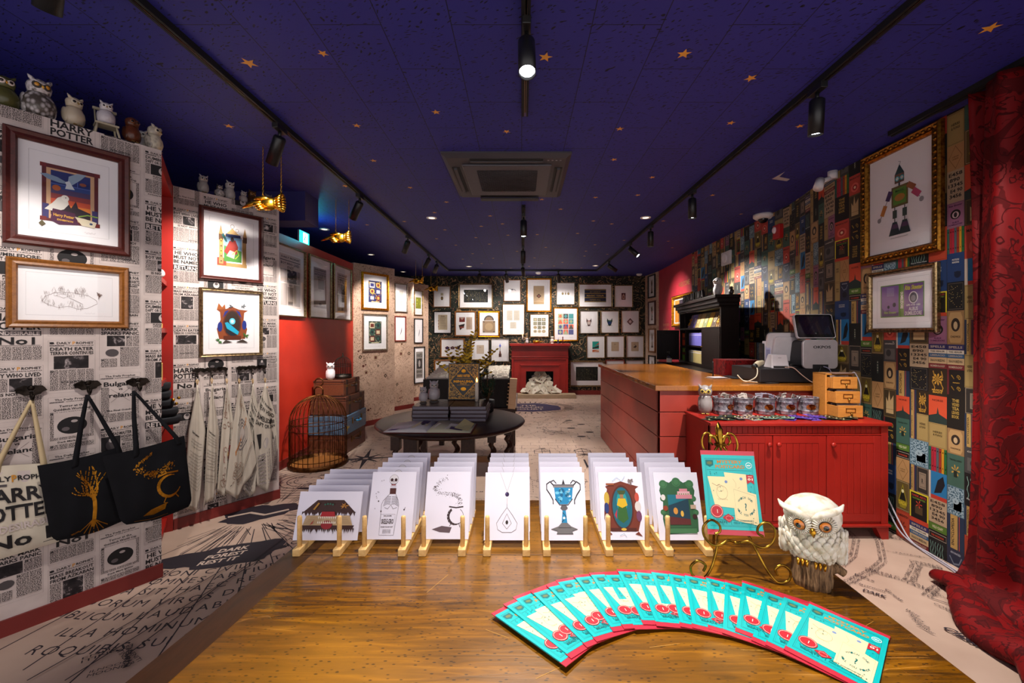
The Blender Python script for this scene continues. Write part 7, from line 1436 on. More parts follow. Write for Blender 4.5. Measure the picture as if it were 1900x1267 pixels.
# red cloth-covered box behind the counter
b = M(); n = 20; vs = []; 
for j in range(9):
    for i in range(n*4):
        q = i/(n*4)*4; sd = int(q); t = q-sd; cx = [t, 1, 1-t, 0][sd]; cy = [0, t, 1, 1-t][sd]; fl = 1+.10*(j/8)+.03*math.sin(i*.9)*(j/8); vs.append(((cx-.5)*.34*fl, (cy-.5)*.26*fl, .33-.33*(j/8) if j else .33))
fs = [(j*80+i, j*80+(i+1) % 80, (j+1)*80+(i+1) % 80, (j+1)*80+i) for j in range(8) for i in range(80)]+[tuple(range(80))]
b.add(vs, fs, VELVET, False); tag(b.build('cloth_covered_box', loc=(2.12, 4.17, .791), bev=.0), 'red damask cloth draped over a box behind the counter', 'cloth')
b = M(); b.box(1.96, 2.28, 4.06, 4.28, 0, .79, BLKW); tag(b.build('side_stool'), 'dark stand under the red draped box behind the counter', 'stand')
# ================================================================ TILL, SCANNERS
PWH = plain('#cfc8cc', .4, 0, .5); PSIL = plain('#b5aeb2', .35, .3, .5)
o = thing('cash_drawer', 'wide black cash drawer on the counter under the till', 'cash drawer', (2.23-.01, 3.66, CT), -.0)
b = M(); b.box(-.30, .34, -.26, .20, .008, .115, plain('#17161a', .45, 0, .5)); b.build('drawer_body', o, bev=.004)
for sx in (-.26, .30): b = M(); b.box(sx-.02, sx+.02, -.24, .18, 0, .01, BLACKM); b.build('foot', o)
DZ = CT+.116
o = thing('pos_terminal', 'grey till terminal with a tilted customer screen', 'till', (2.415, 3.50, DZ), -.08)
b = M(); b.T = Matrix.Rotation(math.pi/2, 4, 'X')
def rrect(x0, x1, z0, z1, r, n=6):
    pts = []
    for (cx, cz, a0) in ((x1-r, z1-r, 0), (x0+r, z1-r, 90), (x0+r, z0+r, 180), (x1-r, z0+r, 270)):
        for i in range(n+1): a = math.radians(a0+90*i/n); pts.append((cx+r*math.cos(a), cz+r*math.sin(a)))
    return pts
b = M(); b.prism(rrect(-.135, .135, 0, .235, .035), -.10, -.075, PSIL); b.build('front_panel', o, bev=.006); b = M(); b.prism(rrect(-.130, .130, .005, .230, .03), -.075, .10, plain('#242226', .4)); b.build('rear_housing', o, bev=.006)
b = M(); c = Cv(b, lambda x, y, h: (x, -.10-h, y), .0005); c.t('OKPOS', .012, .165, .022, '#1a181a', w=.135); c.r(-.06, 0, .06, .035, '#121114'); b.build('logo', o)
s = thing('x', 'x', 'x') if False else None
b = M(); b.T = Matrix.Translation((-.005, -.05, .245)) @ Matrix.Rotation(-.30, 4, 'X'); b.prism(rrect(-.15, .15, 0, .205, .02), -.012, .012, PWH); b.prism(rrect(-.145, .145, .004, .201, .018), -.0135, -.012, plain('#0e0d10', .12, 0, .6)); b.prism(rrect(-.12, .12, .03, .185, .004), -.0142, -.0135, plain('#1a1222', .06, 0, .7)); b.prism(rrect(-.149, .149, .001, .204, .02), .012, .02, plain('#1a181c', .3)); sc_ = b.build('screen', o)
b = M(); b.tube([(0, .0, .22), (0, -.03, .26), (0, -.04, .30)], .02, BLACKM, 10); b.build('screen_arm', o)
o = thing('rear_monitor', 'white back of the cashier touch monitor, facing away', 'monitor', (2.21, 3.66, DZ), .12); b = M(); b.T = Matrix.Rotation(.22, 4, 'X'); b.prism(rrect(-.14, .14, .03, .30, .03), -.02, .0, PWH); b.prism(rrect(-.09, .12, .06, .27, .03), -.045, -.02, PWH); b.prism(rrect(-.143, .143, .027, .303, .03), .0, .012, plain('#141316', .3)); b.build('monitor_shell', o, bev=.004)
b = M(); b.box(-.15, -.09, -.055, -.02, .03, .22, PWH); b.box(-.165, -.15, -.05, .0, .05, .20, BLACKM); b.build('card_reader', o, bev=.004); b = M(); b.box(-.05, .05, -.02, .06, 0, .05, PWH); b.build('monitor_stand', o, bev=.004); b = M(); c = Cv(b, lambda x, y, h: (x-.0, -.0565-h, y), .0005); c.r(-.145, .06, -.10, .18, '#b3aed0'); [c.r(-.14, .07+.012*k, -.105, .074+.012*k, '#4a4660', False) for k in range(7)]; b.build('sticker', o)
o = thing('receipt_printer', 'small white wedge-shaped receipt printer on the cash drawer', 'printer', (2.10, 3.47, DZ), -.10); b = M(); b.add([(-.07, -.06, 0), (.07, -.06, 0), (.07, .09, 0), (-.07, .09, 0), (-.06, -.035, .115), (.06, -.035, .115), (.06, .03, .115), (-.06, .03, .115)], [(0, 3, 2, 1), (4, 5, 6, 7), (0, 1, 5, 4), (1, 2, 6, 5), (2, 3, 7, 6), (3, 0, 4, 7)], PWH); b.build('housing', o, bev=.008); b = M(); b.box(-.055, .055, -.062, -.05, .006, .022, BLACKM); b.build('port_row', o); b = M(); c = Cv(b, lambda x, y, h: (x, -.0505-h+.22*(y-.04), y), .001, 3); c.t('bixolon', 0, .085, .006, '#77727a'); b.build('logo', o)
o = thing('barcode_scanner', 'cream handheld scanner lying at the left of the printer', 'scanner', (1.975, 3.50, DZ), .5); b = M(); b.tube([(-.06, 0, .02), (-.02, 0, .035), (.04, 0, .045)], .02, plain('#b5a88c', .5), 12, rad=[.022, .026, .018]); b.tube([(-.06, 0, .018), (-.085, 0, .010)], .02, BLACKM, 12, rad=[.023, .020]); b.build('scanner_body', o)
o = thing('computer_mouse', 'cream scanner mouse on the black desk pad', 'mouse', (*topxy(1385, 695), CT+.012), 1.2); b = M(); b.ball((0, 0, .018), .055, .036, .026, plain('#cfc0a0', .45), 20, 10); b.build('mouse_body', o); b = M(); b.box(-.05, .05, -.034, .034, .001, .008, BLACKM); b.build('base', o)
x, y = topxy(1390, 702); b = M(); b.box(-.17, .19, -.10, .12, 0, .01, plain('#16171c', .5)); tag(b.build('desk_pad', loc=(x, y+.02, CT+.001), rot=(0, 0, -.1), bev=.003), 'black desk pad lying on the counter before the cash drawer', 'desk pad')
x, y = topxy(1332, 702); b = M(); [b.box(-.09+.01*k, .09-.015*k, -.05, .06, .004*k, .004*k+.003, ('#b5a090', '#8a6a5a', '#c4bcc0')[k]) for k in range(3)]; tag(b.build('paper_stack', loc=(x, y, CT+.001), rot=(0, 0, .2)), 'few leaflets beside the desk pad on the counter', 'papers')
def cable(pts, r, m, label, name='cable'):
    P = [Vector(p) for p in pts]; Q = []
    for i in range(len(P)-1):
        p0, p1, p2, p3 = P[max(i-1, 0)], P[i], P[i+1], P[min(i+2, len(P)-1)]
        for k in range(6): t = k/6; Q.append(.5*((2*p1)+(p2-p0)*t+(2*p0-5*p1+4*p2-p3)*t*t+(3*p1-p0-3*p2+p3)*t**3))
    Q.append(P[-1]); b = M(); b.tube([tuple(q) for q in Q], r, m, 6); return tag(b.build(name), label, 'cable')
CW = plain('#bfb09a', .5); z = CT+.008
cable([(1.93, 3.47, DZ+.015), (1.90, 3.40, DZ-.02), (1.86, 3.36, CT+.05), (1.80, 3.40, z+.006), (1.77, 3.46, CT+.06), (1.82, 3.47, z+.008), (1.90, 3.40, z)], .004, CW, 'coiled cream cable hanging from the handheld scanner')
cable([(2.12, 3.40, DZ+.012), (2.18, 3.388, DZ+.01), (2.24, 3.375, CT+.07), (2.30, 3.36, CT+.02), (2.33, 3.34, z)], .0035, plain('#c9a898', .5), 'pale cable running down the cash drawer from the printer')
cable([(2.42, 3.385, DZ+.02), (2.46, 3.375, DZ), (2.48, 3.36, CT+.05), (2.475, 3.34, z)], .0035, plain('#9a98b8', .5), 'short grey cable hanging below the till terminal')
cable([(2.40, 3.385, DZ+.02), (2.38, 3.38, DZ-.03), (2.34, 3.365, CT+.04), (2.36, 3.35, z)], .003, BLACKM, 'thin black cable below the till terminal')
cable([(1.75, 3.36, z-.003), (1.9, 3.33, z-.003), (2.05, 3.36, z-.003), (1.96, 3.4, z-.003)], .003, BLACKM, 'black cable winding on the counter beside the desk pad')
cable([topxy(1430, 706)[:2]+(z,), (1.93, 3.44, z), (2.0, 3.5, z)], .002, BLACKM, 'thin black cable on the desk pad')
cable([(1.79, 3.95, CT), (1.79, 3.95, CT+.14)], .006, BLACKM, 'thin black upright stand before the red draped box')
# ================================================================ RED CABINET WITH BUCKETS
rx0, rx1, ry0, ry1, RZ = 1.265, 2.45, 2.82, 3.215, .78
o = thing('storage_cabinet', 'low red three-door cabinet with grooved panels in front of the counter', 'cabinet', (0, 0, 0))
b = M(); b.box(rx0-.012, rx1+.014, ry0-.018, ry1+.03, RZ-.022, RZ, RED); b.build('cabinet_top', o, bev=.004)
b = M(); b.box(rx0, rx0+.02, ry0+.02, ry1+.03, .10, RZ-.022, RED); b.box(rx1-.02, rx1, ry0+.02, ry1+.03, .10, RZ-.022, RED); b.box(rx0+.02, rx1-.02, ry0+.045, ry1+.03, .10, RZ-.022, RED); b.build('carcass', o)
dx = [1.325, 1.68, 2.04, 2.405]
b = M(); b.box(rx0, dx[0], ry0, ry0+.045, .10, RZ-.022, RED); b.box(dx[3], rx1, ry0, ry0+.045, .10, RZ-.022, RED); b.box(dx[0], dx[3], ry0+.008, ry0+.045, .10, .115, RED); b.build('face_frame', o, bev=.002)
b = M(); zf = RZ-.024; b.box(dx[0], dx[3], ry0+.012, ry0+.045, zf-.062, zf, RED); 
for k in range(30): x = dx[0]+.012+k*.036; b.box(x, x+.033, ry0+.006, ry0+.012, zf-.050, zf-.004, RED) if x+.033 < dx[3] else None
b.box(dx[0], dx[3], ry0+.002, ry0+.012, zf-.062, zf-.054, RED); b.build('frieze', o, bev=.0015)
for k in range(3):
    x0, x1 = dx[k]+.003, dx[k+1]-.003; z0, z1 = .118, zf-.066; b = M(); fwd = .004 if k == 2 else 0
    b.box(x0, x1, ry0+.010-fwd, ry0+.045, z0, z1, RED); fr_ = .048; n = 6; sw = (x1-x0-2*fr_)/n
    b.box(x0, x0+fr_, ry0+.004-fwd, ry0+.010-fwd, z0, z1, RED); b.box(x1-fr_, x1, ry0+.004-fwd, ry0+.010-fwd, z0, z1, RED); b.box(x0+fr_, x1-fr_, ry0+.004-fwd, ry0+.010-fwd, z1-.05, z1, RED); b.box(x0+fr_, x1-fr_, ry0+.004-fwd, ry0+.010-fwd, z0, z0+.05, RED)
    for j in range(n): b.box(x0+fr_+j*sw+.0015, x0+fr_+(j+1)*sw-.0015, ry0+.0055-fwd, ry0+.010-fwd, z0+.0515, z1-.0515, RED)
    d = b.build('door', o, bev=.0012, seg=1); kx = (x1-.028) if k == 0 else x0+.028; b = M(); b.T = Matrix.Translation((kx, ry0+.004-fwd, z1-.055)) @ Matrix.Rotation(math.pi/2, 4, 'X'); b.lathe([(.006, 0), (.006, .012), (.015, .018), (.016, .024), (.010, .028), (.001, .029)], RED, 20); b.build('knob', d)
b = M(); b.box(rx0-.010, rx1+.012, ry0-.012, ry1, .082, .10, RED); b.build('base_moulding', o, bev=.004)
for (x, y, sx) in ((rx0, ry0-.002, 1), (rx1, ry0-.002, -1), (rx0, ry1-.05, 1), (rx1, ry1-.05, -1)):
    b = M(); xs = sorted((x, x+sx*.045)); xt = sorted((x-sx*.0, x+sx*.085)); b.add([(xs[0], y, 0), (xs[1], y, 0), (xs[1], y+.05, 0), (xs[0], y+.05, 0), (xt[0], y, .082), (xt[1], y, .082), (xt[1], y+.05, .082), (xt[0], y+.05, .082)], [(0, 3, 2, 1), (4, 5, 6, 7), (0, 1, 5, 4), (1, 2, 6, 5), (2, 3, 7, 6), (3, 0, 4, 7)], RED); b.build('leg', o)
def mk_galv():
    t = NT('galvanised_metal'); d = t.vor(t.co(), 60, 'Color'); col = t.ramp(d, [(0.1, '#57535b'), (0.5, '#848088'), (0.9, '#aeaab2')]); return t.out(col, t.ramp(t.noise(t.co(), 40, 2), [(.3, .38), (.7, .55)]), .6)
GALV = mk_galv(); COP = metal('#b5642c', .25, '#6b3414')
blabs = ('galvanised bucket of wrapped goods next to the grey owl', 'second galvanised bucket from the owl, filled to a peak', 'middle galvanised bucket of the five', 'fourth galvanised bucket from the owl', 'nearly empty galvanised bucket closest to the wooden drawers')
bx_ = [pix(px, 0, 3.13)[0] for px in (1341, 1378.5, 1419, 1459, 1499)]
for k, x in enumerate(bx_):
    o = thing('metal_bucket', blabs[k], 'bucket', (x, 3.13, RZ+.001), (.25, .08, -.1, .0, -.05)[k]); r = .068; h = .122
    b = M(); b.lathe([(.001, .002), (r*.93, .001), (r*.94, .006), (r*.96, h*.2), (r*.985, h*.22), (r*.965, h*.24), (r*.98, h*.72), (r*1.01, h*.74), (r*.99, h*.77), (r*1.02, h-.004), (r*1.05, h), (r*1.02, h+.003), (r*.99, h-.004), (r*.92, .012), (.001, .010)], GALV, 40, caps=False); b.build('bucket_body', o)
    for sx in (-1, 1): b = M(); b.tube([(sx*r*.98, -.02, h*.82), (sx*r*1.35, -.022, h*1.08), (sx*r*1.42, 0, h*1.14), (sx*r*1.35, .022, h*1.08), (sx*r*.98, .02, h*.82)], .0032, STEEL, 8); b.build('handle', o)
    b = M(); b.T = Matrix.Rotation(.25-.12*k, 4, 'Z'); N = 20; vs = []
    for q in (r*.99, r*1.035):
        for i in range(N): a = i*2*math.pi/N; xx = .027*math.cos(a)/r; vs.append((q*math.sin(xx*1.15), -q*math.cos(xx*1.15), h*.48+.020*math.sin(a)))
    b.add(vs, [tuple(range(N, 2*N))]+[(i, (i+1) % N, N+(i+1) % N, N+i) for i in range(N)], COP); [b.ball((r*1.03*math.sin(sx), -r*1.03*math.cos(sx), h*.48), .003, .003, .003, BRASS, 6, 4) for sx in (-.37, .37)]; b.build('copper_plate', o)
    rr = random.Random(k); n = (9, 10, 9, 8, 4)[k]
    for j in range(n):
        a = j*6.28/n; q = rr.uniform(.2, .55)*r; p = thing('wrapped_badge', 'cellophane-wrapped badge card sticking out of the %s bucket' % ('first', 'second', 'third', 'fourth', 'fifth')[k], 'badge', (x+q*math.cos(a), 3.13+q*math.sin(a), RZ+h-(.028 if k < 4 else .05)), 0, 'wrapped badge cards in the buckets', rot=(rr.uniform(-.35, .3), rr.uniform(-.6, .6), rr.uniform(-.8, .8))); cl = ('#a89c94', '#b8aca4', '#8c8494', '#a39a94', '#6b544c')[k] if j % 3 else '#5c2c2c'; b = M(); b.box(-.024, .024, -.001, .001, -.02, .058, plain(cl, .25, 0, .6)); c = Cv(b, lambda xx, y, hh: (xx, -.001-hh, y), .0004); c.e(0, .024, .013, .013, '#4a3c38', 10); c.r(-.018, .048, .018, .052, '#3c3230'); b.build('card', p)
# flat packets on the cabinet top
rr = random.Random(31)
for g, (xa, xb, cs, nm) in enumerate(((1312, 1366, ('#2c3a30', '#22302a'), 'dark green'), (1362, 1408, ('#8a7a78', '#a08e86'), 'brownish cream'), (1404, 1466, ('#6f8c80', '#4a5c4c'), 'pale green'), (1464, 1528, ('#5a3fa0', '#6a4cb4'), 'violet'), (1522, 1582, ('#2a3428', '#34402c'), 'olive black'))):
    for j in range(9):
        px = xa+(xb-xa)*(j+.5)/9; y = 2.93+(.05 if j % 2 else .0)+rr.uniform(-.012, .012)*2; x = (px-CX)*y/F; lv = j % 3
        p = thing('badge_packet', nm+' badge packet lying flat on the red cabinet', 'badge', (x, y, RZ+.002+.006*lv), 0, 'flat badge packets on the red cabinet', rot=(rr.uniform(-.06, .06), rr.uniform(-.06, .06), rr.uniform(-1.2, 1.2))); b = M(); b.box(-.03, .03, -.038, .038, 0, .002, plain(cs[j % 2], .3, 0, .6)); b.build('card', p); b = M(); b.lathe([(.018, .002), (.017, .006), (.001, .008)], metal('#8c7c58', .35) if g != 3 else '#3a2460', 16); b.lathe([(.011, .0078), (.001, .0085)], cs[0], 12); b.build('badge', p)
# wooden drawer box with three pulled drawers
o = thing('card_drawer_box', 'oak box with three open index drawers on the red cabinet', 'drawer box', (2.29, 3.06, RZ+.001), -.03)
b = M(); b.box(-.10, -.088, -.02, .12, 0, .305, OAK); b.box(.088, .10, -.02, .12, 0, .305, OAK); b.box(-.10, .10, -.02, .12, .295, .305, OAK); b.box(-.10, .10, .11, .12, 0, .305, OAK)
for z in (0, .098, .196): b.box(-.088, .088, -.02, .11, z, z+.008, OAK)
b.build('case', o, bev=.002)
for k, (z, fy) in enumerate(((.204, .045), (.106, .07), (.010, .095))):
    b = M(); y = -.02-fy; b.box(-.084, .084, y-.012, y, z, z+.082, OAK); b.box(-.084, -.078, y, y+.12, z, z+.076, OAK); b.box(.078, .084, y, y+.12, z, z+.076, OAK); b.box(-.078, .078, y, y+.12, z, z+.006, OAK); d = b.build('drawer', o, bev=.0015)
    b = M(); yy = y-.012; b.box(-.033, .033, yy-.003, yy, z+.034, z+.038, BRASS); b.box(-.033, .033, yy-.003, yy, z+.060, z+.064, BRASS); b.box(-.033, -.029, yy-.003, yy, z+.038, z+.060, BRASS); b.box(.029, .033, yy-.003, yy, z+.038, z+.060, BRASS); b.tube([(0, yy, z+.034), (0, yy-.012, z+.028), (.0, yy-.014, z+.018), (0, yy-.008, z+.010)], .004, BRASS, 8, rad=[.004, .005, .006, .004]); b.build('label_pull', d)
    b = M()
    for j in range(5): t = j/5; b.box(-.07+R.uniform(-.01, .02), .05+R.uniform(0, .03), y+.01+.018*j, y+.012+.018*j, z+.006, z+.084+.006*(j % 2), ('#5c4a44', '#8a7268', '#3c3230')[j % 3])
    b.build('filed_cards', d)
b = M(); b.box(-.06, .09, -.05, .04, 0, .002, '#7a5c50'); b.box(-.05, .10, -.06, .03, .003, .005, '#8a6c60'); tag(b.build('paper_slips', loc=(2.29, 3.06, RZ+.307), rot=(0, 0, .1)), 'brown paper slips on top of the oak drawer box', 'papers')
cable([(2.415, 3.10, RZ+.29), (2.43, 3.08, RZ+.31), (2.455, 3.06, RZ+.22), (2.462, 3.07, RZ+.10), (2.46, 3.10, RZ+.004)], .004, plain('#a8a4b0', .5), 'pale cable dropping beside the oak drawer box')
cable([(2.50, 3.05, .55), (2.475, 2.98, .32), (2.50, 2.9, .2), (2.53, 2.82, .05), (2.52, 2.65, .01), (2.49, 2.45, .008), (2.46, 2.36, .008)], .005, plain('#a8a4b0', .5), 'white cable along the floor from behind the red cabinet to the curtain')
cable([(2.49, 3.0, .42), (2.51, 2.93, .30), (2.535, 2.84, .12), (2.54, 2.75, .02), (2.53, 2.6, .01), (2.50, 2.4, .008)], .005, plain('#b5b0ba', .5), 'second white cable beside the book-cover wall on the floor')
# ================================================================ FRONT TABLE
FT = .88
o = thing('wooden_table', 'large worn wooden table filling the front of the picture', 'table', (0, 0, 0))
b = M(); out = [(-.583, .30), (.642, .30), (.642, 1.25), (-.499, 1.25)]
b.prism(out, 0, .035, TABLEW); b.v = [(x, z, FT-.035+y) for x, y, z in b.v]; b.f = [f[::-1] for f in b.f]; b.build('tabletop', o, bev=.004)
b = M(); b.box(-.56, .60, .34, 1.20, .0, .001, TABLEW); b = M()
for x, y in ((-.50, .36), (.57, .36), (-.45, 1.18), (.57, 1.18)): b.box(x-.035, x+.035, y-.035, y+.035, 0, FT-.036, TABLEW)
vv, ff = b.v, b.f
for k in range(4): q = M(); q.add(vv[8*k:8*k+8], [(0, 3, 2, 1), (4, 5, 6, 7), (0, 1, 5, 4), (1, 2, 6, 5), (2, 3, 7, 6), (3, 0, 4, 7)], TABLEW); q.build('leg', o, bev=.004)
b = M(); b.box(-.47, .58, 1.15, 1.175, FT-.13, FT-.036, TABLEW); b.box(-.49, -.47, .4, 1.15, FT-.13, FT-.036, TABLEW); b.box(.58, .60, .4, 1.15, FT-.13, FT-.036, TABLEW); b.build('apron', o)
b = M(); b.box(-.515, .64, .9365, .9385, FT, FT+.0003, '#20130a'); b.box(-.515, .64, .9385, .9395, FT, FT+.0004, '#8a6034'); b.add([(-.583, .30, FT+.0003), (-.523, .30, FT+.0003), (-.447, 1.16, FT+.0003), (-.507, 1.16, FT+.0003)], [(0, 1, 2, 3)], wood('#2e1a0c', '#4a2c14', None, 5, (12, 1.5, 4), .34, 0, (0, 0, 0), .3))  # dark leaf joint, a highlight painted as a lighter strip beside it, edge band
c = Cv(b, lambda x, y, h: (x, y, FT+h), .0002, 2); SCR = '#b98a3c'
for pts in (((.20, .66), (.25, .668)), ((.09, .64), (.02, .60)), ((.60, .72), (.56, .70)), ((-.02, .68), (-.06, .70)), ((.34, .655), (.42, .652)), ((-.15, .86), (-.18, .80)), ((.45, .92), (.47, .90))): c.l(pts, .0006, SCR, adv=False)
c.k += 1
b.build('wear_and_seam_highlight', o)
# ---- greeting cards on wooden stands
GRY = '#4a3c3c'
def g_book(c):
    D = '#3a1d18'; c.p([(.30, .82), (.72, .82), (.93, .55), (.80, .58), (.20, .58), (.08, .55)], D)
    rr = random.Random(1)
    for k in range(30): x = .10+.80*k/29; c.p([(x-.02, .58), (x+.02, .58), (x+rr.uniform(-.03, .03), .46+rr.uniform(0, .06))], D)
    c.p([(.12, .30), (.16, .50), (.84, .50), (.90, .30)], '#b59a74'); [c.l([(.14+.02*i, .33+.03*i), (.42, .34+.03*i)], .006, '#8a6a48', adv=False) for i in range(5)]; [c.l([(.6, .34+.03*i), (.88-.02*i, .33+.03*i)], .006, '#8a6a48', adv=False) for i in range(5)]; c.k += 1
    c.p([(.08, .30), (.14, .22), (.9, .22), (.93, .30)], D)
    for k in range(26): x = .10+.82*k/25; c.p([(x-.015, .24), (x+.015, .24), (x+rr.uniform(-.03, .03), .12+rr.uniform(0, .06))], D)
    c.p([(.38, .46), (.40, .58), (.60, .58), (.62, .46)], '#a01820'); c.e(.50, .31, .09, .09, '#8a1420', 16)
    for k in range(10): x = .36+.03*k; c.p([(x-.012, .48), (x+.012, .48), (x, .42)], '#e8dfcc'); c.p([(x-.012, .34), (x+.012, .34), (x, .40)], '#e8dfcc')
    for x in (.44, .48, .52, .56): c.e(x, .72+.02*math.cos((x-.5)*20), .016, .02, '#2c5a4a', 10)
    c.l([(.27, .62), (.34, .76)], .03, '#a8782c'); leafy(c, .75, .70, .07, '#a8702c', 10, random.Random(3)); c.p([(.24, .3), (.30, .42), (.28, .34)], '#a01820')
def g_skel(c):
    c.ring(.50, .88, .10, .075, .006, GRY, 24); c.e(.50, .885, .095, .07, '#d9d4d8', 22); c.e(.455, .875, .034, .026, '#3a1d20', 12); c.e(.545, .875, .034, .026, '#3a1d20', 12); c.p([(.485, .845), (.515, .845), (.50, .865)], '#3a1d20'); c.r(.45, .79, .55, .81, '#7a2c2c'); c.box(.44, .77, .56, .825, .005, GRY)
    c.r(.43, .66, .57, .75, '#4a1f1a'); c.l([(.43, .66), (.30, .56), (.27, .50), (.28, .06), (.60, .06), (.66, .50), (.64, .56), (.57, .66)], .006, GRY)
    for i in range(6):
        for s_ in (-1, 1): c.l([(.48+s_*.01, .62-.022*i), (.48+s_*.09, .625-.022*i), (.48+s_*(.14+.006*i), .59-.022*i)], .006, GRY, adv=False)
    c.k += 1; c.l([(.34, .46), (.42, .44), (.48, .50), (.54, .44), (.62, .46)], .006, GRY); c.box(.28, .06, .60, .36, .004, GRY)
    c.t('SKELE-GRO', .44, .225, .07, GRY, w=.27); c.t('BONE FOR NOUGHT', .44, .17, .018, GRY, w=.27); c.t('ELIXIR', .44, .33, .016, GRY, w=.18); [c.t('SINGLE DOSE', .44, .13-.02*i, .010, GRY, w=.18) for i in range(3)]
    rr = random.Random(9)
    for k in range(34): x = rr.uniform(.12, .88); y = rr.uniform(.4, .93); (c.e(x, y, .008 if k % 6 else .016, .006 if k % 6 else .012, '#3a2a30', 7, adv=False) if abs(x-.48) > .2 else None)
    c.k += 1
def g_smoke(c):
    rr = random.Random(4)
    def sw(t): return (.62-.42*t+.30*max(0, (t-.55))*2.2*(1 if t > .55 else 0), 0)
    P = [(.74, .49), (.78, .57), (.74, .63), (.62, .66), (.48, .655), (.30, .67), (.20, .73), (.22, .80), (.32, .86), (.46, .90)]
    for k in range(330):
        t = rr.uniform(0, 9*.999)*(1 if rr.random() < .6 else .8); i = int(t); q = t-i; x = P[i][0]*(1-q)+P[i+1][0]*q+rr.gauss(0, .03); y = P[i][1]*(1-q)+P[i+1][1]*q+rr.gauss(0, .02); s_ = rr.uniform(.003, .011); c.p([(x-s_, y), (x, y-s_*.7), (x+s_, y), (x, y+s_*.8)], '#54484a'); c.k -= 1
    c.k += 1; 
    for i in range(15):
        a0 = math.radians(125+i*19.5); a1 = math.radians(125+(i+1)*19.5); w_ = .008+.05*abs(math.sin(math.radians(130+i*19.5)*.5))**4; c.l([(.70+.17*math.cos(a0), .33+.12*math.sin(a0)), (.70+.17*math.cos(a1), .33+.12*math.sin(a1))], w_, '#3a2a2c', adv=False)
    c.k += 1; c.l([(.54, .47), (.70, .455), (.86, .47)], .02, '#3a2a2c'); c.l([(.60, .22), (.57, .185)], .012, '#3a2a2c'); c.l([(.78, .215), (.80, .17)], .012, '#3a2a2c'); c.p([(.18, .14), (.40, .19), (.62, .17), (.58, .09), (.36, .10)], '#5c4a50')
def g_neck(c):
    c.l([(.34, .995), (.50, .70)], .006, '#a39c98'); c.l([(.64, .995), (.50, .70)], .006, '#a39c98'); c.e(.50, .665, .045, .034, '#2c1a44', 20); c.e(.485, .675, .012, .009, '#6a5a94', 8); c.l([(.50, .61), (.50, .52)], .022, '#cfc6cc'); c.l([(.50, .52), (.50, .47)], .007, GRY)
    c.l([(.50, .47), (.38, .36), (.27, .24), (.30, .15), (.40, .11), (.60, .11), (.70, .15), (.73, .24), (.62, .36)], .007, '#55504a', True); c.l([(.5, .38), (.40, .24), (.5, .16), (.60, .24)], .007, '#55504a', True); c.e(.5, .255, .03, .03, '#2c2624', 12)
def g_cup(c):
    K = '#2c2a2c'; B = '#1b7fae'
    c.p([(.30, .78), (.33, .60), (.42, .52), (.60, .52), (.70, .60), (.73, .78)], B); rr = random.Random(2)
    for k in range(20): c.e(rr.uniform(.36, .66), rr.uniform(.56, .75), rr.uniform(.02, .05), rr.uniform(.012, .03), rr.choice(['#cfe4ec', '#0f5a80', '#6ab8d4']), 7, adv=False)
    c.k += 1; c.r(.28, .77, .75, .81, '#7a7678'); c.l([(.28, .81), (.75, .81)], .012, K); c.l([(.32, .60), (.42, .51), (.61, .51), (.71, .60)], .016, K)
    for s_ in (-1, 1): c.l([(.515+s_*.22, .80), (.515+s_*.30, .86), (.515+s_*.38, .82), (.515+s_*.38, .74), (.515+s_*.30, .66), (.515+s_*.24, .58), (.515+s_*.24, .52)], .022, K); c.l([(.515+s_*.16, .83), (.515+s_*.22, .88), (.515+s_*.28, .86)], .018, K)
    c.p([(.48, .82), (.515, .90), (.55, .82)], K); c.p([(.46, .50), (.57, .50), (.60, .46), (.55, .43), (.48, .43), (.43, .46)], '#5c585a'); c.p([(.48, .43), (.55, .43), (.58, .24), (.45, .24)], B); c.l([(.46, .26), (.56, .34), (.48, .40)], .012, K); c.e(.51, .32, .03, .02, '#cfe4ec', 8)
    c.p([(.45, .25), (.58, .25), (.66, .20), (.80, .16), (.68, .13), (.70, .09), (.34, .09), (.36, .13), (.22, .16), (.38, .20)], '#6b686a'); c.l([(.22, .16), (.36, .13), (.34, .09), (.70, .09), (.68, .13), (.80, .16)], .008, K); c.l([(.38, .18), (.66, .18)], .008, K)
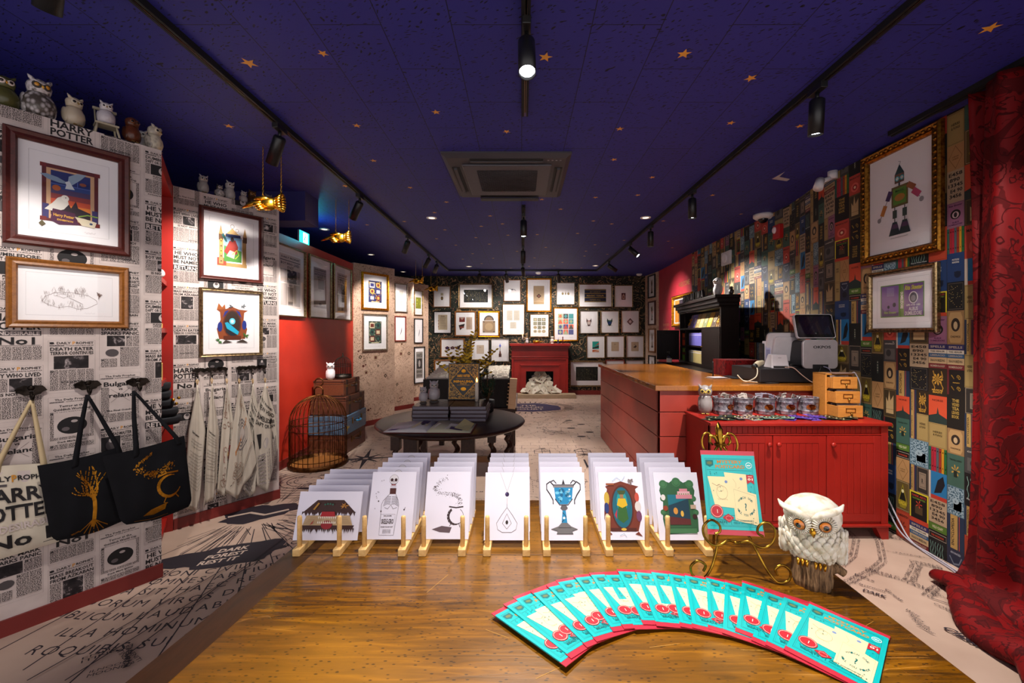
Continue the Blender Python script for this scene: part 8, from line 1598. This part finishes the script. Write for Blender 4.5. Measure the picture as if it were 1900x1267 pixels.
def g_ward(c):
    B = '#6b2c1c'; c.p([(.14, .78), (.18, .74), (.10, .50), (.08, .30), (.18, .12), (.82, .12), (.90, .30), (.88, .50), (.82, .74), (.90, .78), (.68, .82), (.50, .86), (.30, .82)], B)
    c.e(.50, .47, .25, .33, '#4a1c12', 28); c.e(.50, .47, .22, .30, '#0f5a6a', 28); c.e(.5, .55, .12, .16, '#1c8a8a', 20)
    c.p([(.38, .30), (.42, .52), (.58, .52), (.62, .30), (.50, .24)], '#2c5a24'); c.p([(.42, .60), (.38, .50), (.50, .46), (.62, .50), (.58, .60)], '#c9a41c'); c.p([(.44, .66), (.56, .66), (.60, .72), (.40, .72)], '#3a4a24'); c.r(.46, .60, .54, .66, '#8a6a48'); c.p([(.32, .36), (.38, .44), (.36, .30)], '#a82c3c')
    for x, y, w_, h, m in ((.16, .60, .06, .10, '#b89a3a'), (.15, .46, .05, .08, '#22346a'), (.84, .62, .05, .07, '#b84a3a'), (.85, .48, .07, .08, '#c9c0bc'), (.86, .34, .06, .08, '#6a3a5a'), (.15, .30, .06, .08, '#c9b8a0')): c.e(x, y, w_, h, m, 12)
    c.r(.22, .12, .78, .17, '#4a1c12'); c.e(.5, .15, .06, .02, '#c9a03a', 12); c.p([(.18, .12), (.10, .05), (.24, .08)], B); c.p([(.82, .12), (.90, .05), (.74, .08)], B); leafy(c, .72, .88, .08, '#7a6a68', 9, random.Random(5)); c.l([(.30, .86), (.42, .92), (.52, .86), (.60, .94)], .008, '#8fb0c4'); c.r(.16, .80, .34, .83, '#8a4a2c'); c.l([(.4, .06), (.5, .09), (.55, .04)], .008, '#8fb0c4')
def g_green(c):
    G = '#2f5a3a'; G2 = '#3f7048'; c.p([(.16, .08), (.12, .30), (.16, .55), (.10, .72), (.18, .88), (.34, .84), (.50, .92), (.66, .84), (.82, .88), (.90, .72), (.84, .55), (.90, .30), (.88, .12), (.80, .10)], G)
    for x, y, r in ((.2, .82, .09), (.8, .82, .09), (.5, .85, .10), (.16, .6, .06), (.85, .6, .06), (.14, .4, .06), (.87, .4, .06)): c.e(x, y, r, r*.7, G2, 16); c.ring(x, y, r*.7, r*.5, .010, G, 14)
    c.r(.27, .22, .73, .66, '#1c3a4a'); c.p([(.27, .5), (.73, .6), (.73, .66), (.27, .66)], '#1c6a7a'); c.p([(.27, .22), (.27, .34), (.73, .30), (.73, .22)], '#5a2424'); c.e(.42, .42, .05, .05, '#c98a3c', 12); c.e(.56, .38, .035, .045, '#d8a848', 12)
    c.r(.46, .60, .82, .66, '#c9808c'); c.r(.50, .66, .78, .71, '#d8a4ac'); c.r(.55, .71, .73, .75, '#c9808c'); [c.e(.49+.05*i, .67, .012, .012, '#5a8a3c', 7, adv=False) for i in range(7)]; c.k += 1
    c.e(.17, .62, .05, .045, '#d8d0cc', 14); c.e(.2, .46, .055, .04, '#8c3a24', 12); c.r(.76, .45, .88, .51, '#b59a84'); c.e(.83, .34, .05, .035, '#3a1c1c', 12); c.e(.2, .32, .05, .04, '#8a7a64', 12); c.r(.20, .10, .84, .17, G2); c.box(.20, .10, .84, .17, .006, G)
def g_blank(c): pass
CARDM = plain('#dcd8e4', .5, 0, .35, 0, .02)
def card(w_, h, draw, loc, label, group, lean=-.345, rz=0.0, name='art_card'):
    o = thing(name, label, 'card', loc, 0, group, rot=(lean, 0, rz)); b = M(); b.box(-w_/2, w_/2, 0, .0025, 0, h, CARDM)
    if draw: c = Cv(b, lambda x, y, hh: ((x-.5)*w_, -hh, y*h), .00005); draw(c)
    b.build('card_sheet', o, bev=0); return o
stands = [(602.5, .148, .105, g_book, 'a shaggy brown book with teeth', 5), (719, .105, .148, g_skel, 'a skeleton-shaped bottle', 5), (826, .105, .148, g_smoke, 'a smoking cauldron', 4), (941, .105, .148, g_neck, 'a necklace with a purple stone', 5), (1048, .105, .148, g_cup, 'a blue and silver cup', 5), (1159.5, .105, .148, g_ward, 'a carved brown wardrobe', 5), (1267, .105, .148, g_green, 'an ornate green frame', 5)]
ordn = ('front', 'second', 'third', 'fourth', 'rear')
for k, (px, cw, ch, dr_, nm, n) in enumerate(stands):
    x = (px-CX)*.97/F; sp = .089/2 if k == 0 else .0435
    o = thing('card_stand', 'light wooden two-rail stand holding cards of '+nm, 'card stand', (x, .945, FT), 0)
    for sx in (-1, 1):
        b = M(); b.box(sx*sp-.0085, sx*sp+.0085, -.016, .20, 0, .016, PINE); b.build('rail', o, bev=.0018); b = M(); b.lathe([(.0052, .012), (.0052, .080), (.0042, .083), (.001, .084)], PINE, 14, c=(sx*sp, 0.0, 0)); b.build('dowel', o)
        for j in range(1, 5): b = M(); b.lathe([(.0040, .012), (.0040, .040), (.001, .042)], PINE, 8, c=(sx*sp, .012+.040*j+.006, 0)); b.build('dowel', o)
    for j in range(5):
        yy = .970+.0405*j+R.uniform(-.003, .003); lab = '%s card of the set showing %s' % (ordn[j], nm) if j == 0 else '%s card in the stand of %s' % (ordn[j], nm)
        dd = dr_ if (j == 0 or k in (1, 3)) else None
        card(cw, ch, dd, (x+R.uniform(-.0015, .0015), yy, FT+.0175), lab, 'cards with '+nm, -.345 if j < 4 else -.30)
# ---- mystery packets
TEAL = plain('#08a3a3', .32, 0, .5, .25, .04); TEALD = plain('#0a5f60', .4); PRED = plain('#b0283a', .3, 0, .5, .3); PCREAM = plain('#dcc99a', .5); ORG = '#b5762c'; PRED2 = plain('#a8202c', .4); PW_, PH_ = .110, .165
def packet_mesh(full=True):
    b = M(); n = 8
    b.box(.001, PW_-.001, -.0009, .0009, .010, PH_-.009, TEAL); b.box(0, PW_, -.0005, .0005, PH_-.0115, PH_, PRED); b.box(0, PW_, -.0005, .0005, 0, .0125, PRED)
    c = Cv(b, lambda x, y, h: (x*PW_, -.0009-h, y*PH_), .00003)
    c.box(.07, .10, .93, .90, .006, TEALD); c.box(.09, .113, .91, .887, .003, TEALD); c.l([(.09, .76), (.91, .76)], .004, TEALD); c.l([(.09, .225), (.91, .225)], .004, TEALD)
    c.p([(.08, .88), (.08, .82), (.15, .795), (.22, .82), (.22, .88)], TEALD); c.e(.15, .845, .05, .02, '#5a6a44', 12); c.t('MYSTERY', .52, .845, .038, ORG, w=.46); c.t('POSTCARD', .52, .785, .040, ORG, w=.54); c.ring(.87, .825, .055, .033, .008, '#cfe0dc', 18); c.t('NEW', .87, .815, .018, '#e8f0ec', w=.07)
    c.p([(.40, .735), (.80, .715), (.79, .44), (.44, .48)], PCREAM); c.l([(.55, .66), (.60, .60), (.58, .52), (.66, .56)], .004, '#9a8a70'); c.e(.70, .66, .028, .018, '#6a80a8', 10)
    c.p([(.09, .68), (.48, .68), (.55, .31), (.18, .33)], PCREAM); c.ring(.33, .49, .10, .08, .004, '#7a6c58', 16); c.ring(.30, .54, .06, .04, .003, '#7a6c58', 12); c.l([(.16, .60), (.24, .57), (.30, .59)], .005, '#7a6c58'); [c.l([(.24+.03*i, .42), (.27+.03*i, .40)], .003, '#7a6c58', adv=False) for i in range(6)]; c.k += 1; c.e(.42, .62, .028, .018, '#6a80a8', 10)
    c.p([(.52, .56), (.94, .48), (.93, .12), (.52, .17)], PCREAM); c.l([(.545, .535), (.915, .46), (.905, .145), (.545, .19)], .003, TEALD, True)
    c.t('?', .73, .29, .085, TEALD)
    for st, rr_, mid, ins in (('WHICH ONE', .135, 90, False), ('WILL YOU FIND?', .165, -90, True)):
        ws = len(st); tot = math.radians(118 if not ins else 150)
        for i, ch in enumerate(st):
            t = (i+.5)/ws-.5; a = math.radians(mid)+(-t*tot if not ins else t*tot); c.t(ch, .73+rr_*math.cos(a), .335+rr_*.68*math.sin(a), .026, TEALD, rot=(a-math.pi/2) if not ins else (a+math.pi/2), adv=False, w=.026)
    c.k += 1
    c.p([(.80, .71), (.93, .71), (.93, .60), (.865, .625), (.80, .60)], PRED2); c.t('01', .865, .645, .026, '#f0dcc8', w=.09); c.t('SERIES', .865, .685, .009, '#f0dcc8', w=.08)
    c.e(.20, .27, .115, .077, PRED2, 26); c.ring(.20, .27, .098, .065, .006, '#e8b4a4', 22); c.t('1', .21, .25, .042, '#f4dccb'); c.p([(.29, .20), (.40, .245), (.50, .20), (.40, .145)], PRED2); c.ring(.40, .195, .05, .025, .003, '#e8b4a4', 14)
    c.t('BEASTS', .26, .135, .026, TEALD, w=.22); c.t('FANTASTIC', .26, .17, .010, TEALD, w=.18); c.l([(.44, .12), (.44, .20)], .004, TEALD); c.t("NEWT SCAMANDER'S", .66, .165, .013, TEALD, w=.36, al='c'); c.t('FIELD JOURNAL', .66, .135, .013, TEALD, w=.36)
    rr = random.Random(8)
    for k in range(16): x = rr.choice([rr.uniform(.12, .36), rr.uniform(.82, .9)]); y = rr.choice([rr.uniform(.70, .75), rr.uniform(.12, .21), rr.uniform(.5, .58)]); c.e(x, y, .008, .006, TEALD, 6, adv=False)
    return b
pm = packet_mesh().build('printed_pouch'); 
names20 = ['first', 'second', 'third', 'fourth', 'fifth', 'sixth', 'seventh', 'eighth', 'ninth', 'tenth', 'eleventh', 'twelfth', 'thirteenth', 'fourteenth', 'fifteenth', 'sixteenth', 'seventeenth', 'eighteenth', 'nineteenth', 'last']
NP_ = 20; fcx, fcy = .212, .462
for i in range(NP_):
    t = i/(NP_-1); phi = math.radians(135.3-91*t)+R.uniform(-.012, .012); ri = .214+.046*t+R.uniform(-.006, .006)
    o = thing('postcard_packet', names20[i]+' teal packet of the fan counted from its left end' if i < NP_-1 else 'topmost teal packet at the right end of the fan, printed side fully visible', 'packet', (fcx+ri*math.cos(phi), fcy+ri*math.sin(phi), FT+.0085+.0006*math.sin(i*2.1)), 0, 'teal packets fanned out on the front table')
    o.rotation_euler = (Matrix.Rotation(phi-math.pi/2, 4, 'Z') @ Matrix.Rotation(.062, 4, 'Y') @ Matrix.Rotation(-math.pi/2, 4, 'X')).to_euler()
    p = pm if i == 0 else pm.copy()
    if i: C.objects.link(p)
    p.parent = o
# ---- brass easel with one packet
ex, ey, erz = .435, .868, -.10
o = thing('postcard_packet', 'teal packet standing on the brass easel', 'packet', (0, 0, 0)); Tm = Matrix.Translation((ex, ey, FT)) @ Matrix.Rotation(erz, 4, 'Z') @ Matrix.Translation((-PW_/2, -.014, .083)) @ Matrix.Rotation(-.30, 4, 'X'); o.location = Tm.translation; o.rotation_euler = Tm.to_euler(); p = pm.copy(); C.objects.link(p); p.parent = o
o = thing('brass_easel', 'scrolled brass wire easel with a fleur-de-lis top', 'easel', (ex, ey, FT), erz); AB = metal('#a8802c', .25, '#4c3410', 40)
def cr(pts, k=5):
    P = [Vector(p) for p in pts]; Q = []
    for i in range(len(P)-1):
        p0, p1, p2, p3 = P[max(i-1, 0)], P[i], P[i+1], P[min(i+2, len(P)-1)]
        for j in range(k): t = j/k; Q.append(tuple(.5*((2*p1)+(p2-p0)*t+(2*p0-5*p1+4*p2-p3)*t*t+(3*p1-p0-3*p2+p3)*t**3)))
    return Q+[tuple(P[-1])]
def sp(cx, cz, r0, r1, a0, a1, y, n=22): return [(cx+(r0+(r1-r0)*i/n)*math.cos(math.radians(a0+(a1-a0)*i/n)), y, cz+(r0+(r1-r0)*i/n)*math.sin(math.radians(a0+(a1-a0)*i/n))) for i in range(n+1)]
def leanz(pts, y0=0.0): return [(x, y0+z*.31+y, z) for x, y, z in pts]
b = M(); w_ = .0024
heart = [(0, 0, .275)]+[(.036*math.sin(t*math.pi)*1.0+.0, 0, .275-.055*t+.012*math.sin(t*math.pi)) for t in [i/14 for i in range(1, 15)]]
for s_ in (-1, 1):
    b.tube(cr([(x, y0, z) for x, y0, z in leanz([(s_*.012, 0, .256), (s_*.022, 0, .268), (s_*.034, 0, .262), (s_*.038, 0, .245), (s_*.032, 0, .228), (s_*.018, 0, .212), (s_*.016, 0, .10), (s_*.020, 0, .075)])]), w_, AB, 8)
b.build('back_frame', o)
b = M(); Y = lambda z: z*.31-.004
for s_ in (-1, 1): b.tube([(s_*.004, Y(.24), .240), (s_*.010, Y(.262), .262), (s_*.020, Y(.262), .262), (s_*.022, Y(.25), .250), (s_*.016, Y(.243), .243)], .0035, AB, 8, rad=[.003, .0045, .004, .003, .002]); b.tube([(s_*.003, Y(.245), .245), (s_*.012, Y(.236), .232), (s_*.006, Y(.228), .228)], .003, AB, 8)
b.tube([(0, Y(.29), .292), (0, Y(.275), .276), (0, Y(.26), .258), (0, Y(.24), .240), (0, Y(.22), .222)], .005, AB, 12, rad=[.0012, .0082, .0068, .0035, .0015]); b.box(-.012, .012, Y(.245)-.004, Y(.245)+.004, .242, .247, AB); b.build('fleur_de_lis', o)
b = M()
for s_ in (-1, 1):
    pts = [(s_*.006, -.020, .072), (s_*.020, -.026, .078), (s_*.036, -.030, .070), (s_*.052, -.030, .070), (s_*.066, -.028, .084), (s_*.068, -.028, .104), (s_*.054, -.028, .118), (s_*.038, -.028, .110), (s_*.036, -.028, .096), (s_*.046, -.028, .090)]
    b.tube(cr(pts), w_, AB, 8)
b.tube([(-.006, -.020, .072), (0, -.019, .070), (.006, -.020, .072)], w_, AB, 8); b.build('ledge_scroll', o)
for s_ in (-1, 1):
    b = M(); b.tube(cr([(s_*.030, .0, .078), (s_*.040, -.018, .052), (s_*.054, -.030, .022), (s_*.070, -.034, .004), (s_*.090, -.034, .008), (s_*.094, -.034, .026), (s_*.080, -.034, .038), (s_*.066, -.034, .030), (s_*.070, -.034, .018)]), w_*1.1, AB, 8); b.build('leg', o)
b = M(); b.tube([(0, .066, .215), (0, .10, .10), (0, .115, .003)], w_*1.1, AB, 8); b.tube([(-.030, .0, .078), (0, .012, .080), (.030, .0, .078)], w_, AB, 8); b.build('rear_leg', o)
# ---- white owl on a stump
ow = thing('owl_statue', 'white feathered owl statue with amber eyes on a wooden stump', 'owl figurine', (.572, .832, FT), -.62)
def mk_resin():
    t = NT('painted_white_resin'); n = t.noise(t.co(), 140, 4, .7); t.bump(n, .5, .0015); return t.out(t.ramp(t.noise(t.co(), 60, 3), [(.3, '#b8a98c'), (.55, '#ddd6c6')]), .5, 0, .45)
RES = mk_resin(); t_ = NT('bark'); n_ = t_.noise(t_.co((1, 1, .10)), 260, 4, .6); t_.bump(n_, .9, .003); BARK = t_.out(t_.ramp(n_, [(.35, '#3a2716'), (.6, '#8a6a48'), (.75, '#a88a68')]), .75, 0, .3)
b = M(); N = 40; rings = []
for z, r in ((0, .033), (.012, .034), (.03, .032), (.050, .034), (.056, .032)): rings.append([(r*(1+.05*math.sin(7*a)+.03*math.sin(13*a+1))*math.cos(a), r*(1+.05*math.sin(7*a)+.03*math.sin(13*a+1))*math.sin(a), z*(1+.05*math.sin(3*a) if z > .05 else 1)) for a in [i*2*math.pi/N for i in range(N)]])
b.loft(rings, BARK); b.tube([(.022, .012, .030), (.040, .018, .034), (.052, .020, .026)], .01, BARK, 10, rad=[.013, .010, .0075]); b.build('stump', ow)
BZ = .047
def body_r(z):   # z above BZ
    K = [(0, .026), (.01, .038), (.025, .047), (.045, .051), (.062, .046), (.075, .039), (.085, .036)]
    for (a, ra), (c_, rc) in zip(K[:-1], K[1:]):
        if a <= z <= c_: return ra+(rc-ra)*(z-a)/(c_-a)
    return K[-1][1]
b = M(); b.loft([[(body_r(z)*.95*math.cos(a), body_r(z)*.88*math.sin(a)+.004, BZ+z) for a in [i*2*math.pi/32 for i in range(32)]] for z in (0, .006, .013, .022, .034, .046, .058, .068, .078, .086)], RES)
HT_ = Matrix.Translation((0, -.004, BZ+.093)) @ Matrix.Rotation(-.12, 4, 'Y') @ Matrix.Rotation(.10, 4, 'X'); b.T = HT_
b.loft([[(rx*math.cos(a), ry*math.sin(a)*(1.0 if math.sin(a) > 0 else .92), z) for a in [i*2*math.pi/32 for i in range(32)]] for z, rx, ry in ((-.034, .030, .028), (-.026, .041, .036), (-.014, .047, .041), (.0, .0485, .043), (.014, .045, .040), (.024, .036, .033), (.031, .022, .021), (.035, .006, .006))], RES)
# brow ridge sweeping out into the ear tufts
for s_ in (-1, 1): b.tube([(s_*.002, -.040, .004), (s_*.012, -.043, .013), (s_*.026, -.038, .018), (s_*.039, -.029, .019), (s_*.047, -.021, .021), (s_*.053, -.014, .028)], .008, RES, 12, rad=[.004, .0062, .0072, .0065, .005, .0012], flat=1.0)
b.build('body', ow)
b = M(); rr = random.Random(14)
for row_ in range(9):
    z = .010+row_*.0085; n = 18; r = body_r(z)
    for i in range(n):
        a = (i+.5*(row_ % 2))*2*math.pi/n; nrm = Vector((math.cos(a), math.sin(a)*.93, .12)).normalized(); q = nrm.to_track_quat('Z', 'Y').to_matrix(); w0 = .0088*(r/.045+.1); up = (q.inverted() @ Vector((0, 0, 1))); ang = math.atan2(up.x, up.y)
        q2 = q @ Matrix.Rotation(-ang, 3, 'Z'); b.ball((r*.955*math.cos(a), r*.885*math.sin(a)+.004, BZ+z), w0*.78, w0, .0032, RES, 8, 4, q2 @ Matrix.Rotation(.28, 3, 'X'))
b.build('breast_feathers', ow)
for s_ in (-1, 1):
    b = M(); b.ball((s_*.044, .012, BZ+.036), .012, .026, .036, RES, 14, 10, Matrix.Rotation(-.35, 3, 'X'))
    for row_ in range(6):
        for i in range(5):
            yy = -.010+.011*i+.004*(row_ % 2); zz = BZ+.064-.011*row_-.003*i; b.ball((s_*(.0545-.0004*abs(i-2)**2*4), yy+.004*row_*.5, zz), .0035, .0065, .0085, RES, 8, 5, Matrix.Rotation(s_*.12, 3, 'Y'))
    b.build('wing', ow)
b = M(); b.tube([(0, .040, BZ+.03), (0, .052, BZ+.005), (0, .056, BZ-.014)], .02, RES, 12, rad=[.022, .020, .008], flat=.6); b.build('tail', ow)
AMB = plain('#b0641c', .12, 0, .6, .6)
for s_ in (-1, 1):
    e = HT_ @ Vector((s_*.0195, -.0405, -.006)); nrm = (HT_.to_3x3() @ Vector((s_*.34, -1, .02))).normalized(); q = nrm.to_track_quat('Z', 'Y').to_matrix(); b = M(); b.ball(tuple(e-nrm*.001), .0185, .0205, .004, RES, 24, 6, q)
    for k in range(26): a = k*2*math.pi/26; d = q @ Vector((math.cos(a), math.sin(a), 0)); b.tube([tuple(e+d*.011+nrm*.003), tuple(e+d*.0165+nrm*.0028), tuple(e+d*.0205-nrm*.001)], .0011, RES, 5)
    b.build('facial_disc', ow); b = M(); b.ball(tuple(e+nrm*.001), .0112, .0112, .0062, plain('#1c120c', .3), 20, 10, q); b.ball(tuple(e+nrm*.0024), .0101, .0101, .0064, AMB, 20, 10, q); b.ball(tuple(e+nrm*.0066), .0056, .0056, .0028, plain('#050403', .05, 0, .8, .5), 16, 8, q); b.build('eye', ow)
b = M(); e = HT_ @ Vector((0, -.042, -.010)); f = HT_ @ Vector((0, -.051, -.016)); g = HT_ @ Vector((0, -.047, -.027)); b.tube([tuple(e), tuple(f), tuple(g)], .005, GOLD, 10, rad=[.0045, .0055, .0012]); b.build('beak', ow)
for s_ in (-1, 1):
    b = M(); [b.tube([(s_*.014+d*.006, -.024, BZ+.006), (s_*.014+d*.007, -.034, BZ+.008), (s_*.014+d*.007, -.038, BZ-.001)], .003, GOLD, 7, rad=[.0028, .0034, .0016]) for d in (-1, 0, 1)]; b.build('foot', ow)
